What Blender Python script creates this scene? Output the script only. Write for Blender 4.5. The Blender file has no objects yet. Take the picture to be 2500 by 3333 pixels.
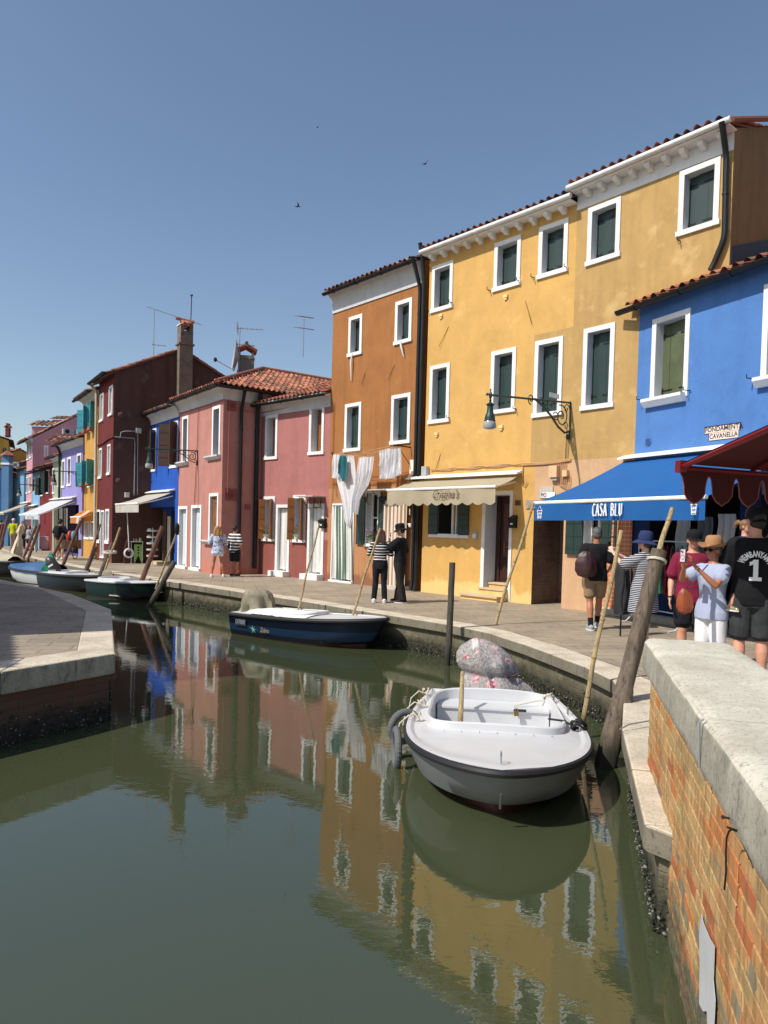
import bpy, bmesh, math, random
from mathutils import Vector, Matrix, noise
random.seed(7)
R = math.radians
V = Vector
D = bpy.data
SC = bpy.context.scene
COL = SC.collection
# ------------------------------------------------------------------ camera
FPX, PPX, PPY, CZ = 2310.0, 1250.0, 1794.0, 1.65
CAMM = Matrix.Rotation(R(90-1.7), 3, 'X') @ Matrix.Rotation(R(1.5), 3, 'Z')
cam = D.objects.new('camera', D.cameras.new('camera'))
COL.objects.link(cam); SC.camera = cam
cam.location = (0, 0, CZ); cam.rotation_euler = CAMM.to_euler()
cam.data.sensor_fit = 'VERTICAL'; cam.data.sensor_height = 36; cam.data.lens = 36*FPX/3333
cam.data.shift_y = (PPY-1666.5)/3333; cam.data.clip_end = 3000; cam.data.clip_start = .05
CROP = dict(a=(0,1250,.42194), b=(0,1500,.21097), c=(250,900,.36166), d=(300,1400,.33153), e=(700,950,.42194), f=(750,1500,.42194),
  g=(1300,1400,.36166), h=(1350,300,.69319), i=(1900,800,.36166), j=(1700,1400,.48222), k=(2050,1650,.27125), l=(1250,2050,.48222),
  m=(0,1800,.31646), n=(1900,2000,.36166), o=(1800,2600,.42194), q=(250,1850,.66305), r=(1050,900,.27119), s=(750,1880,.36166),
  t=(0,1320,.19891), v=(1530,1250,.22303), w=(1060,1420,.22906), x=(0,1640,.25316), y=(1280,2080,.40989), F=(0,0,1.50693), S=(0,0,1))
def px(k, x, y):            # survey point of the site plan -> view ray
    c = CROP[k]; X = c[0]+x*c[2]; Y = c[1]+y*c[2]
    return CAMM @ V(((X-PPX)/FPX, (PPY-Y)/FPX, -1))
def G(k, x, y, z=0.0):      # where the ray meets the level z
    d = px(k, x, y); t = (z-CZ)/d.z
    return V((d.x*t, d.y*t, z))
def atY(k, x, y, Y):        # the point of the ray at distance Y
    d = px(k, x, y); t = Y/d.y
    return V((d.x*t, Y, CZ+d.z*t))
# ------------------------------------------------------------------ mesh builder
class MB:
    def __init__(s): s.v=[]; s.f=[]; s.m=[]; s.mats=[]
    def mi(s, m):
        if m not in s.mats: s.mats.append(m)
        return s.mats.index(m)
    def quad(s, a, b, c, d, m):
        n=len(s.v); s.v+=[V(a),V(b),V(c),V(d)]; s.f.append((n,n+1,n+2,n+3)); s.m.append(s.mi(m)); return s
    def poly(s, pts, m):
        n=len(s.v); s.v+=[V(p) for p in pts]; s.f.append(tuple(range(n,n+len(pts)))); s.m.append(s.mi(m)); return s
    def prism(s, pts, ex, m, m2=None):
        n=len(pts); k=len(s.v); s.v+=[V(p) for p in pts]+[V(p)+V(ex) for p in pts]; i=s.mi(m)
        s.f.append(tuple(range(k,k+n))[::-1]); s.f.append(tuple(range(k+n,k+2*n))); s.m+=[s.mi(m2) if m2 else i]*2
        for j in range(n):
            s.f.append((k+j,k+(j+1)%n,k+n+(j+1)%n,k+n+j)); s.m.append(i)
        return s
    def box(s, o, a, b, c, m):
        o,a,b,c=V(o),V(a),V(b),V(c); return s.prism([o,o+a,o+a+b,o+b], c, m)
    def cbox(s, c, a, b, h, m):
        c,a,b,h=V(c),V(a),V(b),V(h); return s.box(c-a/2-b/2-h/2,a,b,h,m)
    def ring(s, pts):
        k=len(s.v); s.v+=pts; return list(range(k,k+len(pts)))
    def bridge(s, r0, r1, i):
        n=len(r0)
        for j in range(n):
            s.f.append((r0[j],r0[(j+1)%n],r1[(j+1)%n],r1[j])); s.m.append(i)
    def tube(s, pts, rad, m, n=8, cap=True, flat=None):
        pts=[V(p) for p in pts]; i=s.mi(m); L=len(pts)
        if not hasattr(rad,'__len__'): rad=[rad]*L
        prev=None; side=None
        for k,p in enumerate(pts):
            t=(pts[min(k+1,L-1)]-pts[max(k-1,0)])
            if t.length<1e-9: t=V((0,0,1))
            t.normalize()
            if side is None:
                up=V((0,0,1)) if abs(t.z)<.9 else V((0,1,0))
                side=t.cross(up).normalized()
            side=(side-t*side.dot(t)).normalized(); bn=t.cross(side)
            r=rad[k]; rr=(r,r) if not hasattr(r,'__len__') else r
            ring=s.ring([p+side*math.cos(2*math.pi*q/n)*rr[0]+bn*math.sin(2*math.pi*q/n)*rr[1] for q in range(n)])
            if prev: s.bridge(prev,ring,i)
            elif cap: s.f.append(tuple(ring)[::-1]); s.m.append(i)
            prev=ring
        if cap: s.f.append(tuple(prev)); s.m.append(i)
        return s
    def lathe(s, o, prof, m, n=16, ax=None, ay=None, az=None):
        o=V(o); ax=V(ax or (1,0,0)); ay=V(ay or (0,1,0)); az=V(az or (0,0,1)); prev=None; i=s.mi(m)
        for r,z in prof:
            ring=s.ring([o+az*z+(ax*math.cos(2*math.pi*q/n)+ay*math.sin(2*math.pi*q/n))*r for q in range(n)])
            if prev: s.bridge(prev,ring,i)
            prev=ring
        return s
    def ell(s, c, rx, ry=None, rz=None, m=None, n=12, k=8, M=None):
        c=V(c); ry=ry or rx; rz=rz or rx; i=s.mi(m); prev=None
        for a in range(k+1):
            th=math.pi*a/k
            pts=[]
            for q in range(n):
                p=V((rx*math.sin(th)*math.cos(2*math.pi*q/n), ry*math.sin(th)*math.sin(2*math.pi*q/n), rz*math.cos(th)))
                pts.append(c+(M@p if M else p))
            ring=s.ring(pts)
            if prev: s.bridge(prev,ring,i)
            prev=ring
        return s
    def grid(s, fn, nu, nv, m, flip=False, close=False):
        k=len(s.v); i=s.mi(m)
        for a in range(nu+1):
            for b in range(nv+1): s.v.append(V(fn(a/nu,b/nv)))
        w=nv+1
        for a in range(nu):
            for b in range(nv):
                q=(k+a*w+b,k+(a+1)*w+b,k+(a+1)*w+b+1,k+a*w+b+1)
                s.f.append(q[::-1] if flip else q); s.m.append(i)
        return s
    def build(s, name, parent=None, ang=35, weld=True, loc=None):
        me=D.meshes.new(name)
        root=parent; off=V((0,0,0))
        while root is not None and root.parent is not None: root=root.parent
        if root is not None: off=V(root.location)
        elif loc is not None: off=V(loc)
        me.from_pydata([tuple(p-off) for p in s.v],[],s.f)
        for m in s.mats: me.materials.append(m)
        me.polygons.foreach_set('material_index', s.m)
        if weld or ang:
            bm=bmesh.new(); bm.from_mesh(me)
            if weld: bmesh.ops.remove_doubles(bm, verts=bm.verts, dist=1e-5)
            bmesh.ops.recalc_face_normals(bm, faces=bm.faces)
            bm.to_mesh(me); bm.free()
        if ang:
            me.polygons.foreach_set('use_smooth',[True]*len(me.polygons)); me.set_sharp_from_angle(angle=R(ang))
        me.update()
        o=D.objects.new(name, me); COL.objects.link(o)
        if parent is not None: o.parent=parent
        elif loc is not None: o.location=off
        return o
def tag(o, label=None, cat=None, group=None, kind=None):
    if label: o['label']=label
    if cat: o['category']=cat
    if group: o['group']=group
    if kind: o['kind']=kind
    return o
def thing(name, loc, label, cat, group=None):
    o=D.objects.new(name,None); COL.objects.link(o); o.location=V(loc); o.empty_display_size=.2
    return tag(o,label,cat,group)
# ------------------------------------------------------------------ materials
def s2l(c): return tuple(((x/255)/12.92 if x/255<=.04045 else ((x/255+.055)/1.055)**2.4) for x in c)
MC={}
def newmat(name):
    m=D.materials.new(name); m.use_nodes=True; nt=m.node_tree; b=nt.nodes['Principled BSDF']; return m,nt,b
def nd(nt,t,**k):
    n=nt.nodes.new(t)
    for a,v in k.items():
        if a.startswith('_'): n.inputs[a[1:].replace('_',' ')].default_value=v
        else: setattr(n,a,v)
    return n
def lk(nt,a,b): nt.links.new(a,b)
def ramp(nt,fac,stops):
    r=nt.nodes.new('ShaderNodeValToRGB'); e=r.color_ramp.elements
    while len(e)>1: e.remove(e[-1])
    e[0].position=stops[0][0]; c=stops[0][1]; e[0].color=(*c,1) if len(c)==3 else c
    for p,c in stops[1:]:
        q=e.new(p); q.color=(*c,1) if len(c)==3 else c
    lk(nt,fac,r.inputs['Fac']); return r
def mul(c,k): return tuple(min(1,x*k) for x in c)
def mixc(a,b,t): return tuple(x*(1-t)+y*t for x,y in zip(a,b))
def coords(nt,scale=(1,1,1)):
    tc=nd(nt,'ShaderNodeTexCoord'); mp=nd(nt,'ShaderNodeMapping'); mp.inputs['Scale'].default_value=scale
    lk(nt,tc.outputs['Object'],mp.inputs['Vector']); return mp.outputs['Vector']
def noisen(nt,vec,scale,detail=4,rough=.6,dist=0):
    n=nd(nt,'ShaderNodeTexNoise'); n.inputs['Scale'].default_value=scale; n.inputs['Detail'].default_value=detail
    n.inputs['Roughness'].default_value=rough; n.inputs['Distortion'].default_value=dist; lk(nt,vec,n.inputs['Vector']); return n.outputs['Fac']
def mixn(nt,f,a,b,bt='MIX'):
    m=nd(nt,'ShaderNodeMix',data_type='RGBA',blend_type=bt)
    for s,v in ((m.inputs[0],f),(m.inputs[6],a),(m.inputs[7],b)):
        if hasattr(v,'links') or hasattr(v,'is_linked'): lk(nt,v,s)
        elif isinstance(v,(int,float)): s.default_value=v
        else: s.default_value=(*v,1)
    return m.outputs[2]
def bump(nt,b,h,strength=.3,dist=.01):
    n=nd(nt,'ShaderNodeBump'); n.inputs['Strength'].default_value=strength; n.inputs['Distance'].default_value=dist
    lk(nt,h,n.inputs['Height']); lk(nt,n.outputs['Normal'],b.inputs['Normal']); return n
def flat(name,c,rough=.6,metal=0,var=.12,scale=6,bmp=.15,spec=.5):
    if name in MC: return MC[name]
    m,nt,b=newmat(name); v=coords(nt); n=noisen(nt,v,scale,5)
    r=ramp(nt,n,[(.3,mul(c,1-var)),(.7,mul(c,1+var))]); lk(nt,r.outputs[0],b.inputs['Base Color'])
    b.inputs['Roughness'].default_value=rough; b.inputs['Metallic'].default_value=metal; b.inputs['Specular IOR Level'].default_value=spec
    if bmp: bump(nt,b,noisen(nt,v,scale*8,3),bmp,.004)
    MC[name]=m; return m
def plaster(name,c,stain=None,st=.35,patch=None,rough=.9,lowz=None,bm=.35):
    if name in MC: return MC[name]
    gr=lambda k:mixc(mul(k,.80),(sum(k)/3*.80,)*3,.07)
    c=gr(c)
    if stain: stain=gr(stain)
    m,nt,b=newmat(name); v=coords(nt); vs=coords(nt,(2.2,2.2,.22))
    n1=noisen(nt,v,1.2,8,.68,.4); n2=noisen(nt,vs,1.6,5,.6); n3=noisen(nt,v,9,4,.7)
    base=ramp(nt,n1,[(.25,mul(c,.80)),(.5,c),(.75,mul(c,1.13))]).outputs[0]
    stain=stain or mul(c,.62)
    f=ramp(nt,n2,[(.48,(0,0,0)),(.74,(st,st,st))]).outputs[0]
    base=mixn(nt,f,base,stain)
    f3=ramp(nt,n3,[(.35,(0,0,0)),(.8,(.28,.28,.28))]).outputs[0]
    base=mixn(nt,f3,base,mul(c,1.22))
    if patch:     # (colour, scale, threshold)
        n4=noisen(nt,v,patch[1],6,.6,.3); f4=ramp(nt,n4,[(patch[2],(0,0,0)),(patch[2]+.14,(.5,.5,.5))]).outputs[0]
        base=mixn(nt,f4,base,patch[0])
    if lowz:      # (colour, height): rising damp at the foot of the wall, ragged upper edge
        sx=nd(nt,'ShaderNodeSeparateXYZ'); lk(nt,v,sx.inputs[0])
        ma=nd(nt,'ShaderNodeMath',operation='MULTIPLY_ADD'); lk(nt,noisen(nt,v,2.2,6,.65),ma.inputs[0]); ma.inputs[1].default_value=-1.4*lowz[1]*2; lk(nt,sx.outputs[2],ma.inputs[2])
        f5=ramp(nt,ma.outputs[0],[(0,(0,0,0)),(.01,(0,0,0))]); 
        mr=nd(nt,'ShaderNodeMapRange'); lk(nt,ma.outputs[0],mr.inputs[0]); mr.inputs[1].default_value=-lowz[1]*.9; mr.inputs[2].default_value=-lowz[1]*.5; mr.inputs[3].default_value=.75; mr.inputs[4].default_value=0
        base=mixn(nt,mr.outputs[0],base,lowz[0])
    lk(nt,base,b.inputs['Base Color']); b.inputs['Roughness'].default_value=rough; b.inputs['Specular IOR Level'].default_value=.25
    ad=nd(nt,'ShaderNodeMath',operation='ADD'); lk(nt,noisen(nt,v,35,5,.7),ad.inputs[0]); lk(nt,noisen(nt,v,3,4,.5),ad.inputs[1])
    bump(nt,b,ad.outputs[0],bm,.012)
    MC[name]=m; return m
WHITE=plaster('white_lime_paint',(.98,.97,.93),stain=(.75,.73,.68),st=.3,bm=.2)
REVEAL=plaster('grey_lime_reveal',(.75,.77,.8),stain=(.45,.47,.5),st=.4,bm=.2)
SOFFIT=plaster('cornice_paint',(.72,.73,.73),stain=(.4,.42,.43),st=.4,bm=.2)
STONE=None
GREEN=flat('dark_green_shutter_paint',s2l((38,58,54)),.45,var=.1,bmp=.1)
OLIVE=flat('faded_olive_shutter_paint',s2l((84,92,62)),.6,var=.2,scale=3)
TEAL=flat('turquoise_shutter_paint',s2l((60,150,165)),.55)
BROWN=flat('brown_shutter_paint',s2l((72,48,36)),.55,var=.2)
WOODSH=flat('varnished_shutter_wood',s2l((140,88,40)),.5,var=.25,scale=4)
IRON=flat('black_iron',(.012,.014,.014),.5,metal=.3,bmp=.1)
LAMPG=flat('lamp_green_iron',s2l((38,66,60)),.45,metal=.2,bmp=.1)
GUT=flat('dark_gutter_metal',s2l((36,38,38)),.45,metal=.4,bmp=.05)
GUTW=flat('white_gutter_metal',(.72,.72,.7),.5,bmp=.05)
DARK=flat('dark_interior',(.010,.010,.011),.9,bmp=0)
GLASS=flat('dark_window_glass',(.02,.022,.025),.06,bmp=0,spec=.8)
COPPER=flat('brown_copper_pipe',s2l((120,62,50)),.45,metal=.3,bmp=.05)
GREYPIPE=flat('grey_plastic_pipe',(.42,.43,.44),.5,bmp=.05)
TILES=[flat('terracotta_tile_a',s2l((158,98,74)),.85,var=.25,scale=5,bmp=.4),flat('terracotta_tile_b',s2l((176,116,88)),.85,var=.25,scale=5,bmp=.4),
       flat('terracotta_tile_c',s2l((134,82,64)),.85,var=.25,scale=5,bmp=.4),flat('terracotta_tile_mossy',s2l((112,80,62)),.9,var=.35,scale=5,bmp=.5)]
DTILES=[flat('weathered_tile_a',s2l((120,74,58)),.9,var=.3,scale=5,bmp=.4),flat('weathered_tile_b',s2l((150,96,74)),.9,var=.3,scale=5,bmp=.4),
        flat('weathered_tile_c',s2l((88,62,52)),.9,var=.3,scale=5,bmp=.4),flat('weathered_tile_pale',s2l((176,140,116)),.9,var=.3,scale=5,bmp=.4)]
def paving():
    m,nt,b=newmat('stone_paving'); v=coords(nt)
    rot=nd(nt,'ShaderNodeMapping'); rot.inputs['Rotation'].default_value=(0,0,R(-12)); lk(nt,v,rot.inputs[0])
    br=nd(nt,'ShaderNodeTexBrick'); lk(nt,rot.outputs[0],br.inputs['Vector'])
    br.inputs['Scale'].default_value=1; br.inputs['Brick Width'].default_value=.62; br.inputs['Row Height'].default_value=.27
    br.inputs['Mortar Size'].default_value=.011; br.inputs['Mortar Smooth'].default_value=.3; br.inputs['Bias'].default_value=0
    br.inputs['Color1'].default_value=(*s2l((176,162,140)),1); br.inputs['Color2'].default_value=(*s2l((150,138,120)),1); br.inputs['Mortar'].default_value=(*s2l((92,84,74)),1)
    n=noisen(nt,v,1.1,8,.65); c=mixn(nt,.42,br.outputs[0],ramp(nt,n,[(.3,s2l((128,118,104))),(.7,s2l((200,184,158)))]).outputs[0],'MIX')
    n2=noisen(nt,v,14,6,.7); c=mixn(nt,.35,c,ramp(nt,n2,[(.3,(.12,.11,.1)),(.7,(.5,.47,.42))]).outputs[0],'OVERLAY')
    lk(nt,c,b.inputs['Base Color']); b.inputs['Roughness'].default_value=.75
    ad=nd(nt,'ShaderNodeMath',operation='ADD'); lk(nt,br.outputs['Fac'],ad.inputs[0]); iv=nd(nt,'ShaderNodeMath',operation='MULTIPLY'); lk(nt,noisen(nt,v,20,6,.7),iv.inputs[0]); iv.inputs[1].default_value=-.7; lk(nt,iv.outputs[0],ad.inputs[1])
    bp=bump(nt,b,ad.outputs[0],.5,.01); bp.invert=True
    return m
PAVE=paving()
def stone(name,c1,c2,c3,gap=0,streak=0,fmin=.3):
    m,nt,b=newmat(name); v=coords(nt)
    n=noisen(nt,v,2.2,9,.7,.5); c=ramp(nt,n,[(.3,c2),(.55,c1),(.75,mul(c1,1.12))]).outputs[0]
    vo=nd(nt,'ShaderNodeTexVoronoi',feature='DISTANCE_TO_EDGE'); vo.inputs['Scale'].default_value=7; w=nd(nt,'ShaderNodeMix',data_type='RGBA'); w.inputs[0].default_value=.35
    lk(nt,v,w.inputs[6]); nc=nd(nt,'ShaderNodeTexNoise'); nc.inputs['Scale'].default_value=4; lk(nt,v,nc.inputs[0]); lk(nt,nc.outputs['Color'],w.inputs[7]); lk(nt,w.outputs[2],vo.inputs['Vector'])
    cr=ramp(nt,vo.outputs['Distance'],[(0,(.45,.45,.45)),(.018,(0,0,0))]).outputs[0]
    gate=ramp(nt,noisen(nt,v,3.1,3),[(.5,(0,0,0)),(.62,(1,1,1))]).outputs[0]
    cr=mixn(nt,1,cr,gate,'MULTIPLY'); c=mixn(nt,cr,c,c3)
    sp=ramp(nt,noisen(nt,v,42,5,.85),[(.38,(.85,.85,.85)),(.45,(0,0,0))]).outputs[0]; c=mixn(nt,sp,c,mixc(c2,c3,.6)); sp=ramp(nt,noisen(nt,v,16,6,.8),[(.36,(.6,.6,.6)),(.46,(0,0,0)),(.62,(0,0,0))]).outputs[0]; c=mixn(nt,sp,c,c2)
    if streak:
        vs=coords(nt,(3.2,3.2,.9)); f=ramp(nt,noisen(nt,vs,2.6,9,.78,.5),[(.36,(fmin,)*3),(.56,(max(fmin,streak*.55),)*3),(.66,(streak,)*3)]).outputs[0]
        ge=nd(nt,'ShaderNodeNewGeometry'); sx=nd(nt,'ShaderNodeSeparateXYZ'); lk(nt,ge.outputs['True Normal'],sx.inputs[0]); ab=nd(nt,'ShaderNodeMath',operation='ABSOLUTE'); lk(nt,sx.outputs[2],ab.inputs[0])
        g2=ramp(nt,ab.outputs[0],[(.3,(1,1,1)),(.6,(0,0,0))]).outputs[0]
        c=mixn(nt,mixn(nt,1,f,g2,'MULTIPLY'),c,c3)
    lk(nt,c,b.inputs['Base Color']); b.inputs['Roughness'].default_value=.85
    ad=nd(nt,'ShaderNodeMath',operation='ADD'); lk(nt,noisen(nt,v,45,6,.75),ad.inputs[0]); lk(nt,noisen(nt,v,6,5,.6),ad.inputs[1])
    bump(nt,b,ad.outputs[0],.55,.012); return m
ISTRIA=stone('istrian_stone',s2l((212,200,178)),s2l((176,162,140)),s2l((74,70,54)),streak=1.0)
ISTRIAD=stone('mossy_istrian_stone',s2l((212,200,178)),s2l((176,162,140)),s2l((62,60,44)),streak=1.0,fmin=.72)
ISTRIA2=stone('parapet_stone',s2l((212,206,188)),s2l((176,168,150)),s2l((84,82,70)),streak=.9)
def brickmat(name,cs,mortar,damp=None):
    m,nt,b=newmat(name); v=coords(nt); sp=nd(nt,'ShaderNodeSeparateXYZ'); lk(nt,v,sp.inputs[0])
    ad=nd(nt,'ShaderNodeMath',operation='ADD'); lk(nt,sp.outputs[0],ad.inputs[0]); su=nd(nt,'ShaderNodeMath',operation='MULTIPLY'); lk(nt,sp.outputs[1],su.inputs[0]); su.inputs[1].default_value=-.9; lk(nt,su.outputs[0],ad.inputs[1])
    cb=nd(nt,'ShaderNodeCombineXYZ'); lk(nt,ad.outputs[0],cb.inputs[0]); lk(nt,sp.outputs[2],cb.inputs[1])
    br=nd(nt,'ShaderNodeTexBrick'); lk(nt,cb.outputs[0],br.inputs['Vector']); br.inputs['Scale'].default_value=1
    br.inputs['Brick Width'].default_value=.30; br.inputs['Row Height'].default_value=.09; br.inputs['Mortar Size'].default_value=.007; br.inputs['Mortar Smooth'].default_value=.5
    br.inputs['Color1'].default_value=(*cs[0],1); br.inputs['Color2'].default_value=(*cs[1],1); br.inputs['Mortar'].default_value=(*mortar,1)
    n=noisen(nt,v,2.3,9,.72,.6); c=mixn(nt,ramp(nt,n,[(.40,(.15,.15,.15)),(.56,(.95,.95,.95))]).outputs[0],br.outputs[0],cs[2])
    if damp:      # (z, colour): algae and mud below the tide mark, ragged edge
        mm=nd(nt,'ShaderNodeMath',operation='MULTIPLY_ADD'); lk(nt,noisen(nt,v,4,6,.7),mm.inputs[0]); mm.inputs[1].default_value=.4; lk(nt,sp.outputs[2],mm.inputs[2])
        mr=nd(nt,'ShaderNodeMapRange'); lk(nt,mm.outputs[0],mr.inputs[0]); mr.inputs[1].default_value=damp[0]+.15; mr.inputs[2].default_value=damp[0]+.3; mr.inputs[3].default_value=.92; mr.inputs[4].default_value=0
        c=mixn(nt,mr.outputs[0],c,ramp(nt,noisen(nt,v,18,6,.75),[(.35,mul(damp[1],.35)),(.6,damp[1]),(.75,mul(damp[1],3))]).outputs[0])
    lk(nt,c,b.inputs['Base Color']); b.inputs['Roughness'].default_value=.85
    a2=nd(nt,'ShaderNodeMath',operation='SUBTRACT'); lk(nt,noisen(nt,v,22,6,.7),a2.inputs[0]); lk(nt,br.outputs['Fac'],a2.inputs[1]); bump(nt,b,a2.outputs[0],.9,.02)
    return m
QUAYBRICK=brickmat('quay_brick_muddy',[s2l((134,124,102)),s2l((110,104,84)),s2l((92,88,68))],s2l((140,134,116)),(-.40,s2l((52,52,34))))
QUAYBRICKR=brickmat('quay_brick_red',[s2l((134,76,50)),s2l((112,62,44)),s2l((92,72,56))],s2l((96,84,66)),(-.42,s2l((60,58,46))))
ALLEYBRICK=brickmat('alley_brick',[s2l((118,80,62)),s2l((92,64,52)),s2l((128,108,92))],s2l((120,104,88)))
SOOTBRICK=brickmat('chimney_brick',[s2l((112,98,86)),s2l((92,78,68)),s2l((126,112,98))],s2l((110,100,90)))
# ------------------------------------------------------------------ light and sky
SUNH=V((-.86,-.51,0)).normalized(); EL=R(48)
SUND=V((SUNH.x*math.cos(EL),SUNH.y*math.cos(EL),math.sin(EL)))
sl=D.lights.new('sun','SUN'); sl.energy=3.9; sl.angle=R(.5); sl.color=(1,.95,.87)
so=D.objects.new('sun',sl); COL.objects.link(so); so.rotation_euler=(-SUND).to_track_quat('-Z','Y').to_euler(); so.location=(-10,-5,20)
W=D.worlds.new('World'); SC.world=W; W.use_nodes=True; nt=W.node_tree; bg=nt.nodes['Background']
sky=nt.nodes.new('ShaderNodeTexSky'); sky.sky_type='NISHITA'; sky.sun_disc=False; sky.sun_elevation=EL
sky.sun_rotation=math.atan2(SUNH.x,SUNH.y); sky.air_density=1.0; sky.dust_density=1.0; sky.ozone_density=1.0
hs=nt.nodes.new('ShaderNodeHueSaturation'); hs.inputs['Saturation'].default_value=.99
nt.links.new(sky.outputs[0],hs.inputs['Color']); nt.links.new(hs.outputs[0],bg.inputs['Color']); bg.inputs['Strength'].default_value=.114
SC.view_settings.view_transform='Standard'; SC.view_settings.look='None'; SC.view_settings.exposure=0.25; SC.view_settings.gamma=1
SC.cycles.max_bounces=8; SC.cycles.use_denoising=True
# ------------------------------------------------------------------ the setting: water, quays, paving
ZW=-.63
def water_mat():
    m,nt,b=newmat('canal_water'); v=coords(nt,(1,1.6,1))
    b.inputs['Base Color'].default_value=(.050,.061,.029,1); b.inputs['Roughness'].default_value=.0; b.inputs['IOR'].default_value=1.88
    n1=nd(nt,'ShaderNodeTexNoise'); n1.inputs['Scale'].default_value=1.1; n1.inputs['Detail'].default_value=2; lk(nt,v,n1.inputs[0])
    n2=nd(nt,'ShaderNodeTexNoise'); n2.inputs['Scale'].default_value=7; n2.inputs['Detail'].default_value=3; n2.inputs['Roughness'].default_value=.55; lk(nt,v,n2.inputs[0])
    g=ramp(nt,noisen(nt,v,.5,3),[(.35,(.25,.25,.25)),(.65,(1,1,1))]).outputs[0]
    mu=nd(nt,'ShaderNodeMath',operation='MULTIPLY'); lk(nt,n2.outputs[0],mu.inputs[0]); lk(nt,g,mu.inputs[1])
    b1=nd(nt,'ShaderNodeBump'); b1.inputs['Strength'].default_value=.3; b1.inputs['Distance'].default_value=.004; lk(nt,n1.outputs[0],b1.inputs['Height'])
    b2=nd(nt,'ShaderNodeBump'); b2.inputs['Strength'].default_value=.5; b2.inputs['Distance'].default_value=.0026; lk(nt,mu.outputs[0],b2.inputs['Height']); lk(nt,b1.outputs[0],b2.inputs['Normal'])
    lk(nt,b2.outputs[0],b.inputs['Normal']); return m
w=MB(); w.quad((-400,-60,ZW),(400,-60,ZW),(400,900,ZW),(-400,900,ZW),water_mat()); tag(w.build('canal_water',ang=0),kind='structure')
# right-hand quay
EDGE=[V((1.66,3.88,0)),V((1.54,4.04,0)),V((1.80,5.0,0)),V((2.08,6.04,0)),V((2.52,7.3,0)),V((2.66,8.11,0)),V((2.56,8.9,0)),V((2.35,9.75,0)),V((2.12,10.6,0)),V((1.80,11.6,0)),V((1.20,12.6,0)),V((.07,13.86,0)),V((-1.4,15.5,0)),V((-2.56,16.75,0)),V((-3.95,18.2,0)),V((-6.44,20.76,0)),
      V((-8.2,22.6,0)),V((-9.9,24.4,0)),V((-11.7,26.6,0)),V((-13.6,28.9,0)),V((-15.4,31.2,0)),V((-17.4,33.8,0)),V((-20.5,38,0)),V((-25,44.5,0)),V((-32,55,0)),V((-46,78,0))]
def offs(P,d):
    o=[]
    for i,p in enumerate(P):
        t=(P[min(i+1,len(P)-1)]-P[max(i-1,0)]).normalized(); o.append(p+V((t.y,-t.x,0))*d)
    return o
IN=offs(EDGE,.46)
g=MB(); z1=V((0,0,-.02))
outer=[V((60,95,0)),V((60,-3,0)),V((1.9,-3,0)),V((1.3+.46,1.0,0))]
pts=[p+V((0,0,-.003)) for p in IN]
far=[V((p.x+60,p.y+30,-.003)) for p in IN]
for i in range(len(IN)-1): g.quad(pts[i],far[i],far[i+1],pts[i+1],PAVE)
g.poly([pts[0],V((1.9,3.6,-.003)),V((.9,.2,-.003)),V((.9,-6,-.003)),V((70,-6,-.003)),far[0]],PAVE)
tag(g.build('pavement',ang=0),kind='structure')
kb=MB()
for i in range(len(EDGE)-1):
    a,b,c,d=EDGE[i],EDGE[i+1],IN[i+1],IN[i]
    if i==0: c=d=V((2.0,4.0,0))
    L=(b-a).length; k=max(1,round(L/1.3))
    for q in range(k):
        t0,t1=q/k,(q+1)/k; g1=.003/L
        A,B,C_,D_=a.lerp(b,t0+g1),a.lerp(b,t1-g1),d.lerp(c,t1-g1),d.lerp(c,t0+g1)
        dz=random.uniform(-.003,.006)
        kb.prism([p+V((0,0,-.16)) for p in (A,B,C_,D_)],(0,0,.16+dz),ISTRIAD)
q_=kb.build('quay_edge_stone',ang=0); tag(q_,kind='structure')
bv=q_.modifiers.new('b','BEVEL'); bv.width=.015; bv.segments=2
wl=MB(); WI=offs(EDGE,.09)
for i in range(len(EDGE)-1):
    wl.grid(lambda u,v,i=i: (lambda p: p+V((0,0,-.14-1.4*v)))(WI[i].lerp(WI[i+1],u)),6,8,QUAYBRICK)
o=wl.build('quay_wall'); tag(o,kind='structure')
# left-hand quay
ZL=.15
LE=[V((-6.2,3.4,ZL)),V((-3.77,6.99,ZL)),V((-3.07,8.15,ZL)),V((-4.72,12.31,ZL)),V((-6.49,14.77,ZL)),V((-9.74,17.99,ZL)),V((-14,21.6,ZL)),V((-22,29,ZL))]
LI=offs(LE,-.50); LI[2]=G('m',790,1000,ZL); LI[3]=G('m',882,590,ZL); LI[4]=G('m',420,370,ZL); LI[1]=G('m',250,1075,ZL)
g=MB()
cx=V((-30,5,ZL-.003))
for i in range(len(LI)-1):
    g.poly([LI[i]+V((0,0,-.003)),LI[i+1]+V((0,0,-.003)),V((LI[i+1].x-40,LI[i+1].y,ZL-.003)),V((LI[i].x-40,LI[i].y,ZL-.003))],PAVE)
tag(g.build('pavement',ang=0),kind='structure')
kb=MB()
for i in range(len(LE)-1):
    a,b,c,d=LE[i],LE[i+1],LI[i+1],LI[i]; L=(b-a).length; k=max(1,round(L/1.6))
    for q in range(k):
        t0,t1=q/k,(q+1)/k; g1=.002/L
        kb.prism([p+V((0,0,-.24)) for p in (a.lerp(b,t0+g1),a.lerp(b,t1-g1),d.lerp(c,t1-g1),d.lerp(c,t0+g1))],(0,0,.24),ISTRIA)
q_=kb.build('quay_edge_stone',ang=0); tag(q_,kind='structure'); bv=q_.modifiers.new('b','BEVEL'); bv.width=.02; bv.segments=3
wl=MB(); WI=offs(LE,-.06)
for i in range(len(LE)-1):
    wl.grid(lambda u,v,i=i: (lambda p: p+V((0,0,-.22-1.4*v)))(WI[i].lerp(WI[i+1],u)),6,8,QUAYBRICKR)
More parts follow.
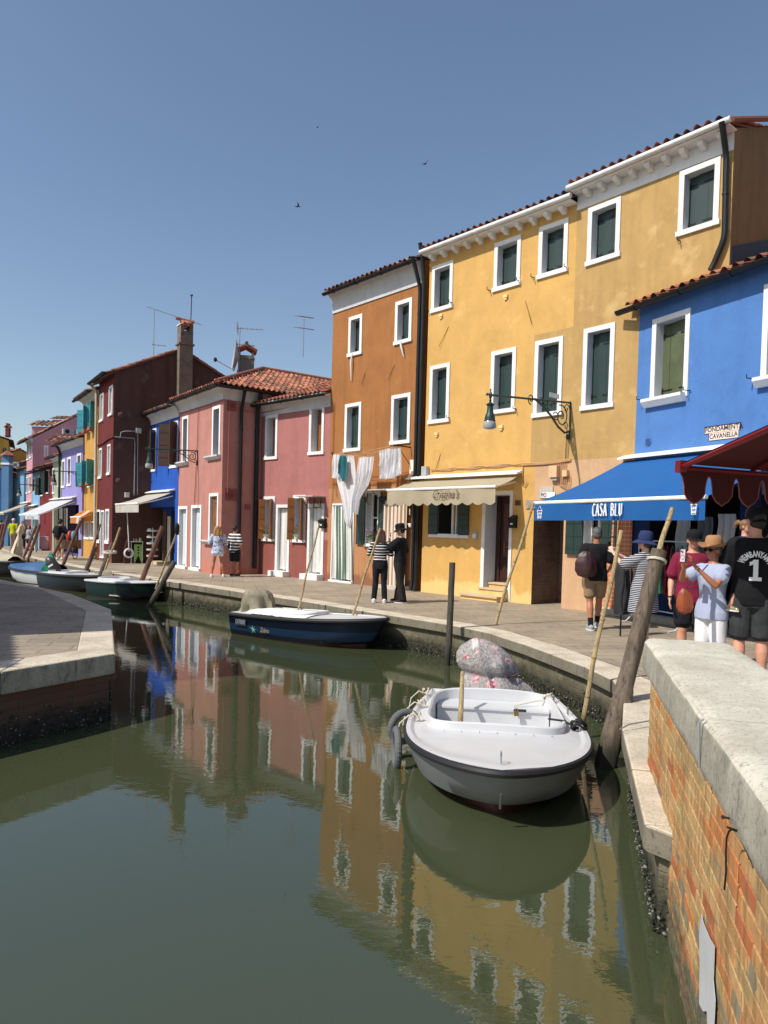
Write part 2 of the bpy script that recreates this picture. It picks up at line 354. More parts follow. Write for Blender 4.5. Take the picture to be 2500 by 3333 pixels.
tag(wl.build('quay_wall'),kind='structure')
# shells, weed and mud clinging along the tide line of the quay walls
WEED=[flat('tide_weed_dark',(.012,.014,.008),.8,var=.4,scale=20),flat('tide_weed_green',(.03,.035,.015),.8,var=.4,scale=20),flat('oyster_shell',(.20,.19,.16),.7,var=.4,scale=20)]
wd=MB(); rnd=random.Random(3)
def clump(P,r,m):
    M=Matrix.Rotation(rnd.uniform(0,6),3,'Z')@Matrix.Rotation(rnd.uniform(0,3),3,'X')
    wd.ell(P,r,r*rnd.uniform(.5,1),r*rnd.uniform(.3,.8),m,n=6,k=4,M=M)
for PL,sd,lim in ((EDGE,.075,17),(LE,-.045,6)):
    Q=offs(PL,sd)
    for i in range(min(lim,len(Q)-1)):
        a,b=Q[i],Q[i+1]; L=(b-a).length
        near = (PL is LE and i<3) or (PL is EDGE and i<11)
        for k in range(int(L*(330 if near else 60))):
            t=rnd.random(); p=a.lerp(b,t); z=ZW+abs(rnd.gauss(0,.09))*(1.4 if PL is LE else 1)-.03
            clump(V((p.x,p.y,z)),rnd.uniform(.005,.017)*(1 if near else 1.6),WEED[2] if rnd.random()<.16 else WEED[rnd.random()<.5])
tag(wd.build('tide_weed',ang=60,weld=False),kind='stuff',label='dark weed and oyster shells clinging along the waterline of the quay walls')
# ------------------------------------------------------------------ facades
class Fac:
    def __init__(s,P,ang=None,Q=None):
        s.P=V((P[0],P[1],0)); 
        s.u=(V((Q[0]-P[0],Q[1]-P[1],0)).normalized() if Q is not None else V((math.sin(R(ang)),-math.cos(R(ang)),0)))
        s.n=V((s.u.y,-s.u.x,0)); s.n = s.n if s.n.dot(-s.P)>0 else -s.n
        s.holes=[]
    def at(s,k,x,y):
        d=px(k,x,y); o=V((0,0,CZ)); t=(s.P-o).dot(s.n)/d.dot(s.n); p=o+d*t
        return (p-s.P).dot(s.u), p.z
    def p(s,u,z,o=0): return s.P+s.u*u+s.n*o+V((0,0,z))
    def U(s,k,x,y): return s.at(k,x,y)[0]
    def Z(s,k,x,y): return s.at(k,x,y)[1]
UP=V((0,0,1))
def wall_mesh(mb,F,u0,u1,z0,z1,m,holes=None,out=0):
    holes=[h for h in (F.holes if holes is None else holes) if h[1]>u0 and h[0]<u1 and h[3]>z0 and h[2]<z1]
    us=sorted(set([u0,u1]+[max(u0,min(u1,x)) for h in holes for x in h[:2]])); zs=sorted(set([z0,z1]+[max(z0,min(z1,x)) for h in holes for x in h[2:4]]))
    for a,b in zip(us,us[1:]):
        for c,d in zip(zs,zs[1:]):
            if b-a<1e-4 or d-c<1e-4: continue
            mu,mz=(a+b)/2,(c+d)/2
            if any(h[0]<mu<h[1] and h[2]<mz<h[3] for h in holes): continue
            mb.quad(F.p(a,c,out),F.p(b,c,out),F.p(b,d,out),F.p(a,d,out),m)
def fbox(mb,F,u0,u1,z0,z1,o0,o1,m): mb.box(F.p(u0,z0,o0),F.u*(u1-u0),UP*(z1-z0),F.n*(o1-o0),m)
def leafs(par,F,a,b,c,d,dep,m,strap=True,fold=.5,name='shutter'):
    mid=a+(b-a)*fold
    for (x0,x1,dd) in ((a,mid,dep),(mid,b,dep-.025)):
        s=MB(); fbox(s,F,x0+.004,x1-.004,c+.006,d-.008,-dd-.035,-dd,m)
        nb=max(1,round((x1-x0)/.16))
        for q in range(1,nb): fbox(s,F,x0+(x1-x0)*q/nb-.004,x0+(x1-x0)*q/nb+.004,c+.01,d-.012,-dd,-dd+.002,IRON)
        if strap:
            for zz in (c+(d-c)*.14,d-(d-c)*.16):
                L=(x1-x0)*.7; xa=x0+.01 if x0==a else x1-.01-L
                fbox(s,F,xa,xa+L,zz-.014,zz+.014,-dd+.002,-dd+.010,IRON)
                fbox(s,F,(xa if x0==a else xa+L-.03),(xa+.03 if x0==a else xa+L),zz-.05,zz+.05,-dd+.010,-dd+.02,IRON)
        s.build(name,par)
def window(F,H,TL,BR,fw=.105,sill=.10,dep=.19,shut=GREEN,kind='in',fold=.42,wd=None,sillout=.05,frame=WHITE,top=True):
    u0,z1=F.at(*TL); u1,z0=F.at(*BR)
    if wd: u1=u0+wd
    a,b,c,d=u0+fw,u1-fw,z0+sill,z1-fw
    F.holes.append((a,b,c,d))
    m=MB()
    m.quad(F.p(a,c,-.001),F.p(a,d,-.001),F.p(a,d,-dep-.1),F.p(a,c,-dep-.1),REVEAL); m.quad(F.p(b,c,-.001),F.p(b,c,-dep-.1),F.p(b,d,-dep-.1),F.p(b,d,-.001),REVEAL)
    m.quad(F.p(a,d,-.001),F.p(b,d,-.001),F.p(b,d,-dep-.1),F.p(a,d,-dep-.1),REVEAL); m.quad(F.p(a,c,-.001),F.p(a,c,-dep-.1),F.p(b,c,-dep-.1),F.p(b,c,-.001),frame)
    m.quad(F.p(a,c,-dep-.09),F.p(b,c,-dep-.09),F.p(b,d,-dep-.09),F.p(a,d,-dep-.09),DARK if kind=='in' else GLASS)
    w=m.build('window',H,ang=0)
    f=MB(); o=.028
    fbox(f,F,u0,a,c,z1,.001,o,frame); fbox(f,F,b,u1,c,z1,.001,o,frame); fbox(f,F,a,b,d,z1,.001,o,frame); f.build('frame',w,ang=0)
    s=MB(); e=.03 if sillout>.03 else 0; fbox(s,F,u0-e,u1+e,z0,c,.001,sillout,frame); s.build('sill',w,ang=0)
    if fold==.42: fold=.42+random.uniform(-.12,.10)
    if kind=='in' and shut: leafs(w,F,a,b,c,d,dep,shut,fold=fold)
    if kind=='glass':
        g=MB(); mid=(a+b)/2
        for x in (a,mid-.025,b-.05): fbox(g,F,x,x+.05,c,d,-dep-.05,-dep,frame)
        for zz in (c,(c+d)/2,d-.05): fbox(g,F,a+.05,b-.05,zz,zz+.04,-dep-.045,-dep-.005,frame)
        g.build('sash',w,ang=0)
    if kind=='open' and shut:       # leaves folded back against the wall
        L=(b-a)*.56
        for sgn,x in ((-1,a),(1,b)):
            q=MB(); dr=(F.u*sgn*.55+F.n*.83).normalized()*L
            nn=dr.cross(UP).normalized()*.03
            q.box(F.p(x,c-.02,.03),dr,UP*(d-c+.03),nn,shut)
            for zz in (c+(d-c)*.2,c+(d-c)*.5,c+(d-c)*.8): q.box(F.p(x,zz,.03)-nn*.35+dr*.05,dr*.9,UP*.02,nn*1.7,shut)
            q.build('shutter',w,ang=0)
    return w,(a,b,c,d)
def tile_roof(mb,O,U,S,Wd,L,mats,pitch=.2,row=.34,mask=None,h=.055,seg=4,rn=None):
    O,U,S=V(O),V(U),V(S); N=U.cross(S).normalized(); N=N if N.z>0 else -N
    rn=rn or random.Random(11); nc=max(1,round(Wd/pitch)); pw=Wd/nc; nr=max(1,round(L/row)); rl=L/nr
    for j in range(nr):
        for i in range(nc):
            cen=O+U*(i+.5)*pw+S*(j+.5)*rl
            if mask and not mask(cen): continue
            m=mats[min(len(mats)-1,int(rn.random()**1.3*len(mats)))]; im=mb.mi(m)
            j0=rn.uniform(-.012,.012); dz=rn.uniform(-.006,.006)
            for kind in (0,1):
                prev=None
                for q in range(seg+1):
                    t=q/seg
                    if kind==0: uu=i*pw+pw*.66*t; hh=math.sin(math.pi*t)*h+.012
                    else: uu=i*pw+pw*.60+pw*.46*t; hh=-math.sin(math.pi*t)*h*.45+.006
                    a=O+U*uu+S*(j*rl-.02+j0)+N*(hh+.03+dz); b=O+U*uu+S*((j+1)*rl+.01)+N*(hh+dz)
                    k=len(mb.v); mb.v+=[a,b]
                    if prev is not None: mb.f.append((prev,k,k+1,prev+1)); mb.m.append(im)
                    prev=k
def gutter(mb,a,b,r,m,out,drop=0,n=6):
    a,b=V(a),V(b); u=(b-a).normalized(); o=V(out).normalized(); prev=None; i=mb.mi(m)
    for s_,rr in ((1,r),(-1,r*.9)):
        prev=None
        for k in range(n+1):
            an=math.pi*k/n; off=o*(-math.cos(an)*rr)-UP*math.sin(an)*rr
            k0=len(mb.v); mb.v+=[a+off,b+off]
            if prev is not None: mb.f.append((prev,k0,k0+1,prev+1)); mb.m.append(i)
            prev=k0
    for e in (a,b):
        mb.poly([e+o*(-math.cos(math.pi*k/n)*r)-UP*math.sin(math.pi*k/n)*r for k in range(n+1)],m)
    L=(b-a).length; q=.5
    while q<L: 
        c=a+u*q; mb.tube([c+o*(-math.cos(math.pi*k/n)*(r+.006))-UP*math.sin(math.pi*k/n)*(r+.006) for k in range(n+1)],.012,m,n=4); q+=1.1
def house(name,F,u0,u1,H,label,matw,depth=6,pitch=20,eave=.30,mats=DTILES,cornice=None,gut=GUT,ridge=None,zbase=-.05,sidemat=None,walls=None,tp=.2,cmat=None,lift=0):
    """body + roof; windows must be registered on F before calling build_house"""
    return dict(name=name,F=F,u0=u0,u1=u1,H=H,depth=depth,pitch=pitch,eave=eave,mats=mats,cornice=cornice,gut=gut,matw=matw,zb=zbase,side=sidemat or matw,walls=walls,tp=tp,cmat=cmat,lift=lift,
                E=thing(name,F.p(u0,0),label,'house'))
def build_house(h):
    F,E=h['F'],h['E']; u0,u1,H,dp=h['u0'],h['u1'],h['H'],h['depth']; zb=h['zb']
    w=MB()
    if h['walls']:
        for (a,b,c,d,m) in h['walls']: wall_mesh(w,F,a,b,c,d,m)
    else: wall_mesh(w,F,u0,u1,zb,H,h['matw'])
    tp=math.tan(R(h['pitch'])); rz=H+tp*dp/2
    for u,zb in ((u0,h['zb']),(u1,h.get('zside',h['zb']))): w.poly([F.p(u,zb,0),F.p(u,H,0),F.p(u,rz,-dp/2),F.p(u,H,-dp),F.p(u,zb,-dp)],h['side'])
    w.quad(F.p(u0,zb,-dp),F.p(u1,zb,-dp),F.p(u1,H,-dp),F.p(u0,H,-dp),h['matw'])
    w.build('wall',E,ang=0)
    r=MB(); H+=h['lift']; rz+=h['lift']; e=h['eave']; S=(-F.n+UP*tp).normalized(); O=F.p(u0,H+.10-tp*e,e); Ls=(dp/2+e)*math.sqrt(1+tp*tp)
    tile_roof(r,O,F.u,S,u1-u0,Ls,h['mats'],pitch=h['tp'])
    S2=(F.n+UP*tp).normalized(); O2=F.p(u0,H+.10-tp*e,-dp-e); tile_roof(r,O2,F.u,S2,u1-u0,Ls,h['mats'],pitch=h['tp'])
    r.prism([F.p(u0,H+.06-tp*e,e),F.p(u0,rz+.06,-dp/2),F.p(u0,H+.06-tp*e,-dp-e),F.p(u0,H+.02-tp*e,-dp-e),F.p(u0,rz+.0,-dp/2),F.p(u0,H+.02-tp*e,e)],F.u*(u1-u0),h['mats'][2])
    r.tube([F.p(u0,rz+.14,-dp/2),F.p(u1,rz+.14,-dp/2)],.09,h['mats'][0],n=8)
    r.build('roof',E,ang=50,weld=False); H-=h['lift']
    if h['cornice']:
        c=MB(); hh=h['cornice']; k=6; i=c.mi(h['cmat'] or SOFFIT); prev=None
        prof=[(0.003,H-hh),(.03,H-hh),(.03,H-hh+.04)]+[(.03+(e-.08)*(1-math.cos(math.pi/2*t/k)),H-hh+.04+(hh-.10)*math.sin(math.pi/2*t/k)) for t in range(1,k+1)]+[(e-.02,H-.04),(e-.02,H-.01),(0.003,H-.01)]
        c.prism([F.p(u0,z,o) for o,z in prof],F.u*(u1-u0),h['cmat'] or SOFFIT); c.build('cornice',E,ang=20)
    if h['gut']:
        gm=MB(); zz=H+.06-tp*e; gutter(gm,F.p(u0-.05,zz,e+.02),F.p(u1+.05,zz,e+.02),.075,h['gut'],F.n); gm.build('gutter',E)
    return E
def pipe(E,F,pts,r,m,name='drainpipe',n=10):
    q=MB(); P=[F.p(*x) for x in pts]; Q=[P[0]]
    for a,b,c in zip(P,P[1:],P[2:]):
        l=min((b-a).length,(c-b).length)*.35; l=min(l,.12)
        p0=b+(a-b).normalized()*l; p1=b+(c-b).normalized()*l
        Q+=[p0,(p0+p1+b*2)/4,p1]
    Q.append(P[-1]); q.tube(Q,r,m,n=n)
    for a,b in zip(P,P[1:]):
        L=(b-a).length; t=.7
        while t<L-.3:
            c=a+(b-a)*(t/L); d=(b-a).normalized()*.018; q.tube([c-d,c+d],r*1.16,m,n=n); t+=1.5
    return q.build(name,E)
def hitu(F,k,x,y,u):
    d=px(k,x,y); o=V((0,0,CZ)); t=(F.p(u,0)-o).dot(F.u)/d.dot(F.u); p=o+d*t
    return (p-F.P).dot(F.n), p.z
def ato(F,k,x,y,off):
    d=px(k,x,y); o=V((0,0,CZ)); t=(F.P+F.n*off-o).dot(F.n)/d.dot(F.n); p=o+d*t
    return (p-F.P).dot(F.u), p.z
FY=Fac((1.03,19.28),42.5)
YEL=plaster('yellow_render',s2l((232,182,98)),stain=s2l((206,160,88)),st=.3,patch=(s2l((240,204,140)),1.6,.60),lowz=(s2l((238,200,134)),.45))
OCH=plaster('ochre_render',s2l((206,166,100)),stain=s2l((168,132,82)),st=.5,patch=(s2l((220,188,132)),1.8,.56))
PEACH=plaster('peach_render',s2l((224,180,136)),stain=s2l((190,150,116)),st=.4)
ORG=plaster('burnt_orange_render',s2l((180,118,62)),stain=s2l((138,86,46)),st=.45,patch=(s2l((194,140,88)),1.5,.66))
ORGL=plaster('worn_orange_render',s2l((196,140,92)),stain=s2l((140,92,60)),st=.5,patch=(s2l((206,160,118)),1.6,.6),lowz=(s2l((128,84,66)),.35))
PK2=plaster('dusty_pink_render',s2l((190,122,116)),stain=s2l((150,92,88)),st=.35)
PK2L=plaster('dusty_red_render',s2l((160,92,82)),stain=s2l((126,68,60)),st=.35,patch=(s2l((206,150,140)),2.2,.70))
PK1=plaster('salmon_pink_render',s2l((200,138,124)),stain=s2l((178,108,94)),st=.4,patch=(s2l((212,150,136)),1.2,.66),lowz=(s2l((190,118,102)),.4))
BL2=plaster('cobalt_blue_render',s2l((22,88,190)),stain=s2l((18,66,150)),st=.3)
BURG=plaster('burgundy_render',s2l((116,44,42)),stain=s2l((84,26,28)),st=.5,patch=(s2l((158,84,78)),1.3,.66),lowz=(s2l((136,84,70)),.35))
BURGS=plaster('dark_burgundy_side_render',s2l((98,68,60)),stain=s2l((62,42,38)),st=.6,patch=(s2l((132,106,98)),1.8,.60))
YE3=plaster('old_yellow_render',s2l((214,160,70)),stain=s2l((170,112,54)),st=.5)
LIL=plaster('lilac_render',s2l((152,144,206)),stain=s2l((128,118,180)),st=.3)
SAGE=plaster('sage_green_render',s2l((166,174,146)),stain=s2l((132,140,118)),st=.3)
DRED=plaster('dark_red_render',s2l((128,44,46)),stain=s2l((90,34,36)),st=.4)
SKYB=plaster('pale_blue_render',s2l((128,180,218)),stain=s2l((98,150,190)),st=.3)
ROSE=plaster('rose_render',s2l((214,158,168)),stain=s2l((180,124,136)),st=.4)
FARB=plaster('steel_blue_render',s2l((96,142,186)),stain=s2l((74,112,156)),st=.3)
FARY=plaster('mustard_render',s2l((206,158,60)),stain=s2l((160,118,50)),st=.4)
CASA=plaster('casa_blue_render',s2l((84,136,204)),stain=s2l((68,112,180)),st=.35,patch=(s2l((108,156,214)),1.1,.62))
CASALOW=plaster('shade_darkened_blue_render',s2l((24,52,100)),stain=s2l((18,38,78)),st=.35)  # lower shop wall: shade under the awning put into the colour
# ---- yellow + ochre terrace
uW=FY.U('g',1185,1550)                        # alley jamb
uB=FY.U('h',765,500)                          # boundary, upper floors
uBl=FY.U('v',880,900)
Yb=FY.p(uB,0)
FO=Fac((Yb.x,Yb.y),39.5)
Hy=ato(FY,'h',30,752,.33)[1]-.045
zlow=FY.Z('v',870,1190)
hy=house('yellow_house',FY,0,uB,Hy,'tall warm yellow house with white window trim and a row of white cornice brackets',YEL,depth=8,eave=.32,mats=DTILES,gut=None,pitch=17,lift=.11)
E=hy['E']
for TL,BR in (((85,822),(177,1012)),((378,712),(495,905)),((587,637),(716,842))): window(FY,E,('h',*TL),('h',*BR))
for TL,BR in (((75,1288),(160,1548)),((363,1220),(470,1500)),((568,1172),(688,1515))): window(FY,E,('h',*TL),('h',*BR))
w_,r_=window(FY,E,('g',290,590),('g',618,975),fw=.02,sill=.10,kind='none',shut=None)
a,b,c,d=r_; ql=MB(); mid=(a+b)/2                      # half open shutters, dark room behind, white casement
for x0,x1 in ((a-.06,a+(b-a)*.22),(b-(b-a)*.22,b+.06)):
    q=MB(); fbox(q,FY,x0,x1,c-.02,d,.03,.065,GREEN)
    for t in (.2,.5,.8): fbox(q,FY,x0,x1,c+(d-c)*t,c+(d-c)*t+.02,.065,.07,IRON)
    q.build('shutter',w_,ang=0)
q=MB(); fbox(q,FY,mid-.06,mid+.01,c,d,-.2,-.15,WHITE); fbox(q,FY,mid+.08,mid+.12,c,d,-.2,-.15,WHITE); q.build('sash',w_,ang=0)
# deep doorway with steps
ZD=FY.Z('g',760,550)
a=FY.U('g',760,1000); b=FY.U('g',990,1000); zs=FY.Z('g',985,1310)
zs=.42; FY.holes.append((a+.04,b,0,ZD-.1))
q=MB(); dp=.42
q.quad(FY.p(a+.04,0,-.001),FY.p(a+.04,ZD-.1,-.001),FY.p(a+.04,ZD-.1,-dp),FY.p(a+.04,0,-dp),REVEAL); q.quad(FY.p(b,0,-.001),FY.p(b,0,-dp),FY.p(b,ZD-.1,-dp),FY.p(b,ZD-.1,-.001),REVEAL)
q.quad(FY.p(a,ZD-.1,-.001),FY.p(b,ZD-.1,-.001),FY.p(b,ZD-.1,-dp),FY.p(a,ZD-.1,-dp),REVEAL)
WOODD=flat('dark_brown_door_wood',s2l((58,34,30)),.35,var=.25,scale=3)
WOODP=flat('door_panel_wood',s2l((92,62,66)),.3,var=.2,scale=3)
dr=q.build('doorway',E,ang=0)
q=MB(); fbox(q,FY,a-.06,a+.04,0,ZD,.001,.03,WHITE); fbox(q,FY,b,b+.08,0,ZD,.001,.03,WHITE); fbox(q,FY,a+.04,b,ZD-.1,ZD,.001,.03,WHITE); q.build('frame',dr,ang=0)
q=MB(); m_=a+(b-a)*.06
fbox(q,FY,a+.04,b,zs,ZD-.1,-dp-.06,-dp+.0,WOODD); fbox(q,FY,a+.12,a+.2,zs,ZD-.15,-dp+.001,-dp+.03,WOODD)
for z0,z1 in ((zs+.1,zs+.55),(zs+.65,ZD-.3)): fbox(q,FY,a+.3,b-.1,z0,z1,-dp+.001,-dp+.02,WOODP if z0>zs+.5 else WOODD)
door=q.build('door',E,ang=0)
BRASS=flat('worn_brass',s2l((150,120,60)),.35,metal=.8,bmp=0)
q=MB(); fbox(q,FY,a+.33,a+.37,zs+.75,zs+1.0,-dp+.03,-dp+.045,BRASS); q.tube([FY.p(a+.35,zs+.9,-dp+.03),FY.p(a+.35,zs+.9,-dp+.08),FY.p(a+.46,zs+.9,-dp+.08)],.012,BRASS); q.build('handle',door)
STEPS=plaster('step_stone',s2l((222,196,160)),stain=s2l((190,160,130)),st=.4)
q=MB()
fbox(q,FY,a+.0+.04,b,0,.42-.04,-dp,-.16,YEL); fbox(q,FY,a+.03,b,.38,.42,-dp,-.13,STEPS)
fbox(q,FY,a-.0,b,0,.26,-.159,.14,YEL); fbox(q,FY,a-.05,b+.02,.26,.30,-.158,.17,STEPS)
fbox(q,FY,a-.35,b+.0,0,.09,.001,.42,YEL); fbox(q,FY,a-.40,b+.04,.09,.13,.001,.47,STEPS)
q.build('doorstep',E,ang=0)
hy['walls']=[(0,uBl,-.05,zlow,YEL),(0,uB,zlow,FY.Z('h',660,1075),YEL),(0,uB,FY.Z('h',660,1075),Hy,YEL)]
zpatch=FY.Z('h',660,1120)
# the ochre patch round the third mid-floor window belongs to the wall of the ochre house
uP=FY.U('h',562,1160)
hy['walls']=[(0,uW,-.05,zlow,YEL),(0,uP,zlow,zpatch,YEL),(0,uB,zpatch,Hy,YEL)]
build_house(hy)
def corbels(F,E,u0,u1,zt,n,o=.22,m=WHITE):
    for k in range(n):
        u=u0+(u1-u0)*(k+.5)/n; q=MB()
        q.prism([F.p(u-.05,zt,.002),F.p(u-.05,zt,o),F.p(u-.05,zt-.05,o+.01),F.p(u-.05,zt-.10,o*.9),F.p(u-.05,zt-.11,o*.55),F.p(u-.05,zt-.14,o*.35),F.p(u-.05,zt-.15,.002)],F.u*.10,m)
        q.build('bracket',E,ang=0)
def whitegutter(F,E,u0,u1,z,o):
    q=MB(); q.prism([F.p(u0,z+.03,.0+.003),F.p(u0,z+.03,o),F.p(u0,z,o),F.p(u0,z,.003)],F.u*(u1-u0),WHITE); q.build('cornice',E,ang=0)
    q=MB(); q.tube([F.p(u0-.04,z+.075,o+.04),F.p(u1+.04,z+.075,o+.04)],.055,GUTW,n=12); q.build('gutter',E)
whitegutter(FY,E,-.02,uB,Hy-.02,.29); corbels(FY,E,.0,uB-.1,Hy-.021,11)
# small drips, hooks and cable cleats on the wall
YPAD=flat('painted_cleat',s2l((236,206,150)),.7)
for (x,y) in ((125,1052),(430,962),(105,1607),(408,1575)):
    u,z=FY.at('h',x,y); q=MB(); fbox(q,FY,u-.06,u+.06,z-.02,z+.05,.001,.05,YPAD); fbox(q,FY,u-.035,u+.035,z-.07,z-.02,.001,.035,YPAD); q.build('cleat',E,ang=0)
def hook(F,E,u,z,L=.14,s=1):
    q=MB(); q.tube([F.p(u,z,0),F.p(u,z,L),F.p(u,z+.06,L)],.010,IRON,n=5); q.tube([F.p(u,z,.03),F.p(u-.05*s,z,.03)],.008,IRON,n=5); q.build('shutter_catch',E)
for (x,y) in ((68,1025),(178,990),(356,932),(495,888),(562,872),(718,825),(165,1530),(478,1488)): hook(FY,E,*FY.at('h',x,y))
q=MB(); u,z=FY.at('g',685,948); fbox(q,FY,u-.07,u+.07,z-.10,z+.10,.001,.03,GREYPIPE); fbox(q,FY,u-.045,u+.045,z-.06,z+.04,.03,.06,WHITE); q.build('doorbell_plate',E,ang=0)
# ---- ochre house
uE=FO.U('h',1500,240)
Ho=(ato(FO,'h',800,412,.34)[1]+ato(FO,'h',1490,130,.34)[1])/2-.045
ho=house('ochre_house',FO,0,uE,Ho+.05,'ochre upper house with peach ground floor, white frieze under the eave and tiled edge',OCH,depth=9,eave=.34,mats=TILES,gut=None,pitch=15,tp=.2,lift=.045)
E=ho['E']
Z1=min(FO.Z('h',1470,275),FO.Z('h',780,520))
for TL,BR in (((818,548),(962,772)),((1247,375),(1427,622)),((797,1114),(930,1478))): window(FO,E,('h',*TL),('h',*BR))
zl2=FO.Z('i',0,1925)
uPe=FO.U('j',262,1190)
# peach window and curtained door
FO.holes.append((uPe-20,uPe,-1,2.42))
w_,r_=window(FO,E,('j',418,570),('j',545,868),fw=.03,sill=.09,kind='glass',frame=WHITE)
a,b,c,d=r_
uS0=FO.U('j',305,700)
for x0,x1 in ((uS0,a-.01),(b+.01,b+(a-uS0)*.8)):
    q=MB(); fbox(q,FO,x0,x1,c-.03,d+.02,.04,.075,GREEN)
    fbox(q,FO,(x0+x1)/2-.006,(x0+x1)/2+.006,c-.03,d+.02,.075,.078,IRON)
    for t in (.12,.45,.8): fbox(q,FO,x0+.01,x1-.01,c+(d-c)*t,c+(d-c)*t+.03,.075,.085,GREEN)
    q.build('shutter',w_,ang=0)
uc0,uc1=FO.U('j',580,900),FO.U('j',742,900)
uC=FO.U('i',458,1880); zcut=FO.Z('i',505,560)-.35
ho['walls']=[(uPe,uC,-.05,zl2,PEACH),(0,uC,zl2,zcut,OCH),(0,uE,zcut,Z1,OCH),(0,uE,Z1,Ho+.05,WHITE)]
ho['zside']=zcut
build_house(ho)
q=MB(); zz=-.0
# remaining skin on the FY plane: ochre patch, peach strip over the alley, alley jambs
q=MB(); ALZ=FY.Z('g',1300,655)
wall_mesh(q,FY,uP,uB,zlow,zpatch,OCH)
hA=[(uW,20,-1,ALZ)]
wall_mesh(q,FY,uW,uB,ALZ,zlow,PEACH,holes=[])
q.build('wall',E,ang=0)
q=MB()
wall_mesh(q,FO,0,uPe,ALZ+.0,zl2,PEACH,holes=[]); q.build('wall',E,ang=0)
if uB<FO.p(0,0).length*0: pass
whitegutter(FO,E,0,uE+.04,Ho-.02,.30); corbels(FO,E,.15,uE,Ho-.021,9)
q=MB(); fbox(q,FO,-.0,uE,Z1-.03,Z1+.04,.002,.02,WHITE); q.build('frieze_band',E,ang=0)
hook(FO,E,*FO.at('h',1248,700)); 
# alley recess
aw=MB(); 
pA=FY.p(uW,0,0); pB=FO.p(uPe,0,0); n_=-FY.n
back=1.1
for (z0,z1) in ((-.05,ALZ),):
    aw.quad(pA+UP*z0,pA+UP*z1,pA+n_*back+UP*z1,pA+n_*back+UP*z0,ALLEYBRICK); aw.quad(pB+UP*z0,pB+n_*back+UP*z0,pB+n_*back+UP*z1,pB+UP*z1,ALLEYBRICK)
    aw.quad(pA+n_*back+UP*z0,pA+n_*back+UP*z1,pB+n_*back+UP*z1,pB+n_*back+UP*z0,ALLEYBRICK); aw.quad(pA+UP*z1,pB+UP*z1,pB+n_*back+UP*z1,pA+n_*back+UP*z1,ALLEYBRICK)
aw.build('alley_passage',E,ang=0)
q=MB(); q.prism([pA+UP*(ALZ-.13)-FY.u*.22,pA+UP*(ALZ+.07)-FY.u*.22,pA+UP*(ALZ+.07)+FY.u*.5,pA+UP*(ALZ-.13)+FY.u*.5],FY.n*.03,ISTRIA); q.build('lintel',E,ang=0)
pm=(pA+n_*(back-.07)).lerp(pB+n_*(back-.07),.62); q=MB(); q.tube([pm,pm+UP*1.0],.04,GREYPIPE,n=8); q.tube([pm+UP*.98,pm+UP*1.06],.055,GREYPIPE,n=8); q.tube([pm+UP*1.0,pm+UP*2.3],.035,GREYPIPE,n=8); q.build('drainpipe',E)
# wall sign fragment above the alley
def text_obj(txt,size,m,depth=.004,name='lettering',parent=None,align='CENTER',font=None,M=None,sx=1,shear=0,bold=0,space=1):
    cu=D.curves.new('t','FONT'); cu.body=txt; cu.size=size; cu.align_x=align; cu.align_y='CENTER'; cu.extrude=depth; cu.shear=shear; cu.offset=bold; cu.space_character=space; cu.resolution_u=3
    o=D.objects.new('t',cu); COL.objects.link(o); dg=bpy.context.evaluated_depsgraph_get(); dg.update(); me=D.meshes.new_from_object(o.evaluated_get(dg)); D.objects.remove(o); D.curves.remove(cu)
    root=parent
    while root is not None and root.parent is not None: root=root.parent
    off=root.location if root else V((0,0,0))
    for v in me.vertices:
        p=V((v.co.x*sx,v.co.y,v.co.z)); p=M@p if M else p; v.co=p-off
    me.materials.clear(); me.materials.append(m); me.name=name
    ob=D.objects.new(name,me); COL.objects.link(ob); ob.parent=parent; return ob
def frameM(o,ux,uy):
    ux=V(ux).normalized(); uz=ux.cross(V(uy)).normalized(); uy=uz.cross(ux)
    M=Matrix((ux,uy,uz)).transposed().to_4x4(); M.translation=V(o); return M
BLACKP=flat('black_lettering',(.012,.012,.014),.6,bmp=0)
WHITEP=flat('white_print',(.82,.84,.85),.6,bmp=0,var=.03)
GREYSTONE=flat('weathered_sign_plaster',s2l((190,180,170)),.9,var=.2,scale=12)
u,z=FY.at('v',1025,1500); u2,z2=FY.at('v',1215,1660)
sg=thing('street_sign',FY.p(u,z2,0),'small weathered plaster street sign high on the peach wall, half hidden by the blue awning','sign')
q=MB(); fbox(q,FY,u,u2,z2,z,.002,.025,GREYSTONE); q.build('panel',sg,ang=0)
q=MB(); fbox(q,FY,u+.04,u2+.06,z2,z2+(z-z2)*.5,.025,.032,WHITE); q.build('plate',sg,ang=0)
text_obj('PIO',(z-z2)*.5,BLACKP,.003,'lettering',sg,'LEFT',M=frameM(FY.p(u+.05,z2+(z-z2)*.24,.036),FY.u,UP),sx=.75)
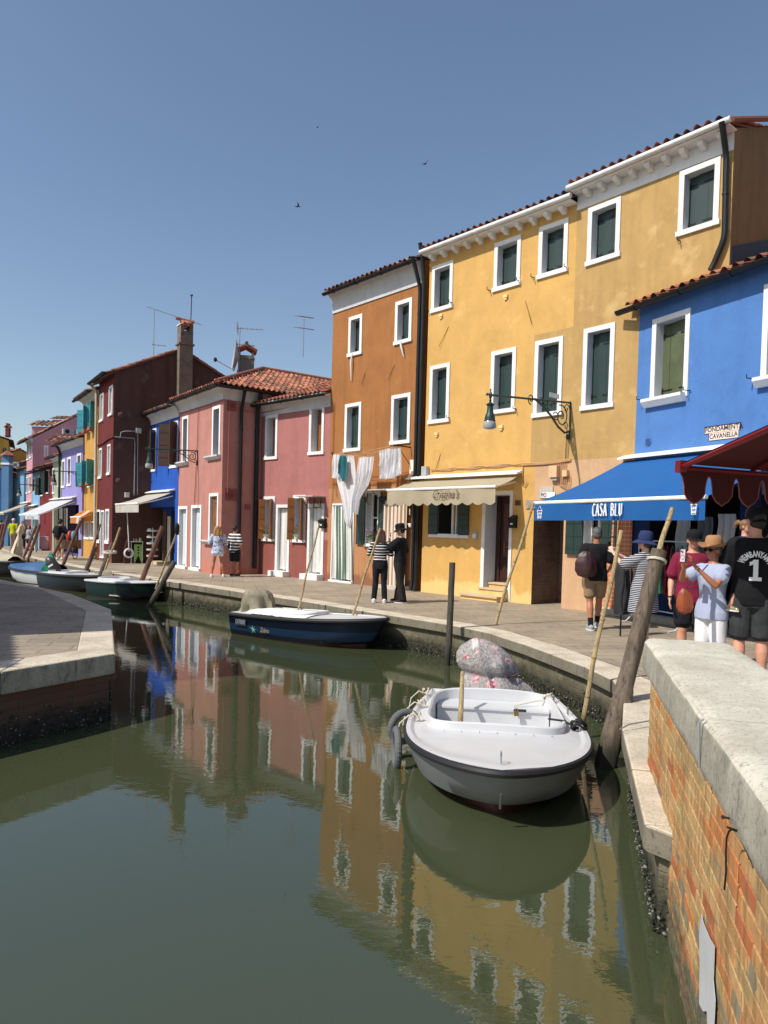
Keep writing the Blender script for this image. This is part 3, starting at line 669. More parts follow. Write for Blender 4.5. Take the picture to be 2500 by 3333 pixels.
# electricity boxes and cables on the peach wall
u,z=FY.at('v',1200,1200); u2,z2=FY.at('v',1310,1395)
bx=thing('meter_box',FY.p(u,z2,0),'peach painted meter box with looping cables under the street lamp','utility box')
BOXM=flat('peach_painted_metal',s2l((222,182,140)),.7)
q=MB(); fbox(q,FY,u,u2,z2+.05,z,.001,.14,BOXM); fbox(q,FY,u+.03,u2-.02,z2-.02,z2+.05,.001,.10,GREYPIPE); q.build('housing',bx,ang=0)
q=MB(); u3,z3=FY.at('v',1380,1260); u4,z4=FY.at('v',1445,1350); fbox(q,FY,u3,u4,z4,z3,.001,.10,BOXM); q.build('junction_box',bx,ang=0)
CABLE=flat('painted_cable',s2l((196,152,108)),.7,bmp=0)
for k in range(5):
    u5=u2-.03+.05*k; q=MB(); zt=FY.Z('v',1400,1110)
    q.tube([FY.p(u5,zt-.02*k,.02),FY.p(u5+.01,z2+.1,.03),FY.p(u5+.02,z2-.1-.03*k,.03),FY.p(u5+.09,z2-.16-.02*k,.04),FY.p(u5+.13,z2-.05,.04),FY.p(u5+.12,z4+.02,.03)],.008,CABLE,n=5); q.build('cable',bx)
ub,zb_=FY.at('v',780,1180); uc,zc=FY.at('v',1480,1120)
cb=thing('wall_cable',FY.p(0,3,0),'bundle of painted cables running along the yellow wall above the beige awning','cable')
q=MB(); ua,za=FY.at('g',290,370)
for k in range(3):
    P=[FY.p(ua+(ub-ua)*t,za+(zb_-za)*t+.02*math.sin(t*23+k)+.018*k,.02+.01*k) for t in [i/14 for i in range(15)]]+[FY.p(ub+(uc-ub)*t,zb_+(zc-zb_)*t-.03*math.sin(t*3.14)+.018*k,.03) for t in (.25,.5,.75,1)]
    q.tube(P,.012,CABLE,n=5)
q.tube([FY.p(ub,zb_,.03),FY.p(ub+.01,zb_-.45,.03),FY.p(ub+.08,zb_-.52,.03),FY.p(ub+.15,zb_-.40,.04)],.012,CABLE,n=5)
q.build('cable_run',cb)
q=MB(); uu,zz=FY.at('g',228,330); fbox(q,FY,uu,uu+.18,zz-.26,zz,.02,.13,GREYPIPE); tag(q.build('switch_box',loc=FY.p(uu,zz),ang=0),'grey switch box beside the twin drainpipes above the beige awning','utility box')
# black drainpipe at the right end of the ochre house, side wall with dark flashing
E=ho['E']
ux_,zx=FO.at('h',1487,165); ub_,zb_=FO.at('h',1465,690); ue_,ze_=FO.at('h',1405,780)
pipe(E,FO,[(ux_,Ho+.05,.38),(ux_,Ho-.12,.30),(ux_-.03,Ho-.45,.09),(ub_,zb_,.09),(ue_+.05,zb_-.42,.09),(ue_,ze_-.25,.12)],.055,GUT)
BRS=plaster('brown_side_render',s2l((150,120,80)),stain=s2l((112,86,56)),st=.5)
sw=MB(); dp=9; tp=math.tan(R(21)); H_=Ho+.05
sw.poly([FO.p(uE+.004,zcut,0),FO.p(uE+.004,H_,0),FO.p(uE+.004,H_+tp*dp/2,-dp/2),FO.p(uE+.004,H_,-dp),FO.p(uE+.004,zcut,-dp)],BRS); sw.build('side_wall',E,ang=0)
sw=MB(); sw.tube([FO.p(uE+.08,H_+.12-tp*.3,.3),FO.p(uE+.08,H_+.16+tp*dp/2,-dp/2)],.055,TILES[2],n=8); sw.build('verge_tile',E)
# ---- Casa Blu
uC=FO.U('i',458,1880)
C1=FO.p(uC,0); FB=Fac((C1.x,C1.y),26)
Hb=FB.Z('i',505,560)
hb=house('blue_shop_house',FB,0,6.5,Hb,'bright blue two storey shop house with a red tiled roof and black gutter',CASA,depth=7,eave=.24,mats=TILES,pitch=22,gut=None)
E=hb['E']
w_,_=window(FB,E,('i',628,668),('i',938,1350),shut=OLIVE,sill=.02,sillout=.02,fold=.5)
ul,zs_=FB.at('i',565,1405); ur,_=FB.at('i',925,1350)
q=MB(); q.prism([FB.p(ul,zs_+.03,.003),FB.p(ul,zs_+.03,.17),FB.p(ul,zs_-.03,.17),FB.p(ul,zs_-.13,.09),FB.p(ul,zs_-.13,.003)],FB.u*(ur-ul),WHITE); q.build('sill',w_,ang=0)
for uu in (ul-.10,ur+.07): hook(FB,E,uu,zs_+.05,.17,-1)
uw2,zw2=FB.at('i',1632,360); _,zb2=FB.at('i',1612,1215)
_,zs0=FB.at('i',935,1345)
FB_a=(uw2,zw2); 
w_,_=window(FB,E,('i',1632,355),('i',1604,1200),shut=OLIVE,sill=.02,sillout=.02,wd=.95,fold=.5)
ul,zs_=FB.at('i',1572,1215)
q=MB(); q.prism([FB.p(ul,zs_+.03,.003),FB.p(ul,zs_+.03,.17),FB.p(ul,zs_-.03,.17),FB.p(ul,zs_-.13,.09),FB.p(ul,zs_-.13,.003)],FB.u*1.2,WHITE); q.build('sill',w_,ang=0)
hook(FB,E,ul-.10,zs_+.05,.17,-1)
# shop front opening
zsf=2.6; us0=.12
FB.holes+= [(us0+.35,2.5,.55,zsf),(2.9,5.6,.02,zsf)]
zmid=FB.Z('i',458,1885)
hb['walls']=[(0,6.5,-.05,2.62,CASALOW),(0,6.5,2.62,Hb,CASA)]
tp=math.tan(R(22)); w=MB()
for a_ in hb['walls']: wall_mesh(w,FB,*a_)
w.build('wall',E,ang=0)
inn=MB(); fbox(inn,FB,.1,6.4,0,2.7,-3.5,-.02,DARK)
q=MB()
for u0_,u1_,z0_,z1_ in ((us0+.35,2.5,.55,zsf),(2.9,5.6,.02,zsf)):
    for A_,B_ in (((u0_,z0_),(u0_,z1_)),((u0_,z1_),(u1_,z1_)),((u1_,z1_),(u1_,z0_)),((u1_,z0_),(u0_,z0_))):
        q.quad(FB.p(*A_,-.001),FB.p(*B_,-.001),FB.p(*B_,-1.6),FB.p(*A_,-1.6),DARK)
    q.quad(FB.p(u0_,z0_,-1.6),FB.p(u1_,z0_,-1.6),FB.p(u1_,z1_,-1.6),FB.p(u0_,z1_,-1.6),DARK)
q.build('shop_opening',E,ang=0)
rf=MB(); e=.22; S=(-FB.n+UP*tp).normalized(); O=FB.p(-.16,Hb+.10-tp*e,e)
side=lambda P:(P-FO.P).dot(FO.n)>.02 or (P-FO.P).dot(FO.u)>uE+.02
tile_roof(rf,O,FB.u,S,6.8,5.5,TILES,pitch=.23,row=.36,mask=side,seg=6)
rf.prism([FB.p(-.05,Hb+.04-tp*e,e-.02),FB.p(6.4,Hb+.04-tp*e,e-.02),FB.p(6.4,Hb+.04+tp*.2,-.2),FB.p(.05,Hb+.04+tp*.02,-.02)],(0,0,.03),TILES[2])
rf.build('roof',E,ang=50,weld=False)
gm=MB(); ug=FB.U('i',415,500); gutter(gm,FB.p(-.34,Hb+.05-tp*e,e+.06),FB.p(6.5,Hb+.05-tp*e,e+.06),.085,GUT,FB.n,n=8); gm.build('gutter',E)
gm=MB(); fbox(gm,FB,0,6.5,Hb-.16,Hb,.0,.012,CASA); gm.build('eave_band',E,ang=0)
sw=MB(); p0=FO.p(uE+.012,0,0)
zr=Hb+.1
sw.prism([FO.p(uE+.01,zr+.25,-.0),FO.p(uE+.01,zr+.62,-.0),FO.p(uE+.01,zr+2.0,-3.8),FO.p(uE+.01,zr+1.6,-3.8)],FO.u*.02,GUT); sw.build('flashing',E,ang=0)
u,z=FB.at('i',583,1765); q=MB(); 
ring=[FB.p(u+.075*math.cos(t),z+.075*math.sin(t),.002) for t in [i*math.pi/10 for i in range(20)]]
q.prism(ring,FB.n*.02,flat('blue_vent_plastic',s2l((70,110,170)),.5))
for k in range(5): fbox(q,FB,u-.05,u+.05,z-.05+k*.024,z-.042+k*.024,.0221,.026,CASALOW)
q.build('vent_grille',E,ang=0)
# nizioleto street sign
u0_,z1_=FB.at('i',1090,1632); u1_,_=FB.at('i',1418,1580); _,zm=FB.at('i',1110,1692); u2_,z0_=FB.at('i',1125,1755); u3_,_=FB.at('i',1395,1730)
sg=thing('street_sign',FB.p(u0_,z0_),'painted two line street sign with black capitals on the blue wall','sign')
SIGNW=flat('sign_cream_plaster',s2l((226,204,190)),.9,var=.08)
q=MB(); fbox(q,FB,u0_,u1_,zm,z1_,.002,.012,BLACKP); fbox(q,FB,u0_+.018,u1_-.018,zm+.0,z1_-.02,.012,.016,SIGNW); q.build('upper_plate',sg,ang=0)
q=MB(); fbox(q,FB,u2_,u3_,z0_,zm-.002,.002,.012,BLACKP); fbox(q,FB,u2_+.018,u3_-.0,z0_+.0,zm-.006,.012,.016,SIGNW); q.build('lower_plate',sg,ang=0)
hh=(z1_-zm)
for txt,ua,ub2,zc in (('FONDAMENTA',u0_+.03,u1_+.05,(z1_+zm)/2-.005),('CAVANELLA',u2_+.03,u3_-.01,(zm+z0_)/2-.003)):
    tw=text_obj(txt,hh*.95,BLACKP,.001,'lettering',sg,'LEFT',bold=.0015,M=Matrix.Identity(4))
    xs=[v.co.x for v in tw.data.vertices]; w0=max(xs)-min(xs)
    off=V(sg.location); 
    for v in tw.data.vertices:
        p=v.co+off; v.co=frameM(FB.p(ua,zc,.018),FB.u,UP)@V(((p.x-min(xs)-off.x)*(ub2-ua)/w0,p.y,p.z))-off
def curt_door(F,E,TL,BR,matc,mats2=None,nst=0,fw=.10,dep=.12,step=.18,label='',folds=7,out=None,name='door_curtain',amp=.03,wave=.0):
    u0,z1=F.at(*TL); u1,z0=F.at(*BR); a,b,d=u0+fw,u1-fw,z1-fw; F.holes.append((a,b,0,d))
    q=MB(); dp=dep+.2
    q.quad(F.p(a,0,-.001),F.p(a,d,-.001),F.p(a,d,-dp),F.p(a,0,-dp),REVEAL); q.quad(F.p(b,0,-.001),F.p(b,0,-dp),F.p(b,d,-dp),F.p(b,d,-.001),REVEAL); q.quad(F.p(a,d,-.001),F.p(b,d,-.001),F.p(b,d,-dp),F.p(a,d,-dp),REVEAL)
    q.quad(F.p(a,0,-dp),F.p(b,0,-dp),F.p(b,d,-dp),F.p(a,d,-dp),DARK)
    dr=q.build('doorway',E,ang=0)
    q=MB(); fbox(q,F,u0,a,0,z1,.001,.03,WHITE); fbox(q,F,b,u1,0,z1,.001,.03,WHITE); fbox(q,F,a,b,d,z1,.001,.03,WHITE); q.build('frame',dr,ang=0)
    if step: q=MB(); fbox(q,F,u0-.03,u1+.03,0,step,-.2,.30 if step>.1 else .1,WHITE); q.build('doorstep',E,ang=0)
    o_=(-dep if out is None else out)
    curtain(F,a+.02,b-.02,(step or 0)+.04,d-.03,o_,folds,matc,mats2,nst,label,name,amp,wave)
    return dr
def curtain(F,u0,u1,z0,z1,o,folds,m1,m2,nst,label,name='door_curtain',amp=.03,wave=0,cat='curtain',group=None):
    q=MB(); nu=max(folds*6,nst*4); ph=random.uniform(0,6); i1=q.mi(m1); i2=q.mi(m2) if m2 else i1
    fn=lambda u,v:F.p(u0+(u1-u0)*u+wave*v*math.sin(v*2),z1-(z1-z0)*v+.01*math.sin(u*9+ph),o+amp*(.4+.6*v)*math.sin(u*folds*2*math.pi+ph+.8*math.sin(v*3))+amp*.4*math.sin(u*folds*4.7+ph*2))
    k0=len(q.f); q.grid(fn,nu,10,m1)
    if m2:
        for a in range(nu):
            if int(a/nu*nst*2+.35)%2:
                for b in range(10): q.m[k0+a*10+b]=i2
    q.tube([F.p(u0-.03,z1,o),F.p(u1+.03,z1,o)],.012,GREYPIPE,n=6)
    c=q.build(name,loc=F.p(u0,z0,o),ang=80); tag(c,label,cat,group); 
    return c
# ---- orange house
FR=Fac((-1.79,22.47),42)
uR=FR.U('r',1165,1200)
Hr=FR.Z('r',150,205)
hr=house('orange_house',FR,0,uR,Hr,'tall burnt orange house with a deep white coved cornice and green shutters',ORG,depth=8,eave=.34,cornice=.62)
E=hr['E']
for TL,BR in (((322,496),(472,930)),((882,312),(1068,778)),((277,1537),(458,2090)),((836,1432),(1048,1998))): window(FR,E,('r',*TL),('r',*BR),fold=.30)
# ground floor window with open shutters
w_,r_=window(FR,E,('f',1050,240),('f',1150,665),fw=.03,sill=.09,kind='glass')
a,b,c,d=r_
us=FR.U('f',985,400)
for x0,x1 in ((us,a-.01),(b+.01,FR.U('f',1205,400))):
    q=MB(); fbox(q,FR,x0,x1,c-.04,d-.12,.03,.065,GREEN)
    for t in (.1,.4,.7,.9): fbox(q,FR,x0+.01,x1-.01,c+(d-c)*t,c+(d-c)*t+.02,.065,.075,GREEN)
    q.build('shutter',w_,ang=0)
zl=FR.Z('w',500,730)
curt_door(FR,E,('f',790,330),('f',946,925),flat('white_stripe_cloth',(.78,.78,.74),.9,var=.05),flat('green_stripe_cloth',s2l((92,112,96)),.9),7,label='green and white striped door curtain behind the hanging laundry',out=.05,folds=6,fw=.05,step=.06,amp=.035,wave=.1)
hr['walls']=[(0,uR,-.05,zl,ORGL),(0,uR,zl,Hr,ORG)]
hr['matw']=ORG; build_house(hr)
# two tall black downpipes between the orange and the yellow house
u=FR.U('e',1600,600); pz=FR.Z('r',1200,0)
pipe(E,FR,[(uR+.02,Hr+.0,.42),(uR+.02,Hr-.2,.32),(uR+.03,Hr-.75,.10),(uR+.03,.25,.10),(uR+.04,.02,.16)],.055,GUT)
pipe(E,FR,[(uR+.18,Hr+.35,.30),(uR+.18,Hr-.1,.18),(uR+.18,Hr-.6,.11),(uR+.18,.25,.11),(uR+.18,.02,.16)],.055,GUT)
q=MB(); u,z=FR.at('w',1232,340); fbox(q,FR,u,u+.16,z-.42,z,.02,.10,flat('ivory_box',s2l((232,226,206)),.5)); tag(q.build('meter_box',loc=FR.p(u,z),ang=0),'slim ivory meter box on the orange wall left of the black downpipes','utility box')
# ---- recessed dusty pink house
F2=Fac((-4.36,24.85),Q=(-1.79,22.47))
uQ=(V((-1.79,22.47,0))-F2.P).length
H2=F2.Z('e',360,870)
h2=house('dusty_pink_house',F2,-.1,uQ,H2,'recessed dusty pink house with red lower wall, brown shutters and white door curtains',PK2,depth=7,eave=.36,mats=TILES,pitch=20,gut=GUT,cornice=.42)
E=h2['E']
for TL,BR in (((393,955),(480,1290)),((733,884),(838,1252))): window(F2,E,('e',*TL),('e',*BR),shut=WOODSH,dep=.26,fold=.06)
for TL,BR in (((262,275),(340,622)),((488,265),(576,632))): 
    window(F2,E,('f',*TL),('f',*BR),shut=WOODSH,kind='open',sillout=.08)
zl=F2.Z('f',400,335)
h2['walls']=[(-.1,uQ,-.05,F2.Z('f',520,590)-.05,PK2L),(-.1,uQ,F2.Z('f',520,590)-.05,H2,PK2)]
CW=flat('white_curtain_cloth',(.78,.77,.73),.9,var=.05); CST=flat('green_stripe_cloth',s2l((92,112,96)),.9); CGR=flat('grey_white_curtain_cloth',(.50,.52,.54),.9,var=.05)
CB1=flat('cream_stripe_cloth',s2l((226,208,188)),.9,var=.05); CB2=flat('taupe_stripe_cloth',s2l((150,126,104)),.9,var=.05)
curt_door(F2,E,('f',357,338),('f',452,862),CW,label='plain white door curtain between the two shuttered windows of the pink house')
curt_door(F2,E,('f',603,330),('f',715,885),CW,label='white door curtain beside the black mailbox on the pink house')
build_house(h2)
E=hr['E']; 
# ---- projecting salmon house (corner at P1C)
P1C=V((-5.53,24.02,0)); F1=Fac((-7.95,27.30),Q=(P1C.x,P1C.y)); u1e=(P1C-F1.P).length
F1S=Fac((P1C.x,P1C.y),Q=(P1C.x+F1.u.y*-1,P1C.y+F1.u.x))
F1S.n=F1.u.copy(); F1S.u=-F1.n
uJ=3.0
H1=F1.Z('c',930,1225)
h1=thing('salmon_corner_house',P1C,'salmon pink corner house with a hipped red tile roof and three tall white framed openings','house')
window(F1,h1,('c',955,1265),('d',943,330),shut=BROWN,sill=.02,sillout=.02,dep=.22,fold=.06)
window(F1,h1,('c',1226,1176),('d',1258,268),shut=BROWN,sill=.02,sillout=.02,dep=.22,fold=.06)
for x0,y0,x1 in ((840,345,948),(1135,288,1265)):
    ua,za=F1.at('d',x0,y0); ub,_=F1.at('d',x1,y0); q=MB(); q.prism([F1.p(ua,za+.09,.003),F1.p(ua,za+.09,.16),F1.p(ua,za+.04,.16),F1.p(ua,za-.05,.06),F1.p(ua,za-.05,.003)],F1.u*(ub-ua),SOFFIT); q.build('sill',h1,ang=0)
DOORG=flat('grey_door_curtain',s2l((196,202,208)),.85,var=.06)
curt_door(F1,h1,('d',852,748),('d',932,1345),DOORG,label='pale grey curtain in the narrow left doorway of the salmon house',step=.10,folds=2,amp=.015,fw=.11)
curt_door(F1,h1,('d',980,737),('d',1068,1360),DOORG,label='pale grey curtain in the narrow right doorway of the salmon house',step=.10,folds=2,amp=.015,fw=.11)
window(F1,h1,('d',1154,622),('d',1238,1090),shut=WOODSH,sill=.02,sillout=.02,dep=.1,fold=.06)
ua,za=F1.at('d',1105,1090); ub,_=F1.at('d',1250,1090); q=MB(); q.prism([F1.p(ua,za+.05,.003),F1.p(ua,za+.05,.2),F1.p(ua,za,.2),F1.p(ua,za-.10,.08),F1.p(ua,za-.10,.003)],F1.u*(ub-ua),SOFFIT); q.build('sill',h1,ang=0)
w=MB(); wall_mesh(w,F1,0,u1e,-.05,H1+.3,PK1)
w.quad(F1S.p(0,-.05),F1S.p(5.5,-.05),F1S.p(5.5,H1+.3),F1S.p(0,H1+.3),PK1)
w.build('wall',h1,ang=0)
c=MB(); e=.34; hh=.38
prof=[(0.003,H1-.02),(.025,H1-.02),(.025,H1+.01)]+[(.025+(e-.06)*(1-math.cos(math.pi/2*t/6)),H1+.01+(hh-.06)*math.sin(math.pi/2*t/6)) for t in range(1,7)]+[(0.003,H1+hh-.05)]
i=c.mi(SOFFIT); rings=[]
for (a0,pt) in ((F1,0.0),(None,None),(F1S,5.2)):
    if a0 is F1: ring=[F1.p(0,z,o) for o,z in prof]
    elif a0 is F1S: ring=[F1S.p(5.2,z,o) for o,z in prof]
    else: ring=[P1C+F1.n*o+F1S.n*o+UP*z for o,z in prof]
    rings.append(c.ring(ring))
c.bridge(rings[0],rings[1],i); c.bridge(rings[1],rings[2],i); c.build('cornice',h1,ang=25)
gm=MB(); ze=H1+.36; CG=P1C+F1.n*(e+.05)+F1S.n*(e+.05)+UP*ze
gutter(gm,F1.p(-.05,ze,e+.05),CG,.08,GUT,F1.n); gutter(gm,CG,F1S.p(2.6,ze,e+.05),.08,GUT,F1S.n); gm.build('gutter',h1)
# hipped roof: plane A rises from the canal front, plane B from the side
tp=math.tan(R(24)); rf=MB(); e2=.4
CE=P1C+F1.n*e2+F1S.n*e2; hip=(-F1.n-F1S.n)
def sideA(P): r=P-CE; return (r.dot(-F1.n) < r.dot(-F1S.n)+.06)
def sideB(P): r=P-CE; return (r.dot(-F1S.n) < r.dot(-F1.n)+.06)
WD=3.3
tile_roof(rf,F1.p(0,H1+.40,e2)-F1.u*0,F1.u,(-F1.n+UP*tp).normalized(),u1e+e2,WD/math.cos(R(24)),TILES,mask=sideA,pitch=.2,row=.33)
tile_roof(rf,CE+UP*(H1+.40),F1S.u,(-F1S.n+UP*tp).normalized(),9.0,WD/math.cos(R(24)),TILES,mask=sideB,pitch=.2,row=.33)
apex=CE+hip*WD+UP*(H1+.40+tp*WD)
rf.tube([CE+UP*(H1+.46),apex+UP*.06],.10,TILES[2],n=8); rf.tube([apex+UP*.05,apex+F1S.u*6+UP*.05],.10,TILES[0],n=8)
CA=CE+UP*(H1+.36)
rf.poly([CA,CA+F1S.u*9,apex+F1S.u*6-UP*.05,apex-UP*.05],TILES[2]); rf.poly([CA,apex-UP*.05,apex-F1.u*6-UP*.05,CA-F1.u*(u1e+e2)],TILES[2])
rf.build('roof',h1,ang=50,weld=False)
# pipes and panels on the shaded return wall
for uu,mm,r_ in ((.62,GUT,.06),(1.22,GUT,.075)):
    pipe(h1,F1S,[(uu,H1+.35,e),(uu,H1+.1,.25),(uu,H1-.3,.09),(uu,.95 if mm is GUT and uu<1 else .2,.09)],r_,mm)
pipe(h1,F1S,[(.62,.95,.09),(.62,.15,.09),(.62,.05,.14)],.065,COPPER)
PKD=flat('dark_pink_panel',s2l((140,80,74)),.8)
for (zx,s_) in ((H1-.22,.34),(2.72,.42)):
    q=MB(); fbox(q,F1S,.12,.12+s_,zx-s_/2,zx+s_/2,.001,.012,PKD); 
    q.prism([F1S.p(.12+s_/2+s_*.28*math.cos(t),zx+s_*.28*math.sin(t),.012) for t in [i*math.pi/8 for i in range(16)]],F1S.n*.012,COPPER); q.build('vent_plate',h1,ang=0)
q=MB(); fbox(q,F1S,.85,1.05,2.25,2.42,.001,.04,PKD); q.build('junction_box',h1,ang=0)
# chimney and dish behind the hip
def chimney(name,c,wx,wy,h,m,label,ang=0,cap='tile',E=None):
    t=thing(name,c,label,'chimney') if E is None else E
    ux=V((math.cos(ang),math.sin(ang),0)); uy=V((-ux.y,ux.x,0)); c=V(c)
    q=MB(); q.cbox(c+UP*(h/2),ux*wx,uy*wy,UP*h,m); q.cbox(c+UP*(h-.62),ux*(wx+.07),uy*(wy+.07),UP*.05,m); q.cbox(c+UP*(h-.12),ux*(wx+.05),uy*(wy+.05),UP*.04,m)
    q.build('stack',t,ang=0)
    zc=c+UP*(h+.0)
    for sx in (-1,1): q=MB(); q.cbox(zc+ux*sx*(wx/2-.05)+UP*.07,ux*.07,uy*wy,UP*.14,m); q.build('cap_pier',t,ang=0)
    q=MB(); W_=wx/2+.1; L_=wy/2+.1
    for sx in (-1,1):
        for k in range(max(2,round(L_*2/.2))):
            yy=-L_+ (k+.5)*L_*2/max(2,round(L_*2/.2)); p0=zc+uy*yy+UP*(.14+.26*W_/.4)
            q.tube([p0,p0+ux*sx*W_-UP*(.22)],.07,TILES[k%3],n=6)
    q.tube([zc-uy*L_+UP*(.2+.26*W_/.4),zc+uy*L_+UP*(.2+.26*W_/.4)],.07,TILES[0],n=6)
    q.build('cap',t,ang=60); return t
# ---- cobalt blue shop house, coplanar with the salmon house
uL=F1.U('d',492,900)
F3=Fac(F1.p(uL,0),Q=(F1.P.x,F1.P.y)); u3=-uL
H3=F3.Z('c',650,1325)
h3=house('cobalt_blue_house',F3,0,u3-.02,H3+.35,'narrow cobalt blue shop house with open brown shutters and a pale corniced eave',BL2,depth=7,eave=.38,cornice=.45,mats=DTILES,pitch=19)
E=h3['E']
window(F3,E,('a',1166,352),('a',1205,672),shut=BROWN,kind='open',fw=.09,sill=.1,sillout=.03)
window(F3,E,('a',1311,297),('a',1372,642),shut=BROWN,kind='open',fw=.09,sill=.1,sillout=.03)
ud0,zd1=F3.at('d',525,690); ud1,_=F3.at('d',822,1050)
F3.holes.append((.35,u3-.35,.0,2.35))
q=MB()
for A_,B_ in (((.35,0),(.35,2.35)),((.35,2.35),(u3-.35,2.35)),((u3-.35,2.35),(u3-.35,0))): q.quad(F3.p(*A_,-.001),F3.p(*B_,-.001),F3.p(*B_,-.5),F3.p(*A_,-.5),BL2)
q.quad(F3.p(.35,0,-.5),F3.p(u3-.35,0,-.5),F3.p(u3-.35,2.35,-.5),F3.p(.35,2.35,-.5),BL2)
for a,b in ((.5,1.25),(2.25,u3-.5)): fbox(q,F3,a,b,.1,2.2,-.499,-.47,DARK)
q.build('shop_front',E,ang=0)
q=MB(); um=1.5; fbox(q,F3,um,um+.10,.0,1.98,-.499,-.44,WHITE); fbox(q,F3,um+.62,um+.72,.0,1.98,-.499,-.44,WHITE); fbox(q,F3,um+.1,um+.62,1.88,1.98,-.499,-.44,WHITE); fbox(q,F3,um+.1,um+.34,.12,1.88,-.499,-.46,DARK); fbox(q,F3,um+.34,um+.62,.12,1.88,-.499,-.45,flat('cream_door_paint',(.6,.58,.52),.6)); q.build('door',E,ang=0)
for a,b in ((.42,.85),(2.45,2.85)):
    q=MB(); q.box(F3.p(a,.15,-.1),F3.u*(b-a),UP*2.05,F3.n*.05+F3.u*.0,BROWN)
    for t in (.5,1.1,1.7): q.box(F3.p(a,.15+t,-.05),F3.u*(b-a),UP*.03,F3.n*.012,IRON)
    q.build('shutter',E,ang=0)
q=MB(); fbox(q,F3,um-.05,um+.8,0,.12,-.5,.12,STEPS); q.build('doorstep',E,ang=0)
build_house(h3)
BLP=flat('blue_painted_pipe',s2l((20,80,180)),.5); pipe(E,F3,[(.0,H3+.2,.34),(.02,H3-.15,.12),(.02,.1,.10)],.06,BLP)
# ---- burgundy gable house
BC=V((-11.18,29.12,0)); FG=Fac((-12.75,31.5),Q=(BC.x,BC.y)); ug=(BC-FG.P).length
FGS=Fac((BC.x,BC.y),Q=(BC.x+FG.u.y*-1,BC.y+FG.u.x)); FGS.n=FG.u.copy(); FGS.u=-FG.n
HG=FGS.Z('c',345,862)
up_,zp_=FGS.at('c',890,672); us_,zs2=FGS.at('c',1330,920)
hg=thing('burgundy_house',BC,'tall weathered burgundy house with a dark gable side wall in shade','house')
for TL,BR in ((('a',776,82),('a',800,284)),(('a',845,24),('a',870,238)),(('a',768,500),('a',787,728)),(('a',833,470),('a',853,700))): window(FG,hg,TL,BR,fw=.07,sill=.1,kind='glass',dep=.06,sillout=.06)
window(FG,hg,('a',746,970),('a',772,1228),fw=.09,sill=.14,kind='glass',dep=.06); window(FG,hg,('a',818,965),('a',843,1234),fw=.09,sill=.14,kind='glass',dep=.06)
window(FG,hg,('a',781,975),('a',803,1345),fw=.07,sill=.04,kind='glass',dep=.05)
w=MB(); wall_mesh(w,FG,0,ug,-.05,HG,BURG)
pk=up_+.25; zpk=zp_+.08
w.poly([FGS.p(0,-.05),FGS.p(0,HG),FGS.p(pk,zpk),FGS.p(2*pk,HG),FGS.p(2*pk,-.05)],BURGS)
w.poly([FG.p(0,-.05),FG.p(0,HG),FG.p(0,zpk,-pk),FG.p(0,HG,-2*pk),FG.p(0,-.05,-2*pk)],BURGS)
w.quad(FG.p(0,-.05,-2*pk),FG.p(ug,-.05,-2*pk),FG.p(ug,HG,-2*pk),FG.p(0,HG,-2*pk),BURGS); w.build('wall',hg,ang=0)
tpg=(zpk-HG)/pk; rf=MB(); S=(-FG.n+UP*tpg).normalized(); tile_roof(rf,FG.p(-.02,HG+.06-tpg*.35,.35),FG.u,S,ug+.1,(pk+.35)*math.sqrt(1+tpg*tpg),DTILES)
S=(FG.n+UP*tpg).normalized(); tile_roof(rf,FG.p(-.02,HG+.06-tpg*.35,-2*pk-.35),FG.u,S,ug+.1,(pk+.35)*math.sqrt(1+tpg*tpg),DTILES)
rf.prism([FG.p(-.02,HG+.03-tpg*.35,.35),FG.p(-.02,zpk+.03,-pk),FG.p(-.02,HG+.03-tpg*.35,-2*pk-.35),FG.p(-.02,HG-.02-tpg*.35,-2*pk-.35),FG.p(-.02,zpk-.02,-pk),FG.p(-.02,HG-.02-tpg*.35,.35)],FG.u*(ug+.1),DTILES[2]); rf.tube([FG.p(0,zpk+.1,-pk),FG.p(ug+.1,zpk+.1,-pk)],.09,TILES[0])
for sgn in (0,1):
    for k in range(int(pk/.4)): 
        t0=k*.4; a=FGS.p(t0 if not sgn else 2*pk-t0,HG+.07+tpg*t0,.02); b=FGS.p((t0+.42) if not sgn else 2*pk-t0-.42,HG+.05+tpg*(t0+.42),.02); rf.tube([a,b],.07,TILES[k%3],n=6)
rf.build('roof',hg,ang=50,weld=False)
gm=MB(); gutter(gm,FG.p(-.1,HG-.05,.42),FG.p(ug+.12,HG-.05,.42),.08,GUT,FG.n); gm.build('gutter',hg)
pipe(hg,FG,[(.0,HG-.1,.38),(.02,HG-.35,.12),(.02,.1,.10)],.055,flat('cream_pipe',s2l((196,180,160)),.6))
# chimney stack on the gable wall
ua,_=FGS.at('c',893,1000); ub,_=FGS.at('c',1012,1000); zt=FGS.Z('c',950,455); zb0=FGS.Z('c',905,1110)-1.2; zn=FGS.Z('c',950,632)
q=MB(); fbox(q,FGS,ua,ub,zb0,zn,.003,.42,SOOTBRICK); fbox(q,FGS,ua-.05,ub+.05,zn,zn+.07,-.05,.48,SOOTBRICK); fbox(q,FGS,ua+.03,ub-.01,zn+.07,zt-.25,-.03,.44,SOOTBRICK)
for x in (ua+.03,ub-.16): fbox(q,FGS,x,x+.15,zt-.25,zt,-.03,.44,SOOTBRICK)
chm=q.build('chimney',hg,ang=0)
q=MB(); uc_=(ua+ub)/2; 
for k in range(3):
    u_=ua+.16+k*(ub-ua-.3)/2
    for s_ in (-1,1): q.tube([FGS.p(u_,zt+.2,.2),FGS.p(u_,zt+.0,.2+s_*.38)],.085,TILES[k%3],n=6)
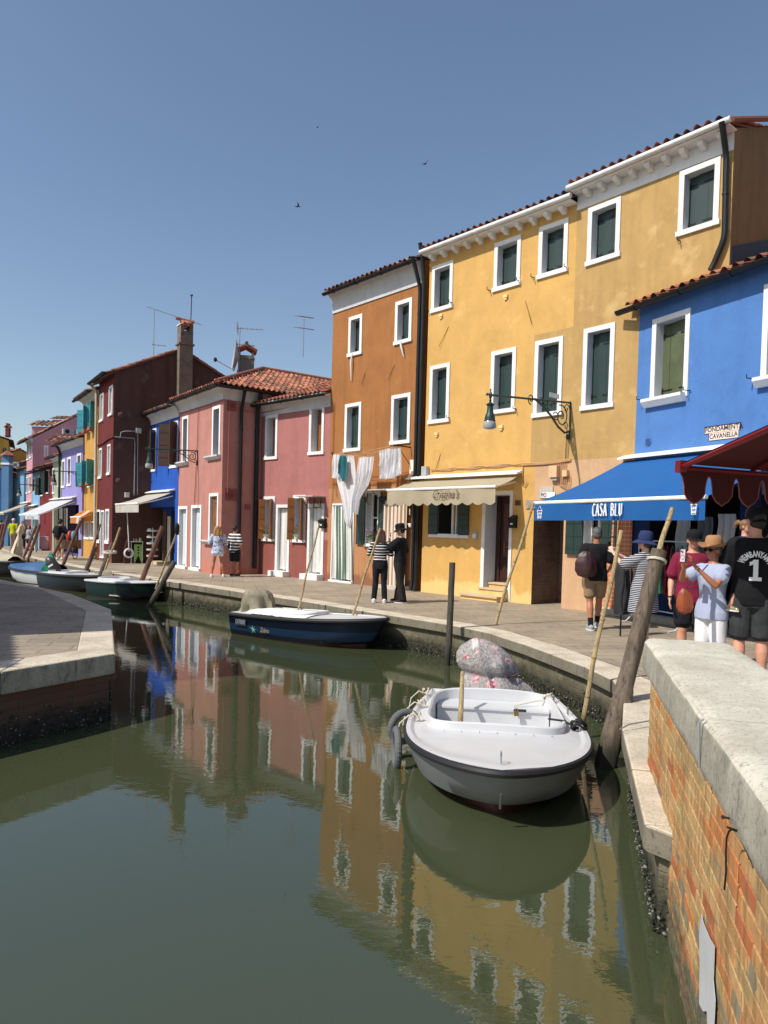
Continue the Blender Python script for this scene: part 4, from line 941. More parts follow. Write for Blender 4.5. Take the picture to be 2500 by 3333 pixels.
q.tube([FGS.p(ua-.12,zt+.27,.2),FGS.p(ub+.1,zt+.24,.2)],.07,TILES[0],n=6); fbox(q,FGS,ua,ub,zt,zt+.04,-.06,.46,WHITE); q.build('cap',chm,ang=60)
q=MB(); q.tube([FGS.p(ub-.05,zt,.2),FGS.p(ub-.03,FGS.Z('c',1008,178),.2)],.02,IRON,n=6); q.ell(FGS.p(ub-.03,FGS.Z('c',1008,178),.2),.06,.03,.05,IRON); q.build('rod',chm)
# pipes and boxes on the burgundy side wall
GP=flat('grey_conduit',(.30,.29,.29),.6,bmp=0)
def wires(E,F,paths,r,m,name='conduit'):
    q=MB()
    for P in paths: q.tube([F.p(*F.at(*x),.04) for x in P],r,m,n=5)
    return q.build(name,E)
wires(hg,FGS,[[('a',885,405),('a',925,415),('a',932,372),('a',960,365),('a',1045,365)],[('a',1062,385),('a',1058,850)],[('a',885,408),('a',1035,420),('a',1040,470),('a',1032,860)]],.022,GP)
wires(hg,FG,[[('a',752,478),('a',800,458),('a',850,420),('a',882,408)]],.03,flat('burgundy_conduit',s2l((84,30,32)),.7))
for (x0,y0,x1,y1) in ((1045,342,1082,382),(960,835,990,875)):
    u0_,z1_=FGS.at('a',x0,y0); u1_,z0_=FGS.at('a',x1,y1); q=MB(); fbox(q,FGS,u0_,u1_,z0_,z1_,.01,.18,flat('pale_box',(.5,.5,.48),.6)); q.build('junction_box',hg,ang=0)
for (x,y) in ((933,240),(915,748)):
    u_,z_=FGS.at('a',x,y); q=MB(); q.ell(FGS.p(u_,z_,.0),.13,.13,.13,BURGS,n=12,k=8); q.build('air_vent',hg)
def antenna(P,H,label,els,lean=0):
    t=thing('tv_antenna',P,label,'antenna'); q=MB(); top=V(P)+UP*H+V((lean,0,0)); ST=flat('galvanised_steel',(.35,.36,.38),.4,metal=.6,bmp=0)
    q.tube([P,top],.018,ST,n=6); q.build('mast',t)
    for (f,dx,dy,L,n,cl,kind) in els:
        q=MB(); c=V(P).lerp(top,f); d=V((dx,dy,0)).normalized(); s=V((-d.y,d.x,0)); 
        if kind=='slope': d=(d-UP*.25).normalized()
        q.tube([c-d*L*.15,c+d*L],.014,ST,n=5)
        for k in range(n):
            e=c+d*L*(k/(max(1,n-1)))-d*L*.1; w=cl*(1-.45*k/n); q.tube([e-s*w,e+s*w],.007,ST,n=4)
        if kind=='grid':
            for k in range(5): e=c-d*.1+UP*(k-2)*.09; q.tube([e-s*.35,e+s*.35],.006,ST,n=4)
            for k in range(5): e=c-d*.1+s*(k-2)*.16; q.tube([e-UP*.2,e+UP*.2],.006,ST,n=4)
        q.build('boom',t)
    return t
uA=FGS.U('c',697,708); pb=FGS.p(uA,HG+tpg*uA+.05,-.1)
antenna(pb,2.05,'bent boom television antenna on the burgundy gable roof left of the tall chimney',[(1.0,.9,.2,2.0,2,.05,'slope'),(.28,.8,.3,.5,3,.25,'')])
# far small chimney behind the gable
u_,z_=FGS.at('c',1130,800); chimney('chimney',FGS.p(u_,z_-.5,-2.5),.9,.6,.9,WHITE,'small low white chimney just right of the burgundy gable',0.4)
# salmon house: chimney and antenna above the hip
pc=atY('c',1520,862,28.5); pc.z-=.6
chimney('chimney',pc,.62,.52,atY('c',1520,722,28.5).z-pc.z,plaster('grey_chimney_render',s2l((150,146,134)),st=.5),'square grey rendered chimney with tiled cap behind the salmon hip roof',.25)
pa=atY('c',1452,868,28.0); antenna(pa,atY('c',1470,455,28.0).z-pa.z,'antenna with a mesh reflector beside the satellite dish on the salmon house',[(.97,.9,.1,.9,6,.22,'grid'),(.62,.8,.2,.6,4,.25,'')],.05)
pd=atY('c',1410,850,27.8); t=thing('satellite_dish',pd,'grey satellite dish leaning beside the rendered chimney on the roof','dish'); q=MB()
dd=V((-.95,-.30,.12)).normalized(); sx=dd.cross(UP).normalized(); sy=sx.cross(dd)
c0=pd+UP*.62; DISHM=flat('grey_dish_paint',(.34,.35,.36),.5)
q.grid(lambda a,b: c0+ (sx*math.cos(b*6.2832)*.52+sy*math.sin(b*6.2832)*.62)*a - dd*(.16*(1-a*a)), 6,20,DISHM); q.build('reflector',t)
q=MB(); q.tube([pd,c0-dd*.2],.03,DISHM); q.tube([c0-sy*.55,c0+dd*.62-sy*.35],.02,DISHM,n=6); q.ell(c0+dd*.66-sy*.33,.07,.05,.09,DARK); q.build('arm',t)
pa=atY('e',680,500,30); antenna(pa,atY('e',695,190,30).z-pa.z,'tall double comb antenna on the ridge of the red tiled roof',[(.985,.4,-.9,.55,4,.42,'slope'),(.70,.4,-.9,.55,4,.46,'slope')])
# ---- houses further along the canal
F4=Fac((-14.72,34.55),Q=(-12.85,31.75)); u4=(V((-12.85,31.75,0))-F4.P).length
H4=F4.Z('a',690,135)
h4=house('old_yellow_house',F4,0,u4,H4+.25,'narrow old yellow house with turquoise shutters and flower boxes',YE3,depth=7,eave=.45,cornice=.3,mats=DTILES)
E=h4['E']
for TL,BR in (((680,195),(712,365)),((722,145),(745,345)),((668,600),(700,795)),((704,585),(735,780))): window(F4,E,('a',*TL),('a',*BR),shut=TEAL,kind='open',fw=.06,sill=.06,sillout=.03)
window(F4,E,('a',655,1060),('a',690,1200),fw=.06,kind='glass'); window(F4,E,('a',700,1060),('a',725,1200),fw=.06,kind='glass')
build_house(h4)
LEAF=[flat('planter_leaf_a',s2l((70,92,40)),.7,var=.3),flat('planter_leaf_b',s2l((100,120,56)),.7,var=.3)]; PETR=flat('red_petal',s2l((190,30,50)),.6); PETP=flat('pink_petal',s2l((206,90,140)),.6); POT=flat('terracotta_pot',s2l((150,88,62)),.85); POTW=flat('white_pot',(.7,.7,.68),.6)
def leaves(q,c,rx,ry,rz,n,mats,s=.03,rn=random.Random(5)):
    for k in range(n):
        d=V((rn.gauss(0,.45)*rx,rn.gauss(0,.45)*ry,rn.gauss(0,.45)*rz)); p=V(c)+d
        a=V((rn.uniform(-1,1),rn.uniform(-1,1),rn.uniform(-1,1))).normalized(); b=a.cross(V((rn.uniform(-1,1),rn.uniform(-1,1),rn.uniform(-1,1)))).normalized(); l=s*rn.uniform(.6,1.3)
        q.quad(p,p+a*l+b*l*.5,p+a*l*2,p+a*l-b*l*.5,rn.choice(mats))
def flowerbox(F,u0,u1,z,label,o0=.05,petal=PETR,n=60,dens=LEAF,group=None):
    t=thing('flower_box',F.p(u0,z,o0),label,'planter',group); q=MB(); fbox(q,F,u0,u1,z,z+.16,o0,o0+.2,POT); q.build('box',t,ang=0)
    q=MB(); c=F.p((u0+u1)/2,z+.25,o0+.1)
    for k in range(5): leaves(q,F.p(u0+(u1-u0)*(k+.5)/5,z+.22,o0+.1),.14,.14,.16,n//5,dens,.04)
    for k in range(5): leaves(q,F.p(u0+(u1-u0)*(k+.5)/5,z+.30,o0+.12),.12,.12,.12,4,[petal],.03)
    q.build('plants',t,ang=0,weld=False); return t
u_,z_=F4.at('a',640,790); flowerbox(F4,u_+.1,u_+1.1,z_-.05,'long overhanging planter under the lower turquoise shutters, left',.1); u_,z_=F4.at('a',700,770); flowerbox(F4,u_,u_+.9,z_-.1,'planter under the lower turquoise shutters beside the cream drainpipe',.1)
u_,z_=F4.at('a',670,372); flowerbox(F4,u_,u_+.8,z_-.1,'planter under the upper left turquoise shutters',.08); u_,z_=F4.at('a',712,352); flowerbox(F4,u_,u_+.8,z_-.1,'planter under the upper right turquoise shutters',.08)
pipe(E,F4,[(u4-.05,H4+.3,.3),(u4-.05,H4-.1,.1),(u4-.05,.1,.1)],.06,flat('cream_pipe',(0,0,0)))
LC=G('S',265,1811); FL=Fac(G('S',165,1793.5),Q=(LC.x,LC.y)); uLc=(LC-FL.P).length
uLl=FL.U('t',1008,1000)
HL=FL.Z('t',1330,600)
hl=house('lilac_house',FL,uLl,uLc,HL+.2,'lilac house with three white framed windows above the long white awning',LIL,depth=5,eave=.45,cornice=.35,mats=DTILES)
E=hl['E']
for TL,BR in (((1020,892),(1063,1342)),((1113,850),(1165,1312)),((1268,793),(1328,1272))): window(FL,E,('t',*TL),('t',*BR),fw=.10,sill=.1,kind='none',dep=.12,shut=None); 
FL.holes.append((uLl+.25,uLc-.6,.1,2.5)); q=MB(); fbox(q,FL,uLl+.25,uLc-.6,.1,2.5,-.8,-.7,DARK); q.build('shop_front',E,ang=0)
build_house(hl)
pipe(E,FL,[(uLl+.05,HL+.25,.4),(uLl+.05,HL-.1,.12),(uLl+.05,.1,.1)],.06,GUT)
def farhouse(name,x0,x1,ytop,xt,mat,label,shut,wins,eave=.35,depth=4.2,pitch=20,cor=None,F=FL,z0=-.05,sm=None,extra=.15):
    a=F.U('t',x0,1300); b=F.U('t',x1,1300); H=F.Z('t',xt,ytop)
    h=house(name,F,a,b,H+extra,label,mat,depth=depth,eave=eave,cornice=cor,mats=DTILES,pitch=pitch,sidemat=sm)
    for TL,BR,kd in wins: window(F,h['E'],('t',*TL),('t',*BR),fw=.08,sill=.08,shut=shut,kind=kd,sillout=.04,dep=.1)
    build_house(h); return h
farhouse('sage_green_house',862,1003,885,930,SAGE,'narrow sage green house between the lilac and dark red houses',GREEN,[((868,1030),(897,1440),'in'),((960,985),(985,1330),'in')],cor=.25)
farhouse('dark_red_house',652,858,1060,690,DRED,'dark red house with green shutters and a balcony eave, left of the sage house',GREEN,[((672,1170),(712,1480),'open'),((765,1060),(805,1440),'open')])
farhouse('pale_blue_house',532,655,1130,590,SKYB,'small pale sky blue house with a single white framed window',GREEN,[((560,1190),(575,1420),'open'),((632,1160),(650,1400),'in')])
# rose house with long gable side
uR0,uR1=FL.U('t',432,1300),FL.U('t',528,1300); RC=FL.p(uR1,0); FRS=Fac((RC.x,RC.y),Q=(RC.x-FL.n.x,RC.y-FL.n.y)); FRS.n=FL.u.copy()
HRs=FL.Z('t',528,560); ur_,zr_=FRS.at('t',1425,125); pit=math.degrees(math.atan((zr_-HRs)/max(1,ur_)))
hR=house('rose_gable_house',FL,uR0,uR1,HRs+.1,'tall rose pink house whose long gable side rises behind the lower roofs',ROSE,depth=ur_*2.05,eave=.5,pitch=pit,mats=DTILES,cornice=.3)
for TL,BR in (((447,615),(470,890)),((490,570),(515,860)),((437,1170),(460,1440)),((486,1150),(512,1420))): window(FL,hR['E'],('t',*TL),('t',*BR),fw=.06,sill=.08,shut=GREEN)
window(FRS,hR['E'],('t',718,650),('t',790,845),fw=.1,sill=.02,shut=GREEN)
build_house(hR); E=hR['E']
for x0,x1,y0,y1 in ((1012,1185,385,485),(1245,1420,400,500)):
    u0_,z1_=FRS.at('t',x0,y0); u1_,z0_=FRS.at('t',x1,y1); t=thing('air_conditioner',FRS.p(u0_,z0_,.02),('left' if x0<1100 else 'right')+'most of the two grey air conditioning units high on the rose gable wall','air conditioner')
    q=MB(); fbox(q,FRS,u0_,u1_,z0_,z1_,.02,.4,flat('grey_metal_case',(.4,.41,.4),.5)); q.build('casing',t,ang=0)
    q=MB(); c=(u0_+u1_)/2-(u1_-u0_)*.12; r=(z1_-z0_)*.42; q.prism([FRS.p(c+r*math.cos(k*math.pi/8),(z0_+z1_)/2+r*math.sin(k*math.pi/8),.4) for k in range(16)],FRS.n*.01,GUT); q.build('fan_grille',t,ang=0)
# dormers of the rose house
for (x0,x1,yt,yb,lab) in ((520,930,232,420,'wide'),(870,1050,158,262,'small')):
    Y=FL.p(uR1,0).y+ (2.2 if lab=='wide' else 5); a=atY('t',x0,yb,Y); b=atY('t',x1,yb,Y); zt_=atY('t',(x0+x1)/2,(yt+yb)/2+ (20 if lab=='wide' else 25),Y).z; zt2=atY('t',x0,yt,Y).z
    q=MB(); ux=(b-a); ux.z=0; q.box(a-UP*.3,ux,UP*(zt_-a.z+.3),V((0,1.2,0)),ROSE); q.build('dormer_wall' if lab=='wide' else 'chimney_stack',E,ang=0)
    q=MB(); Sd=V((0,1,(zt2-zt_)/1.0)).normalized(); tile_roof(q,V((a.x-.15,a.y-.2,zt_)),ux.normalized(),Sd,ux.length+.3,1.3,DTILES,pitch=.3 if lab=='wide' else .3); q.build('dormer_roof',E,ang=50,weld=False)
# tiled lean-to roof in front of the rose wall
Y=FL.p(FL.U('t',900,1300),0).y+1.5; a=atY('t',722,600,Y); b=atY('t',1215,560,Y); zt_=atY('t',722,490,Y).z
t=thing('rear_annex',a,'low annex with a shaded tiled roof showing above the dark red and sage houses','house'); ux=b-a; ux.z=0
q=MB(); q.box(V((a.x+.6,a.y+.3,2)),ux,UP*(a.z-2),V((0,2.5,0)),ROSE); q.build('wall',t,ang=0)
q=MB(); tile_roof(q,V((a.x,a.y-.1,a.z)),ux.normalized(),V((0,1,(zt_-a.z))).normalized(),ux.length+1.5,1.7,DTILES,pitch=.28); q.build('roof',t,ang=50,weld=False)
# far blue and mustard houses where the canal bends
cB=G('S',36,1771); FFb=Fac((cB.x,cB.y),25); FFb.n=V((-FFb.u.y,FFb.u.x,0)) if False else FFb.n
def cornerhouse(name,kc,ytop,xl,mat,label,Y,wside,eave=.3,pitch=18,dp=8,wins=(),ytopl=None):
    c=atY('t',kc,1900,Y); c.z=0; Fr=Fac((c.x,c.y),Q=(c.x+.45,c.y-.9)); H=atY('t',kc,ytop,Y).z
    Fr2=Fac(Fr.p(-6,0),Q=(c.x,c.y)); h=house(name,Fr2,6-wside,6,H,label,mat,depth=dp,eave=eave,pitch=pitch,mats=DTILES,cornice=None)
    Fsd=Fac((c.x,c.y),Q=(c.x-Fr2.n.x,c.y-Fr2.n.y)); Fsd.n=Fr2.u.copy()
    build_house(h)
    return h,Fr2,Fsd
hf,Ff,Fs=cornerhouse('far_blue_house',165,1110,0,FARB,'low steel blue house with a pilaster corner and tiled roof at the bend',46,5)
q=MB(); a=atY('t',110,1900,45.6); a.z=0; zt_=atY('t',150,830,45.6).z; q.cbox(a+UP*zt_/2,V((.46,0,0)),V((0,.5,0)),UP*zt_,FARB); q.cbox(a+UP*(zt_-.5),V((.54,0,0)),V((0,.6,0)),UP*.12,WHITE); q.build('corner_chimney',hf['E'],ang=0)
q=MB(); q.lathe(a+UP*zt_,[(.5,0),(.5,.06),(.05,.35)],DTILES[1],n=4); q.build('chimney_cap',hf['E'],ang=0)
hf,Ff,Fs=cornerhouse('mustard_house',128,575,0,FARY,'three storey mustard yellow house with dark green shutters at the far end',60,6,dp=10)
for (x0,y0,x1,y1) in ((218,920,278,1020),): window(Fs,hf['E'],('t',x0,y0),('t',x1,y1),fw=.12,kind='glass')
for (x0,y0,x1,y1) in ((40,700,70,930),(75,690,105,910)):
    u0_,z1_=Ff.at('t',x0,y0); u1_,z0_=Ff.at('t',x1,y1); q=MB(); fbox(q,Ff,u0_,u1_,z0_,z1_,.01,.12,GREEN); q.build('shutter',hf['E'],ang=0)
pcq=atY('t',130,520,60); chimney('chimney',pcq,.3,.3,.75,plaster('red_chimney_render',s2l((130,70,60))),'slim reddish chimney on the mustard house at the far end',0)
FE=Fac((-45,72),Q=(-30.5,60)); 
for k,(a,b,H,m,lab,nm) in enumerate(((0,5.5,6.5,ROSE,'small rose house beyond the far bridge','far_rose_house'),(5.5,11,7.2,YE3,'pale yellow house beyond the far bridge','far_yellow_house'),(11,18.8,6.0,SKYB,'light blue house closing the canal beyond the far bridge','far_light_blue_house'))):
    h=house(nm,FE,a,b,H,lab,m,depth=6)
    for u_ in (a+1,a+2.8,a+4.4): 
        for z_ in (1.0,3.9): window(FE,h['E'],('S',0,0),('S',0,0)) if False else None
    build_house(h)
# houses of the near left bank: outside the frame, they throw the shade on the near quay
LM=plaster('left_bank_render',s2l((190,130,110)),st=.4)
for k,(P,Q,H,dp,lab) in enumerate((((-12.6,18.2),(-7.3,7.75),5.9,6,'left bank house just outside the picture, shading the far part of the near quay'),((-9.5,6.8),(-8.3,4.6),5.6,4,'left bank house just outside the picture, shading the inner paving of the near quay'))):
    Fq=Fac(P,Q=Q); Fq.n=V((Fq.u.y,-Fq.u.x,0)); Fq.n=Fq.n if Fq.n.x>0 else -Fq.n; L=(V((*Q,0))-Fq.P).length
    h=house('left_bank_house',Fq,0,L,H,lab,LM,depth=dp,eave=.3); build_house(h)

def shadowrod(F,E,k,x0,y0,x1,y1,m=None):  # thin brown rods standing in for shadows of hooks and wires on the wall
    u0,z0=F.at(k,x0,y0); u1,z1=F.at(k,x1,y1); q=MB(); q.tube([F.p(u0,z0,.004),F.p(u0+(u1-u0)*.5,z0+(z1-z0)*.5,.02),F.p(u1,z1,.05)],.007,m or SHADW,n=4); q.build('hook_shadow_rod',E)
SHADW=flat('shadow_brown_rod',s2l((110,74,44)),.8,bmp=0)
shadowrod(FY,hy['E'],'h',520,980,555,1092); shadowrod(FY,hy['E'],'h',160,1100,118,1198); shadowrod(FR,hr['E'],'r',515,1150,478,1295); shadowrod(FR,hr['E'],'r',865,1060,795,1240); shadowrod(FY,hy['E'],'g',372,215,335,355)
PKC=flat('pink_painted_cable',s2l((170,98,88)),.8,bmp=0)
wires(h1,F1,[[('c',930,1232),('c',1100,1182),('c',1328,1108)],[('c',1102,1190),('d',1042,150),('d',1035,205)],[('d',1036,300),('d',1010,735)]],.014,PKC,'cable')
wires(h1,F1S,[[('c',1372,1105),('d',1335,150),('d',1322,612),('d',1478,636)],[('c',1350,1180),('c',1600,1225)]],.014,PKC,'cable')
wires(h2['E'],F2,[[('e',365,935),('e',560,895),('e',880,825)]],.02,PKC,'cable')
wires(hr['E'],FR,[[('e',925,850),('e',915,1240),('f',800,190),('f',785,400)],[('w',100,665),('w',500,690),('w',880,655),('w',1240,600)],[('w',160,640),('w',165,860)]],.010,flat('orange_painted_cable',s2l((140,92,52)),.8,bmp=0),'cable')
wires(ho['E'],FO,[[('i',1280,-40),('i',1275,-200)]],.008,CABLE,'cable') if False else None
# ------------------------------------------------------------------ awnings
def cloth(name,c,var=.06,trans=0):
    if name in MC: return MC[name]
    m,nt,b=newmat(name); v=coords(nt); n=noisen(nt,v,2.5,5); r=ramp(nt,n,[(.3,mul(c,1-var)),(.7,mul(c,1+var))]); lk(nt,r.outputs[0],b.inputs['Base Color']); b.inputs['Roughness'].default_value=.85
    if trans:
        t=nd(nt,'ShaderNodeBsdfTranslucent'); lk(nt,r.outputs[0],t.inputs[0]); mx=nd(nt,'ShaderNodeMixShader'); mx.inputs[0].default_value=trans; lk(nt,b.outputs[0],mx.inputs[1]); lk(nt,t.outputs[0],mx.inputs[2]); lk(nt,mx.outputs[0],nt.nodes['Material Output'].inputs[0])
    bump(nt,b,noisen(nt,v,7,3),.25,.03); MC[name]=m; return m
BEIGE=cloth('beige_awning_cloth',s2l((186,174,146)),trans=.25); BLUEA=cloth('blue_awning_cloth',s2l((26,98,166)),trans=.2); WHA=cloth('ivory_awning_cloth',s2l((206,200,188)),trans=.3); WHB=cloth('white_awning_cloth',s2l((214,216,220)),trans=.3)
ORA=cloth('orange_awning_cloth',s2l((206,136,62)),trans=.3); REDA=cloth('red_awning_cloth',s2l((72,12,14)),trans=.04); BARW=flat('white_powder_coated_bar',(.86,.86,.82),.4,bmp=0)
def awning(name,F,u0,u1,zt,o,zf,val,mat_,label,scal=0,cas=True,bar=BARW,stripe=None,arms=2,sag=.03,nu=20,lobe=.0,vcut=None,ow=.06,thick=True):
    t=thing(name,F.p(u0,zf,0),label,'awning'); q=MB()
    fn=lambda a,b: F.p(u0+(u1-u0)*a,zt+(zf-zt)*b-sag*math.sin(math.pi*b)*(1+.3*math.sin(a*19)),ow+(o-ow)*b)
    k0=len(q.f); q.grid(fn,nu,8,mat_)
    if stripe:
        i2=q.mi(stripe[0])
        for a in range(nu):
            if stripe[1](a/nu):
                for b in range(8): q.m[k0+a*8+b]=i2
    q.build('canopy',t,ang=80)
    q=MB(); n=max(24,scal*8)
    def vf(a,b):
        hv=val*(1-(lobe*(1-abs(math.sin(math.pi*a*scal))) if scal else 0)); return F.p(u0+(u1-u0)*a,zf-.02-hv*b,o+.01+.02*math.sin(a*31)*b+.012*math.sin(a*11+b))
    k0=len(q.f); q.grid(vf,n,4,mat_)
    if stripe:
        i2=q.mi(stripe[0])
        for a in range(n):
            if stripe[1](a/n):
                for b in range(4): q.m[k0+a*4+b]=i2
    vo=q.build('valance',t,ang=80)
    q=MB(); q.tube([F.p(u0-.02,zf,o),F.p(u1+.02,zf,o)],.035,bar,n=10); q.build('front_bar',t)
    if cas: q=MB(); q.prism([F.p(u0-.06,zt+.13,.0),F.p(u0-.06,zt+.05,.24),F.p(u0-.06,zt+.015,.24),F.p(u0-.06,zt+.06,.0)],F.u*(u1-u0+.12),BARW); q.build('cover_board',t,ang=0)
    for k in range(arms):
        u=u0+.12 if k==0 else u1-.12; s=1 if k==0 else -1; q=MB(); m_=F.p(u+s*.25,zt-.12+(zf-zt)*.5,o*.5)
        q.tube([F.p(u,zt-.15,.03),m_,F.p(u,zf-.02,o-.03)],.022,bar,n=6); q.build('arm',t)
    return t,vo,fn
# Cristina's
u0=FY.U('g',125,435); u1=FY.U('g',1095,372); zt=FY.Z('g',1095,385)-.06
o,zf=hitu(FY,'g',865,507,u1)
t,vo,_=awning('beige_awning',FY,u0,u1,zt,o,zf,.40,BEIGE,"beige scalloped shop awning lettered Cristina's on the yellow house",scal=11,lobe=.16)
uc,zc=ato(FY,'g',410,580,o+.05)
text_obj("Cristina's",.30,flat('brown_script_print',s2l((96,74,60)),.8,bmp=0),.001,'lettering',t,M=frameM(FY.p(uc,zc,o+.055),FY.u,UP),sx=.78,shear=.35)
# Casa Blu
uT=FB.U('i',395,1945); o,zf=hitu(FB,'j',90,492,uT); zt=FB.Z('i',458,1905)-.06
uTr,_=ato(FB,'j',1237,440,o)
t,vo,_=awning('blue_awning',FB,uT,uTr,zt,o,zf,.0+(lambda z:zf-z)(ato(FB,'j',90,603,o)[1]),BLUEA,'big blue shop awning lettered CASA BLU with a white front bar',cas=True,nu=28,arms=2,sag=.05)
val=zf-ato(FB,'j',90,603,o)[1]
def handtext(s,strokes_h,M,m,par,wd=.03):
    # hand drawn capitals from strokes; glyph box 0..1 x 0..1
    GL={'C':([(.9,.92),(.5,1),(.15,.75),(.1,.3),(.35,0),(.9,.06)],),'A':([(0,0),(.45,1)],[(.45,1),(.9,0)],[(.15,.33),(.75,.33)]),'S':([(.85,.9),(.4,1),(.15,.75),(.5,.52),(.85,.28),(.5,0),(.05,.1)],),
        'B':([(.1,0),(.1,1)],[(.1,1),(.65,.92),(.7,.65),(.1,.55)],[(.1,.55),(.85,.45),(.8,.08),(.1,0)]),'L':([(.15,1),(.1,0),(.8,.04)],),'U':([(.1,1),(.1,.2),(.4,0),(.75,.15),(.8,1)],),' ':()}
    x=0; q=MB()
    for ch in s:
        w=.62 if ch!=' ' else .55
        for st in GL[ch]: q.tube([M@V(((x+p[0]*w*.8)*strokes_h,p[1]*strokes_h,0)) for p in st],(wd),m,n=5)
        x+=w
    return q.build('lettering',par),x*strokes_h
th=(zf-ato(FB,'j',480,500,o)[1])
ua,za=ato(FB,'j',482,580,o+.02); ub,zb2=ato(FB,'j',688,580,o+.02); Ht=ato(FB,'j',482,500,o+.02)[1]-za
M=frameM(FB.p(ua,za,o+.05),FB.u,UP); sc_=(ub-ua)/(.62*7+.55)/Ht
handtext('CASA BLU',Ht,M@Matrix.Diagonal((sc_,1,1,1)),WHITEP,t,.014)
def lanternlogo(kx0,kx1,ky0,ky1,par):
    ua,z1_=ato(FB,'j',kx0,ky0,o+.02); ub,z0_=ato(FB,'j',kx1,ky1,o+.02); W_=ub-ua; H_=z1_-z0_
    M=frameM(FB.p(ua,z0_,o+.045),FB.u,UP); P=lambda L:[M@V((x*W_,y*H_,0)) for x,y in L]; q=MB()
    for L in ([(.1,.62),(.5,1),(.9,.62),(.05,.62)],[(.0,.6),(1,.6)],[(.12,.58),(.22,.0),(.8,.0),(.9,.58)],[(.3,.50),(.22,.42),(.3,.32)],[(.38,.32),(.44,.5),(.5,.32)],[(.64,.48),(.56,.44),(.64,.38),(.56,.32)],[(.7,.32),(.76,.5),(.82,.32)],[(.28,.24),(.28,.08),(.38,.1),(.28,.17),(.36,.22),(.28,.24)],[(.46,.24),(.46,.08),(.56,.08)],[(.62,.24),(.62,.1),(.7,.08),(.74,.24)]): q.tube(P(L),.006,WHITEP,n=4)
    q.build('lantern_logo',par)
lanternlogo(107,142,512,598,t); lanternlogo(1145,1187,462,570,t)
# red canopy of the neighbouring stall, seen from below
C0=V((3.02,7.3,2.38)); e1=V((.90,.40,0)).normalized(); e2=V((.19,-.98,0)).normalized()
t=thing('red_canopy',C0,'dark red canopy with a pink edged pointed valance above the crowd','awning')
REDT=flat('red_valance_trim',s2l((150,84,80)),.7); REDB=flat('red_painted_bar',s2l((112,18,22)),.4)
q=MB(); top=C0+e1*2.4+e2*2.6+UP*.9
e2u=e2*5.2+UP*.96
q.grid(lambda a,b:C0+e1*4.4*a+e2u*b+UP*.03,10,10,REDA); q.build('cloth',t,ang=30)
def lobes(A,d,n,w,h,rev=0):
    q=MB(); qt=MB(); m=8
    for k in range(n):
        P=[A+d*(k*w+w*x)-UP*(h*y) for x,y in ((0,.0),(1,0),(1,.16),(.94,.24),(.89,.46),(.87,.70),(.74,.86),(.50,1.0),(.28,.88),(.15,.72),(.12,.48),(.07,.25),(0,.16))]
        q.poly(P,REDA); qt.tube(P[2:],.007,REDT,n=4)
    q.build('valance',t,ang=0); qt.build('valance_trim',t)
lobes(C0-UP*.02,e1,11,.40,.36)
for A,B in ((C0,C0+e1*4.4),(C0,C0+e2u)): q=MB(); q.tube([A-UP*.01,B-UP*.01],.028,REDB,n=8); q.build('frame_bar',t)
q=MB(); q.cbox(C0,e1*.09,e2*.09,UP*.12,REDB); q.build('corner_cap',t,ang=0)
q=MB(); q.tube([C0+e1*1.0,C0+e2u*.55+e1*.2],.02,REDB); q.build('cross_bar',t)
pp=C0+e1*3.9+e2*.2; q=MB(); q.tube([V((pp.x,pp.y,0)),pp],.03,REDB); q.build('pole',t)
# ivory awning of the cobalt house
u1=F3.U('d',812,600); u0=F3.U('d',455,612); zt=F3.Z('d',812,603)-.02; o,zf=hitu(F3,'d',455,718,u1); u0_,_=ato(F3,'d',187,742,o)
awning('ivory_awning',F3,u0_,u1,zt,o,zf,.32,WHA,'ivory awning with a plain valance over the cobalt blue souvenir shop')
# long white awning of the lilac house
u1=FL.U('b',1180,560); u0=FL.U('b',880,600); zt=FL.Z('b',1100,590); o,zf=hitu(FL,'b',600,825,u1); 
u0_,_=ato(FL,'b',300,868,o)
t,vo,_=awning('white_awning',FL,u0_,u1,zt,o,zf,.05,WHB,'long white awning reaching out in front of the lilac house')
ua,za=ato(FL,'b',398,835,o); ub,zb2=ato(FL,'b',602,905,o); q=MB(); q.grid(lambda a,b:FL.p(ua+(ub-ua)*a,za-(za-zb2)*b,o+.03+.02*math.sin(a*12)),10,3,WHB); q.build('valance',t)
q=MB()
for r_ in range(2):
    for k in range(7): q.cbox(FL.p(ua+(ub-ua)*(.25+k*.075),za-(za-zb2)*(.45+.28*r_),o+.06),FL.u*.05,FL.n*.01,UP*.06,GREYPIPE)
q.build('lettering',t,ang=0)
# orange and white awning on the old yellow house
u1=F4.U('b',1440,765); u0=F4.U('b',1300,800); zt=F4.Z('b',1440,765); o,zf=hitu(F4,'b',1250,868,u1); u0_,_=ato(F4,'b',1092,850,o)
awning('orange_awning',F4,u0_,u1+.0,zt,o,zf,.28,ORA,'small orange awning with a white stripe on the old yellow house',stripe=(WHB,lambda a:.62<a<.85),scal=5,lobe=.2,cas=False)
# further awnings on the left
u1=FL.U('b',480,655); zt=FL.Z('b',480,655); o,zf=hitu(FL,'b',60,800,u1); u0_,_=ato(FL,'b',-60,830,o)
awning('far_awning',FL,u0_,u1,zt,o,zf,.1,cloth('sand_awning_cloth',s2l((190,180,160)),trans=.3),'pale sand coloured awning in front of the rose and blue houses far left')
u1=FL.U('b',590,690); zt=FL.Z('b',590,700); o,zf=hitu(FL,'b',400,850,u1)
awning('dark_awning',FL,u1-1.6,u1,zt,o*.7,zf+.1,.25,cloth('dark_sand_cloth',s2l((120,112,96))),'darker awning half hidden behind the long white awning')
